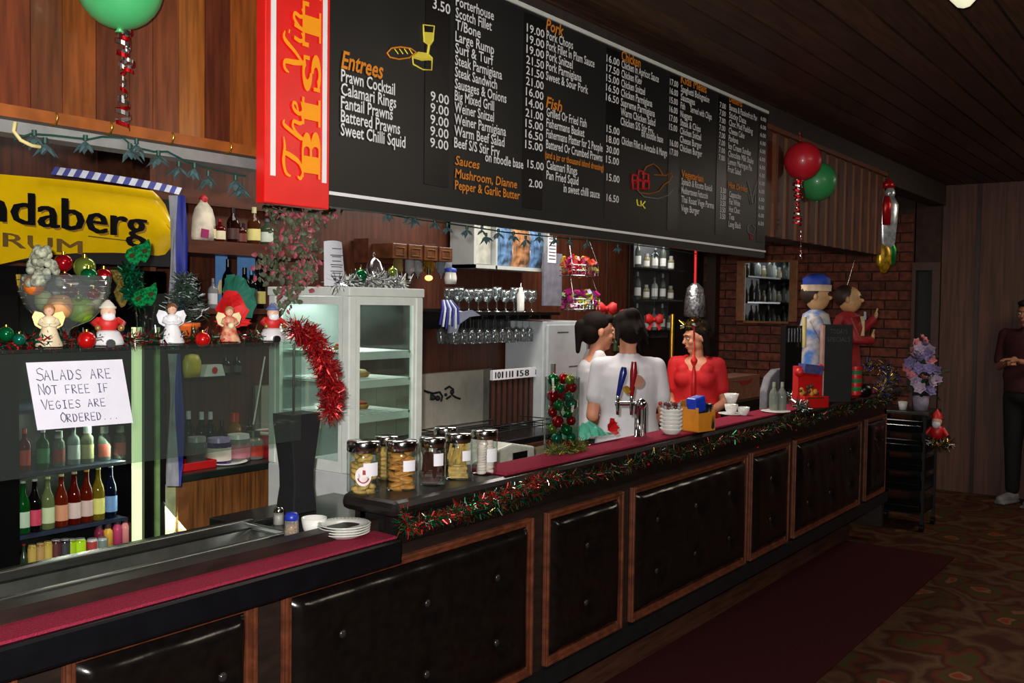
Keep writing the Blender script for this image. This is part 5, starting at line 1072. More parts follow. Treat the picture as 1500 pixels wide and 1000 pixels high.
# number rack: white digits strip with hanging dockets below
A0, A1 = at(722, 557, 3.3), at(793, 553, 3.3)
nr = thing('number_rack', 'white strip of order numbers above hanging brown docket slots', 'number rack', (A0.x, 3.3, A0.z))
W_ = A1.x-A0.x; B().box(0, W_, 0, .02, 0, .055).mk('number_strip', PAPER, nr)
b_ = B()
for s_, x_, w_ in (('10', .04, .1), ('1', .17, .02), ('11', .25, .08), ('1', .37, .02), ('1', .47, .025), ('5', .53, .075), ('8', .635, .085), ('8', .86, .07)):
    for o_ in (0, .006, .012): put_text(b_, s_, ((x_+o_)*W_, -.001-o_*.01, .01), (1, 0, 0), (0, 0, 1), w_*W_, .036, 0, .0)
b_.mk('number_lettering', P('black_print', (16, 16, 18), .6), nr)['kind'] = 'stuff'
for i in range(9): B().box(W_*(i+.1)/9, W_*(i+.62)/9, .01, .018, -.26, 0).mk('docket_slot', P('docket_brown', (70, 38, 28), .5), nr)
B().box(0, W_, .018, .024, -.26, 0).mk('rack_back', P('rack_back_dark', (26, 16, 14), .6), nr); B().box(W_*.3, W_*.34, .0, .03, -.262-.13, -.26).box(W_*.8, W_*.84, .0, .03, -.262-.13, -.26).mk('stand_leg', BLKM, nr)
# pale document fridge / white board door
F0, F1 = at(776, 470, 3.35), at(838, 472, 3.35)
wf = thing('upright_fridge', 'tall white upright fridge with steel side between glass rack and women', 'fridge', (F0.x, 3.25, 0))
B().box(0, F1.x-F0.x, 0, .28, 0, F0.z).mk('body', P('fridge_white', (186, 192, 196), .35, var=.03), wf, bevel=.006); B().box(.02, F1.x-F0.x-.01, -.02, 0, .05, F0.z-.02).mk('door', P('fridge_white', ()), wf, bevel=.006)
B().box(F1.x-F0.x-.0, F1.x-F0.x+.14, -.02, .28, 0, F0.z-.0).mk('steel_side', STEEL, wf, bevel=.004); B().box(.05, .07, -.045, -.02, 1.0, 1.25).mk('handle', STEEL, wf, bevel=.003)
for u_, v_, w_ in ((.12, F0.z-.07, .12), (.36, F0.z-.08, .14), (.25, F0.z-.28, .1), (.45, F0.z-.28, .1)): B().box(u_, u_+w_, -.0215, -.02, v_, v_+.007).mk('printed_line', P('print_ink', ()), wf)
# glass racks on the wall
g0, g1_ = at(655, 458, 3.3), at(792, 456, 3.3)
gr = thing('glass_rack', 'black wall rack holding stemmed glasses above and below', 'shelf', (g0.x, 3.3, g0.z)); GWd = g1_.x-g0.x+.12
B().box(0, GWd, -.06, .2, -.012, .005).mk('shelf_board', BLK, gr); B().box(0, GWd, .19, .235, -.09, .02).mk('wall_bracket', BLK, gr)
for i in range(9): B().box(i*GWd/9, i*GWd/9+.012, -.06, .2, -.035, -.012).mk('hanging_rail', BLK, gr)
def wineglass(loc, h, r, label, group, inv=False):
    t = thing('wine_glass', label, 'glass', loc, 0, group); pf = [(0, 0), (.75*r, .0), (.75*r, .01*h), (.08*r, .05*h), (.07*r, .42*h), (.5*r, .48*h), (.95*r, .62*h), (r, .78*h), (.82*r, h), (.79*r, h), (.95*r, .78*h), (.9*r, .64*h), (.4*r, .51*h), (0, .49*h)]
    B().lathe(pf, n=14, caps=False).mk('glass', GLB, t)
    if inv: t.rotation_euler = (PI, 0, 0); t.location = (loc[0], loc[1], loc[2]+h)
    return t
w0 = wineglass((g0.x+.12, 3.32, g0.z+.006), .13, .033, 'clear glass upright on the wall rack, first from the left in the front row', 'upright glasses on the wall rack')
for i in range(1, 18):
    copy_tree(w0, (g0.x+.12+(i % 9)*.085+.03*(i//9), 3.32+.09*(i//9), g0.z+.006), i*.4, 'clear glass upright on the wall rack, %s from the left in the %s row' % (ORD[i % 9], 'back' if i > 8 else 'front'), (1, 1, random.uniform(.85, 1.1)), ch=kids(w0))
w1 = wineglass((g0.x+.06, 3.30, g0.z-.016-.15), .15, .030, 'stemmed glass hanging under the wall rack, first from the left in the front row', 'hanging glasses under the wall rack', True)
for i in range(1, 22):
    c = copy_tree(w1, (g0.x+.06+(i % 11)*.069, 3.30+.09*(i//11), g0.z-.016), None, 'stemmed glass hanging under the wall rack, %s from the left in the %s row' % (ORD[i % 11], 'back' if i > 10 else 'front'), ch=kids(w1)); c.rotation_euler = (PI, 0, i*.3)
p = at(775, 455, 3.22); t = thing('spray_bottle', 'white bottle with nozzle at the right end of the glass rack', 'bottle', (p.x, 3.28, g0.z+.006)); B().lathe([(0, 0), (.02, 0), (.022, .01), (.022, .1), (.012, .12), (.01, .14), (.0, .14)], n=12).mk('body', WHG, t); B().cyl((0, 0, .14), (0, 0, .165), .006, n=8).mk('nozzle', CHR, t)
p = at(655, 440, 3.15); ribs = B()
for i in range(7): ribs.tube([(p.x+.012*i-.04, 3.15, p.z), (p.x+.02*i-.07, 3.12, p.z-.04), (p.x+.024*i-.09, 3.12, p.z-.12-.01*(i % 3))], .006, 5, i % 2)
tag(ribs.mk('ribbon_bow', [P('flag_blue', ()), P('flag_white', ())]), 'blue and white ribbon bow left of the hanging glasses', 'ribbon')
p = at(690, 478, 3.15); c_ = B(); pts = [(at(x, y, 3.2)) for x, y in ((660, 470), (672, 458), (692, 454), (704, 462), (688, 464), (674, 474), (670, 486), (658, 488))]
c_.prism([(q_.x, q_.z) for q_ in pts], 3.2, 3.212); tag(c_.mk('cleaning_cloth', P('cloth_grey', (110, 116, 136), .9)), 'grey cloth draped over the left of the glass rack', 'cloth')
# spirit dispensers
d0, d1 = at(574, 378, 3.3), at(664, 378, 3.3)
so = thing('spirit_dispenser', 'row of four small wooden dispenser boxes over upturned bottles', 'dispenser', (d0.x, 3.3, d0.z)); DW = d1.x-d0.x
for i in range(4):
    x0 = i*DW/4+.006; o = B().box(x0, x0+DW/4-.014, 0, .14, 0, .075).mk('box', P('dispenser_wood', (92, 52, 28), .4, var=.2), so, bevel=.003); B().tube([(x0+.02, -.003, .018), (x0+DW/4-.034, -.003, .018), (x0+DW/4-.034, -.003, .056), (x0+.02, -.003, .056)], .002, 5, 0, True).mk('gilt_line', P('gilt_line', (130, 90, 36), .5), o)
B().box(-.02, DW+.02, .14, .24, -.02, .1).mk('wall_board', SW, so)
for i, (x, g, l, c) in enumerate(((583, (170, 150, 90), (190, 170, 110), (40, 40, 40)), (600, (200, 205, 210), None, (200, 200, 200)), (612, (190, 195, 195), (170, 172, 170), (30, 30, 30)), (628, (170, 130, 20), (216, 176, 30), (200, 200, 200)), (646, (170, 180, 190), (200, 204, 210), (40, 50, 60)), (655, (180, 185, 190), (190, 190, 190), (60, 60, 60)))):
    put('spirit', x, 408, 379, 3.36, g, l, c, ['upturned golden bottle, leftmost under the dispenser boxes', 'upturned clear bottle, second under the dispenser boxes', 'upturned clear labelled bottle, third under the dispenser boxes', 'upturned yellow bottle under the third dispenser box', 'upturned silver bottle under the fourth dispenser box', 'upturned clear bottle at the right of the dispenser row'][i], group='upturned bottles under the dispenser', inv=True, w=.05)
p = at(660, 402, 3.3); t = thing('small_jug', 'small white jug with blue top right of the dispensers', 'jug', (p.x, 3.3, p.z-.05)); B().lathe([(0, 0), (.03, 0), (.034, .03), (.028, .06), (.03, .065)], n=12).mk('body', WHG, t); B().lathe([(.03, .062), (.034, .08), (0, .09)], n=12).mk('top', colm((40, 60, 150), .4), t)
lp = thing('glint_ball', 'added glowing ball for an orange bulb below the spirit dispensers', 'lamp', tuple(at(628, 407, 3.2))); B().ball((0, 0, 0), (.02, .02, .014), 12, 8).mk('glint', P('warm_glint', (255, 150, 70), .4, emit=6), lp); B().cyl((0, 0, .01), (0, 0, .045), .008, n=8).mk('socket', BLK, lp); B().tube([(0, 0, .045), (0, .06, .09), (0, .34, .11)], .002, 5).mk('cord', BLK, lp)  # a glint made as an added glowing ball; its socket and cord are invented
# white wall cabinet with packets
c0, c1_ = at(694, 392, 3.35), at(793, 397, 3.35)
wc = thing('wall_cabinet', 'white open wall shelf with snack packets under the menu board', 'shelf', (c0.x, 3.35, c0.z)); CW_ = .74; CH = .33
B().box(0, CW_, 0, .18, 0, .02).box(0, .02, 0, .18, 0, CH).box(CW_-.02, CW_, 0, .18, 0, CH).box(0, CW_, 0, .18, CH-.02, CH).box(.2, .215, 0, .18, 0, CH).box(0, CW_, .17, .18, 0, CH).mk('carcass', P('shelf_white', (176, 180, 178), .5, var=.03), wc)
B().box(.03, .19, .03, .04, .025, .27).mk('notice_card', P('card_grey', (168, 170, 160), .7), wc)
for i, (x, w_, c, lab) in enumerate(((.24, .15, (96, 130, 170), 'pale blue snack packet, left one on the white wall shelf'), (.4, .17, (168, 120, 84), 'brown snack packet, middle one on the white wall shelf'), (.58, .13, (90, 124, 166), 'blue snack packet, right one on the white wall shelf'))):
    t = thing('snack_packet', lab, 'packet', (c0.x+x, 3.37, c0.z+.021), 0, 'packets on the white wall shelf'); B().rings([[(0, .02, 0), (w_, .02, 0), (w_, .04, 0), (0, .04, 0)], [(0.005, 0, .06), (w_-.005, 0, .06), (w_, .06, .06), (0, .06, .06)], [(0.005, 0, .18), (w_-.005, 0, .18), (w_, .06, .18), (0, .06, .18)], [(0, .025, .24), (w_, .025, .24), (w_, .035, .24), (0, .035, .24)]], 0, True, True).mk('packet', P('packet_%d' % i, c, .25, var=.35, scale=22, coat=.4), t)
# grey partition with paper, baskets of sweets
gp0, gp1 = at(797, 448, 3.3), at(824, 372, 3.3)
gpn = thing('price_board', 'grey hanging panel with a white price list taped on it', 'panel', (gp0.x, 3.3, gp0.z)); GW = gp1.x-gp0.x
B().box(0, GW, 0, .02, 0, gp1.z-gp0.z).mk('panel', P('panel_grey', (112, 112, 124), .5), gpn, bevel=.003); B().box(.03, GW*.62, -.002, 0, .26, .42).mk('paper_list', PAPER, gpn)
b_ = B(); [b_.box(.04, GW*.58, -.003, -.002, .28+i*.02, .286+i*.02) for i in range(7)]; b_.mk('printed_lines', P('print_ink', ()), gpn)
def sweets(px, py, cols_, label, seed):
    p = at(px, py, 3.05); q = pxm(p); t = thing('sweets_basket', label, 'basket', tuple(p), R_(-20)); rn = random.Random(seed); wv = 24*q
    a_ = B()
    for z in (0, .03, .06): a_.tube([(-wv, -.06, z), (wv, -.06, z), (wv, .06, z), (-wv, .06, z)], .003, 5, 0, True)
    for i in range(9): a_.cyl((-wv+i*wv/4, -.06, 0), (-wv+i*wv/4, -.06, .06), .002, n=5)
    a_.mk('wire_basket', CHR, t)
    s_ = B(); 
    for i in range(120):
        s_.obox((rn.uniform(-wv, wv), rn.uniform(-.055, .055), rn.uniform(.005, .105)), (.035, .022, .014), (rn.random()*3, rn.random()*3, rn.random()*3), rn.randrange(len(cols_)))
    o = s_.mk('wrapped_sweets', cols_, t); o['kind'] = 'stuff'
    B().tube([(-wv, -.06, .06), (-wv*.8, 0, .2)], .002, 5).tube([(wv, -.06, .06), (wv*.8, 0, .2)], .002, 5).mk('hanger', CHR, t)
sw = lambda n_, c: P('sweet_'+n_, tuple(int(v*.8) for v in c) if c else (), .35, coat=.2, var=.2)
sweets(848, 404, [sw('red', (210, 30, 30)), sw('red', ()), sw('orange', (220, 90, 40)), sw('pink', (190, 40, 110)), sw('yellow', (214, 190, 50))], 'upper hanging wire basket of red wrapped sweets', 3)
sweets(850, 453, [sw('magenta', (200, 30, 130)), sw('magenta', ()), sw('yellow', ()), sw('purple', (110, 40, 140)), sw('lime', (150, 190, 60))], 'lower hanging wire basket of magenta wrapped sweets', 4)
for i, (x, y) in enumerate(((888, 452), (921, 462), (958, 468))):
    p = at(x, y, 3.0+.1*i); t = thing('red_bow', 'red fabric bow hanging above the women, %s' % ['left one', 'middle one', 'right one by the yellow cloth'][i], 'bow', tuple(p), -.8); b_ = B()
    for s_ in (-1, 1): b_.rings([[(s_*.0, -.01, -.012), (s_*.0, .01, -.012), (s_*.0, .01, .012), (s_*.0, -.01, .012)], [(s_*.035, -.025, -.03), (s_*.035, .02, -.03), (s_*.035, .02, .04), (s_*.035, -.025, .04)], [(s_*.06, -.02, -.02), (s_*.06, .015, -.02), (s_*.06, .015, .03), (s_*.06, -.02, .03)]]); b_.add([(0, -.01, 0), (s_*.03, -.012, -.075), (s_*.055, -.01, -.06)], [(0, 1, 2)])
    b_.mk('loops', P('bow_red', (190, 20, 20), .6), t); B().cyl((0, 0, 0), (0, 0, CEIL-.01-p.z), .0012, n=5).mk('string', BLKM, t); B().ball((0, -.012, 0), .016, 8, 6).mk('knot', P('bow_red', ()), t)

# ---- on the upper bar
def onbar(px, py, d=.03):
    p = atZ(px, py, UZ+.008); dd_ = Vector((p.x, p.y, 0)).normalized()*d; return p+dd_
# bauble tower
p = onbar(822, 662); TX, TY = p.x, p.y; q = pxm(p); hh = 116*q; rr = 25*q
vs_ = tag(B().lathe([(0, 0), (rr*1.0, 0), (rr*1.03, .004), (rr*1.03, hh*.93), (rr*1.0, hh*.93), (rr*1.0, .006), (0, .006)], n=24, caps=False).mk('glass_cylinder', GL, loc=(TX, TY, UZ+.009)), 'tall clear glass cylinder packed with coloured baubles on the bar', 'vase')
rn = random.Random(5); mats_ = [(GBALL, 'green'), (RBALL, 'red'), (LBALL, 'gold green'), (GBALL, 'green'), (RBALL, 'red'), (P('teal_ball', ()), 'teal')]
lvl = 0; k_ = 0; z = .018
while z < hh*1.0:
    for j in range(3):
        m, cn = mats_[int(rn.random()*6)]; rb_ = .0168*(.85+.35*rn.random())*q/.00215; a_ = j*2.1+lvl*1.1
        t = thing('bauble', '%s bauble in the glass cylinder, %s tier from the bottom, %s side' % (cn, ORD[lvl], ['right', 'back', 'left'][j]), 'bauble', (TX+rr*.56*math.cos(a_), TY+rr*.56*math.sin(a_), UZ+.01+z), 0, '%s baubles in the glass cylinder' % cn)
        B().ball((0, 0, 0), rb_, 12, 8).mk('ball', m, t); B().cyl((0, 0, rb_*.95), (0, 0, rb_*1.15), rb_*.22, n=6).mk('cap', GOLD, t); k_ += 1
    z += .026*q/.00215; lvl += 1
tg = tinsel('pine_sprig', [(TX-.1, TY-.02, UZ+.02), (TX, TY-.05, UZ+.02), (TX+.07, TY-.04, UZ+.02)], .026, 1100, [P('pine_green', (44, 70, 30), .6), P('pine_light', (96, 110, 44), .6), GOLD], 40, .022, .0013); tag(tg, 'green pine sprigs with gold around the foot of the bauble cylinder', 'greenery')
p = onbar(875, 650); t = thing('tissue_wrap', 'teal tissue paper with red bow lying on the bar', 'wrapping', (p.x, p.y+.05, UZ+.01)); rn = random.Random(6); b_ = B(); vs = []; n_ = 14
for i in range(n_+1):
    for j in range(8): vs.append((-.14+.26*i/n_, -.06+.12*j/7, .02+.055*rn.random()*math.sin(PI*(j+.5)/8)*math.sin(PI*(i+.5)/(n_+1))*1.2))
b_.add(vs, [(i*8+j, i*8+j+8, i*8+j+9, i*8+j+1) for i in range(n_) for j in range(7)], 0); b_.mk('tissue', P('teal_tissue', (70, 160, 136), .7), t)
b_ = B(); petal_fan(b_, 0, .13, .03, .045, 5, -.02, 9, -.3, 2.6); b_.mk('red_bow', RED, t)
# cream till behind the jars
t = thing('cream_till', 'low cream plastic till with black display behind the biscuit jars', 'till', (3.05, 2.35, 0)); B().prism([(-.16, .8), (.36, .8), (.36, 1.0), (.2, 1.03), (.0, 1.0), (-.16, .95)], 0, .3).mk('case', P('till_cream', (190, 192, 180), .5), t, bevel=.008); B().box(.2, .3, -.004, 0, .93, .99).mk('display', BLK, t); B().box(-.2, .5, -.02, .4, .76, .8).mk('stand_shelf', DWOOD, t)
B().box(-.2, .5, .0, .36, 0, .76).mk('cabinet_below', DWOOD, t)
# beer tap tower
p = onbar(938, 640); q = pxm(p); tt_ = thing('beer_tap', 'chrome beer tap tower with blue and red handles', 'tap', (p.x, p.y, UZ), YAW*-1+PI/2*0)
hz = 52*q; s_ = q
B().lathe([(8*s_, 0), (8*s_, 3*s_), (5*s_, 4*s_), (5*s_, hz*.9), (8*s_, hz*.95), (8*s_, hz), (0, hz*1.02)], (-4*s_, 0, 0), 14).lathe([(3*s_, 0), (3*s_, hz*.9)], (6*s_, .01, 0), 10).mk('column', CHR, tt_)
B().cyl((-38*s_, 0, hz*.97), (2*s_, 0, hz*.97), 3.2*s_, n=10).ball((0, -.01, hz*.97), 8*s_, 12, 8).mk('cross_pipe', CHR, tt_)
for x0, c, dx, top_ in ((-34, (24, 36, 110), 7, 62), (-14, (130, 16, 24), 2, 70)):
    B().lathe([(3.4*s_, 0), (2.6*s_, -10*s_), (2*s_, -18*s_), (0, -18*s_)], (x0*s_, -.004, hz), 10).lathe([(2*s_, 0), (3*s_, 4*s_), (1.6*s_, 12*s_)], (x0*s_, -.004, hz), 10).mk('spout', CHR, tt_)
    pts = [(x0*s_, -.004, hz+10*s_), ((x0+dx*.35)*s_, -.008, hz+22*s_), ((x0+dx)*s_, -.012, hz+44*s_), ((x0+dx*1.1)*s_, -.012, hz+(top_-10)*s_)]
    B().tube(pts, [3*s_, 4*s_, 5.6*s_, 3.8*s_], 10).mk('tap_handle', colm(c, .2), tt_, label='blue tap handle' if x0 == -34 else 'red tap handle')
B().cyl((-6*s_, -.012, hz+32*s_), (-6*s_, -.018, hz+32*s_), 9*s_, n=18).mk('round_badge', P('badge_brown', (150, 84, 50), .4), tt_, label='round brown tap badge'); B().cyl((-22*s_, -.008, hz+18*s_), (-20*s_, -.014, hz+20*s_), 7*s_, 6*s_, n=14).mk('round_badge', P('badge_gold', (170, 130, 40), .4), tt_, label='small gold tap badge')
# bowls
p = onbar(983, 637); q = pxm(p)
for i in range(6):
    r_ = 17*q; t = thing('bowl', 'white china bowl beside the orange box, %s from the bottom of its stack' % ORD[i] if i < 5 else 'topmost white bowl of the stack beside the orange box', 'bowl', (p.x, p.y, UZ+.009+i*5.6*q), 0, 'stack of white bowls on the bar')
    B().lathe([(0, 0), (r_*.55, 0), (r_*.6, .002), (r_*.95, 7*q), (r_, 9*q), (r_*.96, 9*q), (r_*.88, 7*q), (r_*.5, 2*q), (0, 2*q)], n=24).mk('dish', WHG, t)
p2 = (p.x, p.y, UZ+.009+5*5.6*q+5*q); t = thing('potpourri', 'heap of red and brown wrapped sweets in the top bowl', 'sweets', p2); b_ = B(); rn = random.Random(2)
for i in range(40): b_.ball((rn.gauss(0, 6*q), rn.gauss(0, 6*q), 5*q+rn.random()*7*q), 3*q, 6, 4, rn.randrange(3))
o = b_.mk('sweets', [sw('red', ()), sw('brown', (110, 60, 40)), sw('silver', (180, 180, 190))], t); o['kind'] = 'stuff'
# orange box with napkins
p = onbar(1022, 632); q = pxm(p); t = thing('napkin_box', 'orange cardboard box with blue napkin packet and black cup inside', 'box', (p.x, p.y, UZ+.009), R_(-8)); w_, h_ = 19*q, 44*q
bx = B(); bx.box(-w_, w_*1.3, -.04, -.037, 0, h_*.62).box(-w_, w_*1.3, .05, .053, 0, h_).box(-w_, -w_+.003, -.037, .05, 0, h_*.8).box(w_*1.3-.003, w_*1.3, -.037, .05, 0, h_*.7).box(-w_, w_*1.3, -.037, .05, 0, .003); bx.mk('box', P('box_orange', (206, 130, 30), .5, var=.05), t)
B().prism([(w_*.75, h_*.1), (w_*.9, h_*.5), (w_*.95, h_*.12), (w_*1.1, h_*.5), (w_*1.15, h_*.1), (w_*1.05, h_*.08), (w_*.95, h_*.04)], -.042, -.04).mk('printed_mark', BLKM, t)
tag(B().obox((p.x-.02, p.y, UZ+.01+h_*.88), (26*q, .05, 22*q), (0, -.15, R_(-8)), 0).mk('napkin_packet', P('packet_blue', (24, 60, 190), .35), bevel=.006), 'bright blue packet sticking out of the orange box', 'packet')
tag(B().lathe([(9*q, -30*q), (12*q, 0), (11*q, 0), (8*q, -30*q)], (p.x+.07, p.y, UZ+.01+h_*.85), 16, caps=True).mk('black_cup', BLK), 'black cup standing in the right of the orange box', 'cup')
def cup(px, py, rpx, hpx, label, saucer=False):
    p = onbar(px, py); q = pxm(p); t = thing('cup', label, 'cup', (p.x, p.y, UZ+.0085+(.004 if saucer else 0))); r_, h_ = rpx*q, hpx*q
    B().lathe([(0, 0), (r_*.55, 0), (r_*.6, .002), (r_*.9, h_*.5), (r_, h_), (r_*.95, h_), (r_*.84, h_*.5), (r_*.4, h_*.1), (0, h_*.1)], n=20).mk('cup_body', WHG, t)
    B().tube([(r_*.9, 0, h_*.8), (r_*1.35, 0, h_*.75), (r_*1.3, 0, h_*.35), (r_*.8, 0, h_*.3)], .003, 6).mk('handle', WHG, t)
    if saucer: tag(B().lathe([(0, 0), (r_*1.3, 0), (r_*1.9, .006), (r_*1.85, .008), (r_*1.2, .003), (0, .003)], (p.x, p.y, UZ+.0085), 28).mk('saucer', WHG), 'white saucer under the cup right of the orange box', 'saucer')
cup(1071, 608, 10, 14, 'white cup on a saucer right of the orange box', True); cup(1089, 609, 9, 12, 'white cup beside the saucered one, nearer the glass bottles')
p = onbar(1071, 594); q = pxm(p); t = thing('cup', 'white cup stacked on top of the saucered cup', 'cup', (onbar(1071, 608).x, onbar(1071, 608).y, UZ+.0135+14*q+.002)); B().lathe([(0, 0), (6*q, 0), (10*q, 12*q), (9*q, 12*q), (5*q, 1.5*q), (0, 1.5*q)], n=20).mk('cup_body', WHG, t); B().tube([(9*q, 0, 10*q), (13*q, 0, 9*q), (8*q, 0, 4*q)], .003, 6).mk('handle', WHG, t)
for x, lab in ((1133, 'clear glass bottle, left of two before the grey chair back'), (1145, 'clear glass bottle, right of two before the grey chair back')):
    p = onbar(x, 605); q = pxm(p); put('wine', x, 605, 563, p.y+.03, (170, 180, 170), None, (150, 150, 130), lab, group='clear bottles on the bar', w=.045, z=UZ+.008)
p = onbar(1128, 607); q = pxm(p); tag(B().lathe([(0, 0), (14*q, 0), (22*q, .006), (21*q, .008), (13*q, .003), (0, .003)], (p.x+.1, p.y+.01, UZ+.0085), 28).mk('plate', WHG), 'white plate with gold rim under the clear bottles', 'plate')
# cardboard box and grey chair back behind the bar
p0, p1 = at(1053, 600, 2.75), at(1113, 548, 2.75); t = thing('cardboard_box', 'brown cardboard box with red print behind the bar cups', 'box', (p0.x, 2.75, .95)); BW = p1.x-p0.x; BH = p1.z-.95
B().box(0, BW, 0, .2, 0, BH).mk('box', P('cardboard', (134, 84, 58), .8, var=.1), t); B().prism([(BW*.3, BH*.85), (BW*.7, BH*.8), (BW*.85, BH*.9), (BW*.75, BH*.66), (BW*.55, BH*.6), (BW*.5, BH*.75)], -.002, 0).mk('printed_mark', P('print_red', (150, 34, 30), .7), t)
t2 = thing('side_counter', 'low dark counter behind the bar carrying the cardboard box', 'counter', (6.1, 2.68, 0)); B().box(.0, 1.9, 0, .4, .9, .949).mk('top', BARBLK, t2); B().box(.05, 1.85, .03, .4, 0, .9).mk('front', DWOOD, t2)
pc = at(1136, 600, 2.2); t = thing('grey_chair', 'rounded grey chair back behind the clear bottles', 'chair', (pc.x, 2.15, 0)); p0, p1 = at(1113, 600, 2.15), at(1163, 538, 2.15); w_ = (p1.x-p0.x)/2; zt_ = p1.z
pf = [(-w_, .75), (-w_, zt_-.12), (-w_*.8, zt_-.04), (-w_*.4, zt_), (w_*.4, zt_), (w_*.8, zt_-.04), (w_, zt_-.12), (w_, .75)]
B().prism(pf, 0, .05).mk('backrest', P('chair_grey', (120, 116, 122), .7), t, bevel=.012); B().box(-w_, w_, .0, .38, .7, .76).mk('seat', P('chair_grey', ()), t, bevel=.01)
for sx in (-1, 1):
    for sy in (.02, .34): B().cyl((sx*w_*.85, sy, 0), (sx*w_*.85, sy, .7), .013, n=8).mk('leg', CHR, t)
# chocolate box, chalkboard, candles
p = onbar(1186, 597); q = pxm(p); t = thing('chocolate_box', 'red gift box printed with chocolates standing on the bar', 'box', (p.x, p.y, UZ+.009), R_(-35)); h_ = 60*q; w_ = 21*q
B().box(-w_, w_, 0, .05, 0, h_).mk('box', P('gift_red', (190, 24, 24), .3, coat=.4, var=.05), t, bevel=.002); B().box(-w_*.9, w_*1.1, -.05, 0, 0, h_*.28).mk('front_pack', P('gift_red', ()), t, bevel=.003, label='smaller red pack in front'); B().box(-w_*.7, w_*.7, -.052, -.05, h_*.23, h_*.26).mk('gold_band', GOLD, t)
b_ = B(); rn = random.Random(7)
for i in range(12): b_.ball((rn.uniform(-.8, .6)*w_, -.002, h_*rn.uniform(.32, .52)), (4*q, 2*q, 4*q), 8, 6, i % 2)
b_.mk('printed_chocolates', [colm((90, 50, 24), .4), colm((200, 150, 60), .4)], t); B().obox((0, .0, h_*.93), (w_*1.5, .06, h_*.22), (0, .1, 0)).mk('blue_topper', P('topper_blue', (70, 74, 130), .5, var=.2, scale=40), t)
B().ball((-w_*.9, 0, h_*.85), 7*q, 10, 8).ball((w_*.8, 0, h_*.95), 6*q, 10, 8).mk('red_pompom', RED, t)
tg = tinsel('silver_tinsel', [onbar(1158, 592)+Vector((0, 0, .05)), onbar(1164, 596)+Vector((0, 0, .02)), onbar(1175, 602)+Vector((0, -.02, .015))], .03, 500, [SILV, P('tinsel_green', ()), P('silver_grey', ())], 50, .025, .002); tag(tg, 'silver and green tinsel bunch at the foot of the red gift box', 'tinsel')
p = onbar(1226, 590); q = pxm(p); t = thing('chalkboard_sign', 'tall black chalkboard menu standing on the far bar end', 'sign', (p.x, p.y, UZ+.009), R_(-42)); w_, h_ = 23*q, 114*q
B().box(-w_, w_, 0, .02, 0, h_).mk('board', P('chalk_black', (24, 28, 28), .6), t, bevel=.003); B().obox((-w_-.008, .005, h_*.5), (.012, .03, h_*.98), (0, 0, 0)).mk('side_rail', P('rail_pink', (190, 150, 140), .5), t)
B().box(-w_*.2, w_*.2, .02, .1, 0, .01).mk('foot', BLK, t)
b_ = B(); put_text(b_, 'TODAYS', (-w_*.6, -.001, h_*.88), (1, 0, 0), (0, 0, 1), w_*1.2, h_*.06, 0); put_text(b_, 'SPECIALS', (-w_*.8, -.001, h_*.78), (1, 0, 0), (0, 0, 1), w_*1.6, h_*.06, 0); b_.mk('chalk_lettering', P('chalk_dim', (70, 76, 76), .8), t)
p = onbar(1171, 590); q = pxm(p); t = thing('bottle_display', 'black stand with cream candle behind the red gift box', 'stand', (p.x, p.y+.04, UZ+.009), R_(-35)); B().box(-14*q, 14*q, 0, .05, 0, 112*q).mk('stand', BLK, t); B().cyl((14*q, -.02, 80*q), (14*q, -.02, 125*q), 3*q, n=10).mk('candle', P('candle_cream', (206, 190, 120), .5), t)
for i in range(5): B().cyl(((-10+5*i)*q, -.006, 88*q), ((-10+5*i)*q, -.006, 108*q), 1.6*q, n=8).mk('dark_bottle', colm((60, 60, 66), .15), t)
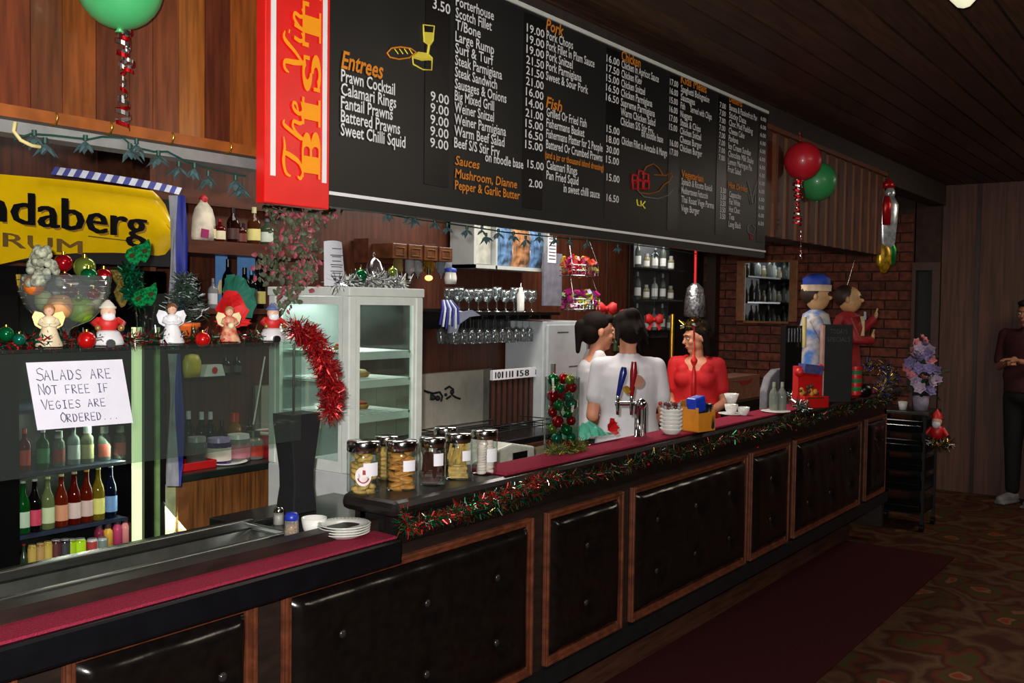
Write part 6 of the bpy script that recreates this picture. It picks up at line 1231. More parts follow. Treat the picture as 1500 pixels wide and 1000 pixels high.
# figures on the bar end
def figure(px, py, hpx, label, jacket, hatm, turn, bow=False, wave=False, Yo=.0):
    p = onbar(px, py); q = pxm(p); h = hpx*q; t = thing('carol_figure', label, 'figurine', (p.x, p.y+Yo, UZ+.009), turn)
    B().lathe([(0, 0), (.16*h, 0), (.17*h, .04*h), (.14*h, .3*h), (.12*h, .45*h), (.16*h, .6*h), (.13*h, .7*h), (.05*h, .74*h), (0, .74*h)], n=16, sy=.8).mk('coat', jacket, t)
    FS = P('figure_skin', (206, 160, 110), .5)
    B().ball((0, -.01*h, .84*h), (.1*h, .1*h, .115*h), 14, 10).ball((0, -.105*h, .835*h), (.018*h, .022*h, .018*h), 8, 6).ball((.095*h, 0, .84*h), (.02*h, .02*h, .03*h), 8, 6).ball((-.095*h, 0, .84*h), (.02*h, .02*h, .03*h), 8, 6).mk('head', FS, t)
    B().ball((-.035*h, -.098*h, .865*h), .013*h, 8, 6).ball((.035*h, -.098*h, .865*h), .013*h, 8, 6).mk('eye', BLK, t)
    B().ball((0, .03*h, .87*h), (.108*h, .1*h, .1*h), 12, 8).mk('hair', colm((50, 30, 20), .6), t)
    if hatm: B().lathe([(.12*h, -.02*h), (.125*h, .03*h), (.1*h, .035*h)], (0, 0, .91*h), 14).ball((.1*h, .02*h, .93*h), .035*h, 8, 6).mk('hat_trim', P('cream_fur', (214, 190, 160), .8), t); B().lathe([(.11*h, .02*h), (.115*h, .08*h), (.06*h, .12*h), (0, .125*h)], (0, 0, .91*h), 14).mk('hat', hatm, t)
    for s_ in (-1, 1):
        if wave and s_ == 1: pts = [(.13*h, 0, .66*h), (.26*h, -.08*h, .56*h), (.3*h, -.2*h, .68*h)]
        else: pts = [(s_*.13*h, 0, .66*h), (s_*.2*h, -.08*h, .5*h), (s_*.1*h, -.2*h, .5*h)]
        B().tube(pts, [.05*h, .045*h, .038*h], 8).mk('arm', jacket, t)
        e = pts[-1]; hb = B().ball((e[0], e[1]-.01*h, e[2]+.03*h), (.028*h, .016*h, .034*h), 8, 6)
        for f_ in range(4): hb.tube([(e[0]+(f_-1.5)*.013*h, e[1]-.01*h, e[2]+.05*h), (e[0]+(f_-1.5)*.017*h, e[1]-.02*h, e[2]+.09*h)], .007*h, 5)
        hb.tube([(e[0]-s_*.02*h, e[1], e[2]+.03*h), (e[0]-s_*.05*h, e[1]-.01*h, e[2]+.05*h)], .008*h, 5); hb.mk('hand', FS, t)
    if bow: B().box(-.035*h, .035*h, -.135*h, -.1*h, .48*h, .7*h).mk('shirt_front', P('cream_shirt', (200, 180, 130), .6), t); B().prism([(-.06*h, .67*h), (0, .695*h), (.06*h, .67*h), (.06*h, .74*h), (0, .71*h), (-.06*h, .74*h)], -.15*h, -.13*h).mk('bow_tie', BLK, t)
figure(1217, 586, 178, 'figurine in blue hat with cream trim behind the chalkboard', P('figure_blue', (60, 110, 180), .6, c2=(190, 180, 170), scale=20), P('hat_blue', (34, 70, 180), .6), .3, Yo=.1)
figure(1262, 583, 170, 'figurine in red jacket with black bow tie raising a hand', P('figure_red', (150, 22, 28), .6), None, .22, True, True, Yo=.09)
tg = tinsel('gold_wreath', [onbar(1262, 560)+Vector((.05, 0, .1)), onbar(1290, 560)+Vector((.1, 0, .12)), onbar(1300, 560)+Vector((.1, 0, 0.03)), onbar(1285, 575)+Vector((.05, 0, .0))], .06, 1300, [GOLD, P('tinsel_dark_green', ()), SILV, P('tinsel_gold', ()), P('flag_blue', ())], 60, .035, .003); tag(tg, 'gold and green tinsel wreath on the far end of the bar', 'tinsel')
p = onbar(1256, 583); q = pxm(p); t = thing('striped_stocking', 'red and green striped stocking with black boot on the far bar end', 'stocking', (p.x-.05, p.y-.0, UZ+.009), -.6)
for i in range(7): B().lathe([(.035, 0), (.036, .012), (.035, .024)], (0, 0, .02+i*.024), 12).mk('stripe', [RED, P('stripe_green', (20, 110, 50), .6)][i % 2], t)
B().ball((.07, 0, .04), (.05, .03, .04), 12, 8).mk('boot', BLK, t)
# ================================================================== RIGHT SIDE: mirror, balloons, cart, flowers
m0, m1 = atX(1093, 385, XE), atX(1157, 471, XE); 
t = thing('wall_mirror', 'rectangular mirror in a pale wood frame on the brick end wall', 'mirror', (XE-.03, m0.y, m1.z))
mf = P('mirror_frame_wood', (150, 96, 56), .45); ya, yb_, za, zb = m1.y, m0.y, m1.z, m0.z
B().box(XE-.045, XE-.012, ya-.08, ya, za-.0, zb+.02).mk('frame_side', mf, t, world=True, bevel=.004); B().box(XE-.045, XE-.012, yb_, yb_+.08, za-.0, zb+.02).mk('frame_side', mf, t, world=True, bevel=.004)
B().box(XE-.04, XE-.012, ya, yb_, zb, zb+.02).mk('frame_top', mf, t, world=True); B().box(XE-.04, XE-.012, ya, yb_, za-.02, za).mk('frame_bottom', mf, t, world=True)
B().box(XE-.02, XE-.014, ya, yb_, za, zb).mk('mirror_glass', P('mirror_silver', (200, 205, 210), .03, 1.0, var=.01), t, world=True)

ks = thing('bottle_shelf', 'dark wall shelves of clear bottles facing the mirror in the far recess', 'shelf', (7.0, 4.2, 1.3))
for z in (1.38, 1.66, 1.94): B().box(7.0, 8.5, 4.18, 4.34, z-.015, z).mk('shelf_board', BLK, ks, world=True)
B().box(7.0, 8.5, 4.33, 4.345, 1.3, 2.2).mk('back_board', P('shelf_back_grey', (70, 72, 76), .5), ks, world=True)
area('recess_fill', (7.9, 4.05, 2.3), .8, 6, (1, .97, .92), (7.8, 4.3, 1.6), .1)  # unseen lamp added to brighten the shelves that the mirror reflects
k_ = 0
for z in (1.38, 1.66, 1.94):
    for i in range(9):
        bottle(['spirit', 'wine', 'squat'][k_ % 3], (7.1+i*.16, 4.25, z+.001), [.2, .24, .13][k_ % 3], [(210, 214, 210), (120, 130, 120), (200, 190, 150)][k_ % 3], (220, 220, 215), (150, 150, 150), '%s bottle from the left on the %s far recess shelf, seen in the mirror' % (ORD[i], {1.38: 'lowest', 1.66: 'middle', 1.94: 'top'}[z]), group='bottles in the far recess', w=.06); k_ += 1

def balloon(px, py, rpx, Y, mat_, label, down=True, squash=1.0):
    p = at(px, py, Y); r = rpx*pxm(p); t = thing('balloon', label, 'balloon', tuple(p)); pr_ = []
    for j in range(15): a_ = PI*j/14; pr_.append((r*math.sin(a_)*(1-.0*j), -r*squash*math.cos(a_)*(1.06 if j < 7 else 1)))
    B().lathe(pr_, n=28).mk('skin', mat_, t); zz = -r*squash*1.06
    B().lathe([(.003, .004), (.01, -.008), (0, -.006)], (0, 0, zz), 10).mk('knot', mat_, t); return t, p, r
GBN = P('balloon_green', (70, 172, 104), .35, var=.03, coat=.3); RBN = P('balloon_red', (196, 30, 44), .4, var=.03, coat=.2); GB2 = P('balloon_green_far', (56, 150, 84), .4, var=.03, coat=.2)
t_, p_, r_ = balloon(175, -24, 62, 1.93, GBN, 'large pale green balloon at the top left before the wood boards')
def curl(name, x, y0, y1, Y, label, mats, amp=.012, turns=9, double=True):
    b_ = B(); a0, a1 = at(x, y0, Y), at(x, y1, Y); n_ = turns*14
    for s_ in range(2 if double else 1):
        L_ = []; 
        for i in range(n_+1):
            t = i/n_; c = a0.lerp(a1, t*(1 if s_ == 0 else .45)); a_ = t*turns*2*PI*(1 if s_ == 0 else .5)+s_*2; am = amp*(1+.5*math.sin(t*9))
            c = c+Vector((.5 if s_ else 0, 0, 0))*.02*(t+.3); ax = Vector((math.cos(a_)*am, math.sin(a_)*am*.8, 0)); L_.append((c+ax, Vector((0, 0, .0045 if s_ == 0 else .004))))
        vs = []; 
        for c, wv in L_: vs += [c-wv, c+wv]
        for i in range(n_): b_.add([vs[2*i], vs[2*i+1], vs[2*i+3], vs[2*i+2]], [(0, 1, 2, 3)], (i//7) % len(mats), True)
    return tag(b_.mk(name, mats), label, 'ribbon')
curl('curling_ribbon', 180, 36, 188, 1.96, 'curly silver and red ribbon hanging from the large green balloon', [SILV, SILV, REDG])
balloon(1176, 235, 27, 1.9, RBN, 'red balloon before the slatted bulkhead right of the menu board')
balloon(1197, 265, 28, 1.965, GB2, 'green balloon half behind the red balloon')
curl('curling_ribbon', 1168, 262, 330, 1.93, 'red and silver curled ribbon bunch below the red balloon', [SILV, REDG, REDG], .022, 10); curl('curling_ribbon', 1173, 335, 378, 1.93, 'thin red and silver ribbon end below the far balloons', [REDG, SILV], .006, 6, False); curl('curling_ribbon', 1172, 194, 208, 1.9, 'short ribbon twist tying the red balloon above', [SILV, REDG], .006, 3, False)
# foil santa hanging at the far end of the bulkhead
p = at(1300, 330, 1.98); q = pxm(p); t = thing('foil_santa', 'long foil santa streamer hanging at the far end of the bulkhead', 'decoration', tuple(p), -.94); 
WF = P('foil_white', (190, 196, 200), .25, .5, var=.2, scale=30); RF = P('foil_red', (190, 24, 24), .3, .4); YF_ = P('foil_yellow', (190, 150, 30), .3, .5, var=.3, scale=40); GF = P('foil_green', (20, 120, 50), .3, .5)
Zq = lambda y: (330-y)*q
B().lathe([(5*q, Zq(368)), (12*q, Zq(355)), (15*q, Zq(320)), (16*q, Zq(300)), (9*q, Zq(288)), (0, Zq(286))], (0, 0, 0), 12, sy=.35).mk('beard_and_body', WF, t)
B().lathe([(0, Zq(330)), (6*q, Zq(330)), (7*q, Zq(300)), (4*q, Zq(288)), (0, Zq(287))], (-3*q, -.02, 0), 10, sy=.5).mk('red_coat', RF, t)
B().ball((2*q, -.005, Zq(283)), (8*q, 5*q, 9*q), 12, 8).mk('face', WF, t); B().lathe([(0, Zq(276)), (9*q, Zq(276)), (8*q, Zq(268)), (3*q, Zq(263)), (0, Zq(262))], (0, 0, 0), 10, sy=.5).mk('hat', RF, t)
B().lathe([(0, Zq(400)), (5*q, Zq(398)), (12*q, Zq(385)), (11*q, Zq(368)), (5*q, Zq(352)), (0, Zq(350))], (-4*q, 0, 0), 12, sy=.4).mk('gift_sack', YF_, t); B().lathe([(0, Zq(390)), (5*q, Zq(385)), (7*q, Zq(365)), (0, Zq(350))], (8*q, 0, 0), 10, sy=.4).mk('green_leg', GF, t)
B().tube([(0, 0, Zq(262)), (0, .02, Zq(250))], .002, 5).mk('hook_string', SILV, t)
# red cord with silver lamp and tassel near the women
p = at(1018, 440, 2.6); q = pxm(p); t = thing('silver_lantern', 'silver foil bell lantern hanging on a red cord before the brick wall', 'decoration', tuple(p))
B().lathe([(14*q, -24*q), (16*q, -22*q), (15*q, 0), (12*q, 18*q), (5*q, 25*q), (0, 26*q)], (0, 0, 0), 20).mk('bell', P('crinkled_silver', (150, 152, 156), .3, .9, var=.35, scale=70, bump=.6), t); B().cyl((0, 0, 25*q), (0, 0, 76*q), 2.2*q, n=8).mk('cord', RED, t)
B().cyl((-2*q, 0, -24*q), (0, 0, -60*q), 1.5*q, n=6).mk('lower_cord', RED, t)
tg = tinsel('gold_tinsel', [at(1003, 478, 2.6), at(1018, 470, 2.6), at(1030, 478, 2.6)], .022, 260, [GOLD, P('tinsel_dark_green', ()), SILV], 70, .03, .003, ); tag(tg, 'small gold tinsel tuft below the silver lantern', 'tinsel')
p = at(1016, 560, 2.3); q = pxm(p); tag(B().lathe([(1.5*q, -24*q), (3.6*q, -20*q), (3.6*q, 10*q), (1.8*q, 24*q), (5*q, 30*q), (5*q, 34*q), (1.2*q, 38*q), (1*q, 62*q)], (0, 0, 0), 10).mk('red_tassel', P('tassel_red', (220, 30, 24), .4), loc=p), 'bright red tassel hanging in front of the woman in red', 'tassel')
B_ = at(985, 460, 2.95); q = pxm(B_); t = thing('gold_pole', 'thin gold pole with a yellow green cloth behind the women', 'pole', (B_.x, 2.95, .9)); B().cyl((0, 0, 0), (0, 0, B_.z-.9), .014, n=10).mk('pole', GOLD, t); B().cyl((0, 0, -.9), (0, 0, 0), .014, n=8).mk('pole_lower', GOLD, t)
cl = B(); vs = []
for i in range(9):
    for j in range(6): vs.append(((-20+i*5.2)*q, .02+.012*math.sin(i*1.3+j), (-6-j*6*(1-.75*abs(i-3.5)/4.5))*q))
cl.add(vs, [(i*6+j, i*6+j+6, i*6+j+7, i*6+j+1) for i in range(8) for j in range(5)], 0, True); cl.mk('cloth', P('cloth_yellow', (176, 180, 30), .7), t)
B_ = at(968, 485, 3.2); tag(B().box(-.07, .07, 0, .02, -.15, .11).box(-.075, .075, -.004, 0, .1, .115).mk('lit_picture', P('picture_green_yellow', (120, 130, 60), .5, c2=(40, 70, 50), scale=9), loc=(B_.x, 3.52, B_.z)), 'small green and yellow picture on the wall behind the women', 'picture')
# timber post by the brick wall
pp_ = atX(1041, 500, XE-.1); struct(B().box(XE-.12, XE-.02, pp_.y-.05, pp_.y+.05, 0, CEIL).mk('trim_3', P('post_brown', (50, 30, 22), .5)))
tag(B().tube([at(1240, 420, 2.0), at(1253, 376, 2.0), at(1256, 371, 2.0)], .002, 5).mk('hanging_wire', CHR), 'thin wire hanging from the bulkhead above the figurines', 'wire')
# black trolley with flowers and plush santa
c0 = Vector((7.42, 1.72, 0)); TR = thing('black_trolley', 'black trolley with wire shelves at the far end of the bar', 'trolley', tuple(c0)); tw, td, thh = .34, .34, .80
tp = atZ(1290, 612, .86); 
for (x, y) in ((0, 0), (tw, 0), (0, td), (tw, td)):
    B().box(x, x+.022, y, y+.022, .05, .84).mk('post', BLKM, TR); B().cyl((x+.011, y-.004, .028), (x+.011, y+.026, .028), .028, n=12).mk('caster', BLK, TR)
B().box(-.02, tw+.04, -.02, td+.04, .84, .865).mk('top', P('trolley_top', (46, 40, 38), .4), TR, bevel=.005)
for i, z in enumerate((.12, .28, .42, .56, .70)):
    B().box(.01, tw+.01, .01, td+.01, z, z+.012).mk('shelf', BLK, TR); B().cyl((-.006, .03, z+.06), (-.006, td-.01, z+.06), .004, n=6).mk('chrome_rail', CHR, TR)
    B().box(.0, tw+.02, .01, td+.01, z+.012, z+.1).mk('drawer', P('drawer_black', (10, 11, 12), .2), TR, bevel=.006)
tz = .866
t = thing('yellow_fruit_ornament', 'yellow ornament beside the white cup on the trolley top', 'ornament', (7.47, 2.0, tz)); B().ball((0, 0, .03), (.035, .03, .03), 12, 8).ball((.03, .01, .025), .025, 10, 6).ball((-.02, 0, .05), (.02, .02, .03), 10, 6).mk('petals', P('ornament_yellow', (206, 170, 30), .5), t)
o = B().lathe([(0, 0), (.025, 0), (.035, .06), (.032, .06), (.022, .005), (0, .005)], n=16).mk('white_cup', WHG, loc=(7.50, 1.90, tz)); tag(o, 'white cup on the trolley top next to the yellow ornament', 'cup')
fl = thing('flower_arrangement', 'pink and mauve artificial flowers in a white pot on the trolley', 'flowers', (7.56, 1.79, tz)); rn = random.Random(14)
B().lathe([(0, 0), (.05, 0), (.06, .1), (.055, .1), (.045, .01), (0, .01)], n=18).mk('pot', P('pot_ribbed', (150, 140, 160), .4), fl)
q = 8.0/FPX*.985; st = B(); FM = [P('petal_pink', (196, 118, 130), .7, var=.15), P('petal_mauve', (120, 108, 160), .7, var=.15), P('petal_pale', (170, 150, 176), .7, var=.1)]
def flowermesh(m):
    b_ = B()
    for ring_, (rad, up_, k_n) in enumerate(((.04, .008, 6), (.026, .018, 5))):
        for k_ in range(k_n):
            a_ = k_*2*PI/k_n+ring_*.5; d_ = Vector((math.cos(a_), math.sin(a_), .35+.3*ring_)); s_ = Vector((-math.sin(a_), math.cos(a_), 0)); o_ = Vector((0, 0, up_*.5)); b_.add([o_, o_+d_*rad*.6+s_*rad*.4, o_+d_*rad, o_+d_*rad*.6-s_*rad*.4], [(0, 1, 2, 3)], 0, True)
    b_.ball((0, 0, .012), .009, 6, 4); return b_.mesh('blossom', [m])
fms = [flowermesh(m) for m in FM]
pos = [(0, 0, .43, 0), (-.07, 0, .34, 0), (.06, 0, .36, 2), (-.12, -.02, .22, 0), (-.03, -.06, .3, 1), (.08, -.04, .28, 0), (0, -.09, .22, 1), (.11, 0, .2, 1), (-.06, -.08, .15, 0), (.05, -.1, .14, 0), (.1, -.07, .12, 2), (-.02, -.1, .12, 2), (.02, .02, .38, 1), (-.09, .03, .28, 2), (.13, -.02, .13, 2), (.06, -.06, .33, 1), (.0, -.07, .36, 2), (-.04, -.05, .4, 0), (.09, -.08, .22, 1), (-.08, -.06, .26, 1), (.03, -.11, .07, 2), (.1, -.09, .05, 1)]
for i, (x, y, z, m) in enumerate(pos):
    o = bpy.data.objects.new('blossom', fms[m]); COL.objects.link(o); o.parent = fl; dx = x*.8; o.location = (y*1.2, -dx, .1+z*.95); o.rotation_euler = (rn.gauss(0, .5), -1.1+rn.gauss(0, .4), rn.random()); o.scale = (1.25,)*3
    st.tube([(0, 0, .09), (y*.6, -dx*.5, .1+z*.5), (y*1.2, -dx, .1+z*.95)], .003, 5)
lf = B()
for i in range(150):
    c = Vector((rn.gauss(-.02, .05), rn.gauss(0, .06), .12+.33*rn.random())); d_ = Vector((rn.gauss(0, 1), rn.gauss(0, 1), rn.gauss(0, .8))).normalized(); s_ = d_.orthogonal().normalized(); lf.add([c, c+d_*.03+s_*.01, c+d_*.06, c+d_*.03-s_*.01], [(0, 1, 2, 3)])
st.mk('stem', colm((40, 70, 40), .6), fl); o = lf.mk('leaves', colm((36, 62, 44), .6), fl); o['kind'] = 'stuff'
ps_ = Vector((7.5, 1.66, .72)); t = thing('plush_santa', 'small plush santa in gold tinsel hanging at the trolley corner', 'toy', tuple(ps_))
B().ball((0, 0, 0), (.04, .05, .06), 12, 8).mk('body', RED, t); B().ball((-.01, 0, .08), (.035, .035, .04), 12, 8).mk('head', P('doll_skin', ()), t); B().ball((-.03, 0, .06), (.02, .03, .03), 10, 6).mk('beard', CRW, t); B().lathe([(.04, 0), (.03, .03), (.0, .07)], (0, 0, .1), 10).mk('hat', RED, t)
for s_ in (-1, 1): B().tube([(0, s_*.04, .03), (-.02, s_*.075, -.02)], .015, 8).mk('arm', RED, t); B().tube([(0, s_*.025, -.05), (-.01, s_*.03, -.11)], .017, 8).mk('leg', BLK, t)
tg = tinsel('gold_tinsel', [(7.46, 1.7, .66), (7.47, 1.62, .62), (7.47, 1.56, .66)], .035, 420, [GOLD, P('tinsel_dark_green', ()), SILV], 80, .03, .003); tag(tg, 'gold tinsel around the plush santa on the trolley', 'tinsel')
# ceiling lamp tip at the top right
p = atZ(1412, -4, 2.6); t = thing('ceiling_lamp', 'white glass ceiling lamp at the top right', 'lamp', (p.x, p.y, 2.6)); B().lathe([(0, -.035), (.02, -.028), (.045, .0), (.06, .04), (.06, .075)], n=18).mk('glass_shade', P('opal_glow', (226, 226, 190), .3, emit=.8), t); B().cyl((0, 0, .075), (0, 0, .096), .05, n=18).mk('ceiling_cap', CHR, t)

# ================================================================== PEOPLE
def cap(b_, p0, p1, r0, r1, n=12):
    p0, p1 = Vector(p0), Vector(p1); b_.ball(p0, r0, n, 8); b_.ball(p1, r1, n, 8); b_.cyl(p0, p1, r0, r1, n)
def loft(b_, secs, n=24):
    b_.rings([[(x+rx*math.cos(2*PI*i/n)*(1+.06*math.cos(4*PI*i/n)), y+ry*math.sin(2*PI*i/n), z) for i in range(n)] for x, y, z, rx, ry in secs])
def remesh(o, vox, sm=6):
    m = o.modifiers.new('remesh', 'REMESH'); m.mode = 'VOXEL'; m.voxel_size = vox; m.use_smooth_shade = True
    s_ = o.modifiers.new('smooth', 'SMOOTH'); s_.iterations = sm; s_.factor = .5
def person(label, loc, rz, h, top, legm, hairm, skin, arms, headturn=0.0, nod=0.0, sleeves='none', hair='tied', shoulder=.175, waist=.125, collar=False, lean=0.0, vneck=False):
    """body built facing local -Y; arms = two lists (shoulder, elbow, wrist) of local points; h = standing height"""
    s = h/1.66; t = thing('person', label, 'person', tuple(loc), rz); V = lambda x, y, z: (x*s, y*s, z*s)
    body = B()
    ly = lambda z: -lean*max(0, z-.95)
    P_ = lambda x, y, z: V(x, y+ly(z), z)
    # trunk
    def secs(e, zlo, zhi):
        out = []
        for z, rx, ry in ((.86, .15, .11), (.92, .165, .122), (.98, .16, .118), (1.05, waist+.02, .1), (1.12, waist+.004, .092), (1.18, waist+.01, .095), (1.26, waist+.022, .104), (1.33, waist+.026, .1), (1.38, waist+.014, .085), (1.405, waist-.02, .06), (1.42, .06, .04)):
            if zlo <= z <= zhi: c = P_(0, 0, z); out.append((c[0], c[1], c[2], (rx+e)*s, (ry+e)*s))
        return out
    loft(body, secs(0, 0, 2))
    if hair != 'short':
        for sx in (-1, 1): body.ball(P_(sx*.075, -.075, 1.27), (.065*s, .055*s, .06*s), 12, 8)
    cap(body, P_(-shoulder+.04, 0, 1.375), P_(shoulder-.04, 0, 1.375), .046*s, .046*s); cap(body, P_(0, .005, 1.38), P_(0, -.012, 1.47), .052*s, .047*s)
    for sx in (-1, 1):
        cap(body, V(sx*.09, 0, .88), V(sx*.095, -.01, .48), .088*s, .056*s); cap(body, V(sx*.095, -.01, .48), V(sx*.1, .01, .09), .055*s, .036*s); cap(body, V(sx*.1, .02, .05), V(sx*.11, -.13, .03), .038*s, .03*s)
    # arms with hands
    for sx, (sh, el, wr) in zip((-1, 1), arms):
        cap(body, P_(*sh), P_(*el), .042*s, .034*s); cap(body, P_(*el), P_(*wr), .034*s, .022*s)
        a = Vector(P_(*el)); c = Vector(P_(*wr)); d = (c-a).normalized(); u = d.cross(Vector((0, 0, 1))); u = (u if u.length > .1 else Vector((1, 0, 0))).normalized(); v = d.cross(u)
        body.ball(c+d*.045*s, (.03*s, .03*s, .03*s), 10, 8); cap(body, c+d*.02*s-u*.014*s, c+d*.075*s-u*.02*s, .017*s, .013*s, 8); cap(body, c+d*.02*s+u*.014*s, c+d*.075*s+u*.02*s, .017*s, .013*s, 8)
        for k_, (off, L_) in enumerate(((-.027, .062), (-.009, .072), (.009, .068), (.026, .052))):
            b0 = c+d*.08*s+u*off*s; b1 = b0+d*L_*.55*s+v*.008*s; b2 = b1+d*L_*.4*s+v*.022*s; cap(body, b0, b1, .0088*s, .008*s, 6); cap(body, b1, b2, .008*s, .007*s, 6)
        b0 = c+d*.03*s-u*.03*s*sx; b1 = b0+d*.035*s-u*.022*s*sx+v*.01*s; cap(body, b0, b1, .011*s, .009*s, 6); cap(body, b1, b1+d*.026*s+v*.006*s, .009*s, .008*s, 6)
    # head
    hc = Vector(P_(0, -.02, 1.555)); R3 = Matrix.Rotation(headturn, 3, 'Z') @ Matrix.Rotation(nod, 3, 'X')
    def Hd(x, y, z): return hc+R3 @ Vector((x*s, y*s, z*s))
    body.ball(Hd(0, .012, .028), (.074*s, .092*s, .082*s), 18, 12, rot=R3); body.ball(Hd(0, -.02, -.035), (.056*s, .066*s, .062*s), 16, 10, rot=R3); body.ball(Hd(0, -.052, -.078), (.028*s, .03*s, .024*s), 12, 8, rot=R3)
    body.ball(Hd(0, -.07, .035), (.05*s, .02*s, .014*s), 12, 8, rot=R3); cap(body, Hd(0, -.08, .02), Hd(0, -.1, -.012), .008*s, .0125*s, 8)
    for sx in (-1, 1): body.ball(Hd(sx*.032, -.062, -.015), (.022*s, .02*s, .02*s), 10, 8, rot=R3); body.ball(Hd(sx*.077, .012, .0), (.01*s, .018*s, .03*s), 10, 8, rot=R3)
    body.ball(Hd(0, -.083, -.042), (.023*s, .009*s, .006*s), 10, 6, rot=R3); body.ball(Hd(0, -.081, -.054), (.019*s, .009*s, .007*s), 10, 6, rot=R3)
    o = body.mk('body', skin, t); remesh(o, .0065*s, 3)
    for sx in (-1, 1):
        e = B().ball(Hd(sx*.03, -.0775, .012), (.0135*s, .008*s, .008*s), 10, 8, rot=R3).ball(Hd(sx*.03, -.0845, .012), (.0055*s, .002*s, .0055*s), 8, 6, 1, rot=R3); e.mk('eye', [P('eye_white', (214, 208, 200), .3), P('iris_brown', (44, 26, 16), .3)], t)
        B().tube([Hd(sx*.014, -.092, .034), Hd(sx*.03, -.09, .04), Hd(sx*.048, -.078, .034)], .0028*s, 5).mk('eyebrow', hairm, t)
    B().tube([Hd(-.02, -.088, -.049), Hd(0, -.093, -.047), Hd(.02, -.088, -.049)], .0042*s, 6).mk('lips', P('lip', (156, 74, 70), .4), t)
    # hair
    hb = B()
    hb.ball(Hd(0, .03, .052), (.084*s, .09*s, .078*s), 18, 12, rot=R3); hb.ball(Hd(0, .055, .0), (.08*s, .066*s, .08*s), 16, 10, rot=R3); hb.ball(Hd(0, -.045, .092), (.06*s, .04*s, .03*s), 12, 8, rot=R3)
    if hair == 'tied': hb.ball(Hd(0, .12, .03), (.035*s, .04*s, .04*s), 12, 8, rot=R3); cap(hb, Hd(0, .13, .02), Hd(0, .12, -.13), .032*s, .014*s)
    if hair == 'long':
        for sx in (-1, 1): cap(hb, Hd(sx*.075, .03, .04), Hd(sx*.07, .04, -.11), .03*s, .022*s)
        cap(hb, Hd(0, .085, .02), Hd(0, .08, -.14), .06*s, .035*s)
    if hair == 'messy':
        rn = random.Random(3)
        for i in range(16): a_ = rn.random()*6.28; cap(hb, Hd(.06*math.cos(a_), .04+.05*math.sin(a_), .07), Hd(.095*math.cos(a_), .05+.085*math.sin(a_), -.02-.08*rn.random()), .024*s, .008*s, 8)
        hb.ball(Hd(0, .1, .07), (.045*s, .04*s, .04*s), 12, 8, rot=R3)
    o = hb.mk('hair', hairm, t); remesh(o, .007*s, 2)
    # top
    tb2 = B(); ex = .013
    if lean >= 0: loft(tb2, secs(ex, .9, 1.34 if (sleeves == 'none' or vneck) else 1.41))
    if hair != 'short':
        for sx in (-1, 1): tb2.ball(P_(sx*.075, -.077, 1.27), (.07*s, .058*s, .066*s), 12, 8)
    if sleeves == 'none':
        for sx in (-1, 1): cap(tb2, P_(sx*.10, .03, 1.36), P_(sx*.09, .01, 1.425), .036*s, .03*s); cap(tb2, P_(sx*.10, -.05, 1.33), P_(sx*.09, .0, 1.425), .032*s, .03*s)
        tb2.ball(P_(0, .04, 1.34), (.12*s, .07*s, .06*s), 14, 8)
    else:
        if not vneck: cap(tb2, P_(-shoulder+.045, 0, 1.375), P_(shoulder-.045, 0, 1.375), .06*s, .06*s); tb2.ball(P_(0, .005, 1.39), (.1*s, .078*s, .05*s), 14, 8)
        else:
            for sx in (-1, 1): cap(tb2, P_(sx*.09, 0, 1.365), P_(sx*(shoulder-.04), 0, 1.37), .062*s, .06*s); cap(tb2, P_(sx*.075, .03, 1.41), P_(sx*.08, -.07, 1.33), .03*s, .05*s)
            tb2.ball(P_(0, .045, 1.38), (.1*s, .045*s, .06*s), 14, 8)
        f_ = {'short': .62, 'half': .8}[sleeves]
        for sh, el, wr in arms:
            a, c = Vector(P_(*sh)), Vector(P_(*el)); cap(tb2, a, a.lerp(c, f_), .056*s, .052*s)
        if collar: 
            for k_ in range(10): a_ = k_*2*PI/10; tb2.ball(P_(.05*math.cos(a_), .0+.05*math.sin(a_), 1.435), (.02*s, .02*s, .02*s), 8, 6)
    o = tb2.mk('top', top, t); remesh(o, .008*s, 10)
    # trousers and shoes
    lb_ = B(); lb_.ball(V(0, 0, .89), (.178*s, .132*s, .1*s), 16, 10); lb_.ball(V(0, 0, .96), (.166*s, .12*s, .05*s), 16, 8)
    for sx in (-1, 1): cap(lb_, V(sx*.09, 0, .88), V(sx*.095, -.01, .48), .1*s, .07*s); cap(lb_, V(sx*.095, -.01, .48), V(sx*.1, .01, .12), .069*s, .056*s)
    o = lb_.mk('trousers', legm, t); remesh(o, .012*s, 4)
    for sx in (-1, 1):
        sb_ = B(); cap(sb_, V(sx*.1, .03, .05), V(sx*.112, -.15, .037), .048*s, .036*s); sb_.box(sx*.105*s-.045*s, sx*.105*s+.045*s, -.18*s, .07*s, .002, .02*s); o = sb_.mk('shoe', P('shoe_grey', (120, 120, 124), .6) if hair == 'short' else BLKM, t); remesh(o, .008, 2)
    return t
def head_h(px, pytop, Y): return at(px, pytop, Y).z
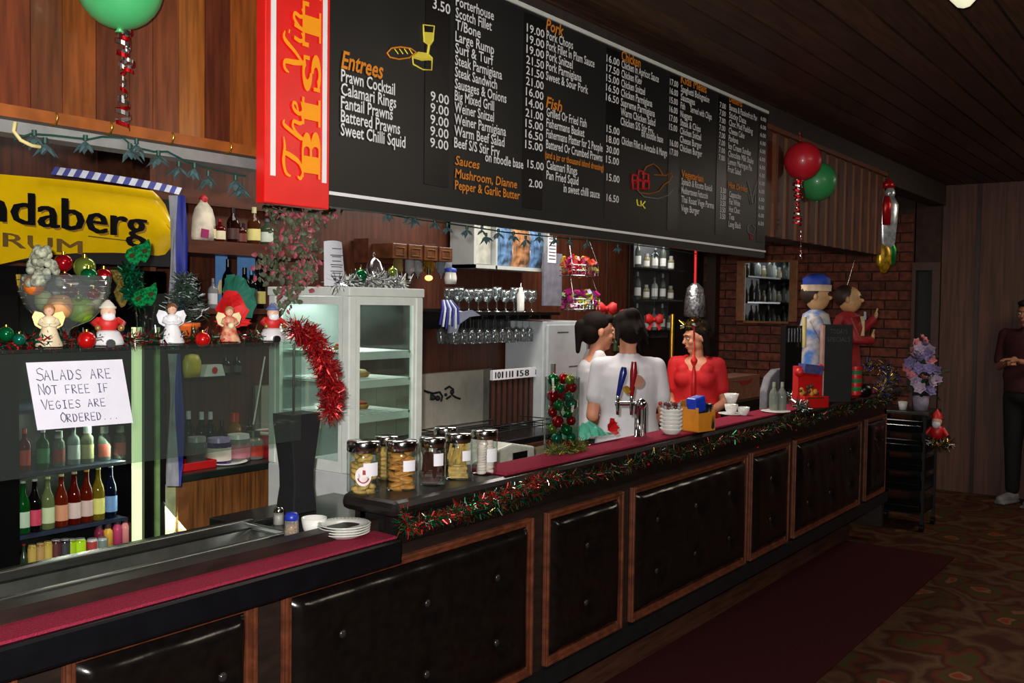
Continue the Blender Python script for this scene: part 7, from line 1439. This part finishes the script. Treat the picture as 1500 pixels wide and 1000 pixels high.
WSH = P('white_shirt', (206, 204, 210), .8, var=.05, scale=9, bump=.9, stretch=(1, 1, .5)); TNK = P('white_tank', (204, 202, 206), .8, var=.05, scale=9, bump=.6, stretch=(1, 1, .5)); RSH = P('red_shirt', (206, 20, 26), .75, var=.08, scale=9, bump=.7, stretch=(1, 1, .5)); PSH = P('maroon_polo', (60, 16, 20), .85, var=.1)
DTR = P('dark_trousers', (20, 20, 24), .85); DTR2 = P('black_trousers', (8, 8, 10), .85)
def face_dir(dx, dy): return math.atan2(dy, dx)+PI/2     # local -Y turned to (dx, dy)
# woman in white sleeveless top, in profile to the right
p = at(872, 560, 2.9); person('woman with tied dark hair in a white sleeveless top, seen in profile', (p.x, p.y, 0), face_dir(.75, -.66), head_h(880, 462, 2.9)+.0, TNK, DTR, HAIR, SKIN,
    [((-.15, 0, 1.375), (-.185, .02, 1.11), (-.13, -.2, 1.05)), ((.15, 0, 1.375), (.185, .02, 1.11), (.11, -.2, 1.04))], .0, .12, 'none', 'tied', waist=.115, shoulder=.155)
p = at(922, 560, 2.45); person('woman with dark messy hair in a white short sleeved shirt, back turned', (p.x, p.y, 0), face_dir(.78, .62), head_h(922, 470, 2.45)+.03, WSH, DTR, HAIR, SKIN,
    [((-.155, 0, 1.375), (-.2, .01, 1.11), (-.12, -.2, 1.03)), ((.155, 0, 1.375), (.2, .01, 1.11), (.13, -.2, 1.04))], .25, .45, 'short', 'messy', waist=.128, collar=True, lean=.12, shoulder=.16)
p = at(1020, 560, 2.72); person('woman with dark hair in a red v neck top, looking left', (p.x, p.y, 0), face_dir(-.9, -.25), head_h(1006, 476, 2.72)+.01, RSH, DTR, HAIR, SKIN,
    [((-.15, 0, 1.37), (-.19, .0, 1.1), (-.08, -.24, 1.06)), ((.15, 0, 1.37), (.2, .02, 1.11), (.1, -.24, 1.03))], -1.0, .2, 'short', 'long', waist=.13, vneck=True, shoulder=.155)
p = Vector((9.02, 1.31, 0)); person('man in a dark maroon polo and black trousers leaning by the end wall', tuple(p), face_dir(-1, .35), 1.68, PSH, DTR2, P('man_hair', (20, 16, 14), .7), P('skin_dim', (176, 118, 90), .6),
    [((-.19, 0, 1.385), (-.24, .0, 1.12), (-.06, -.2, 1.16)), ((.19, 0, 1.385), (.24, 0, 1.12), (.05, -.22, 1.18))], .0, .1, 'half', 'short', waist=.16, collar=True)
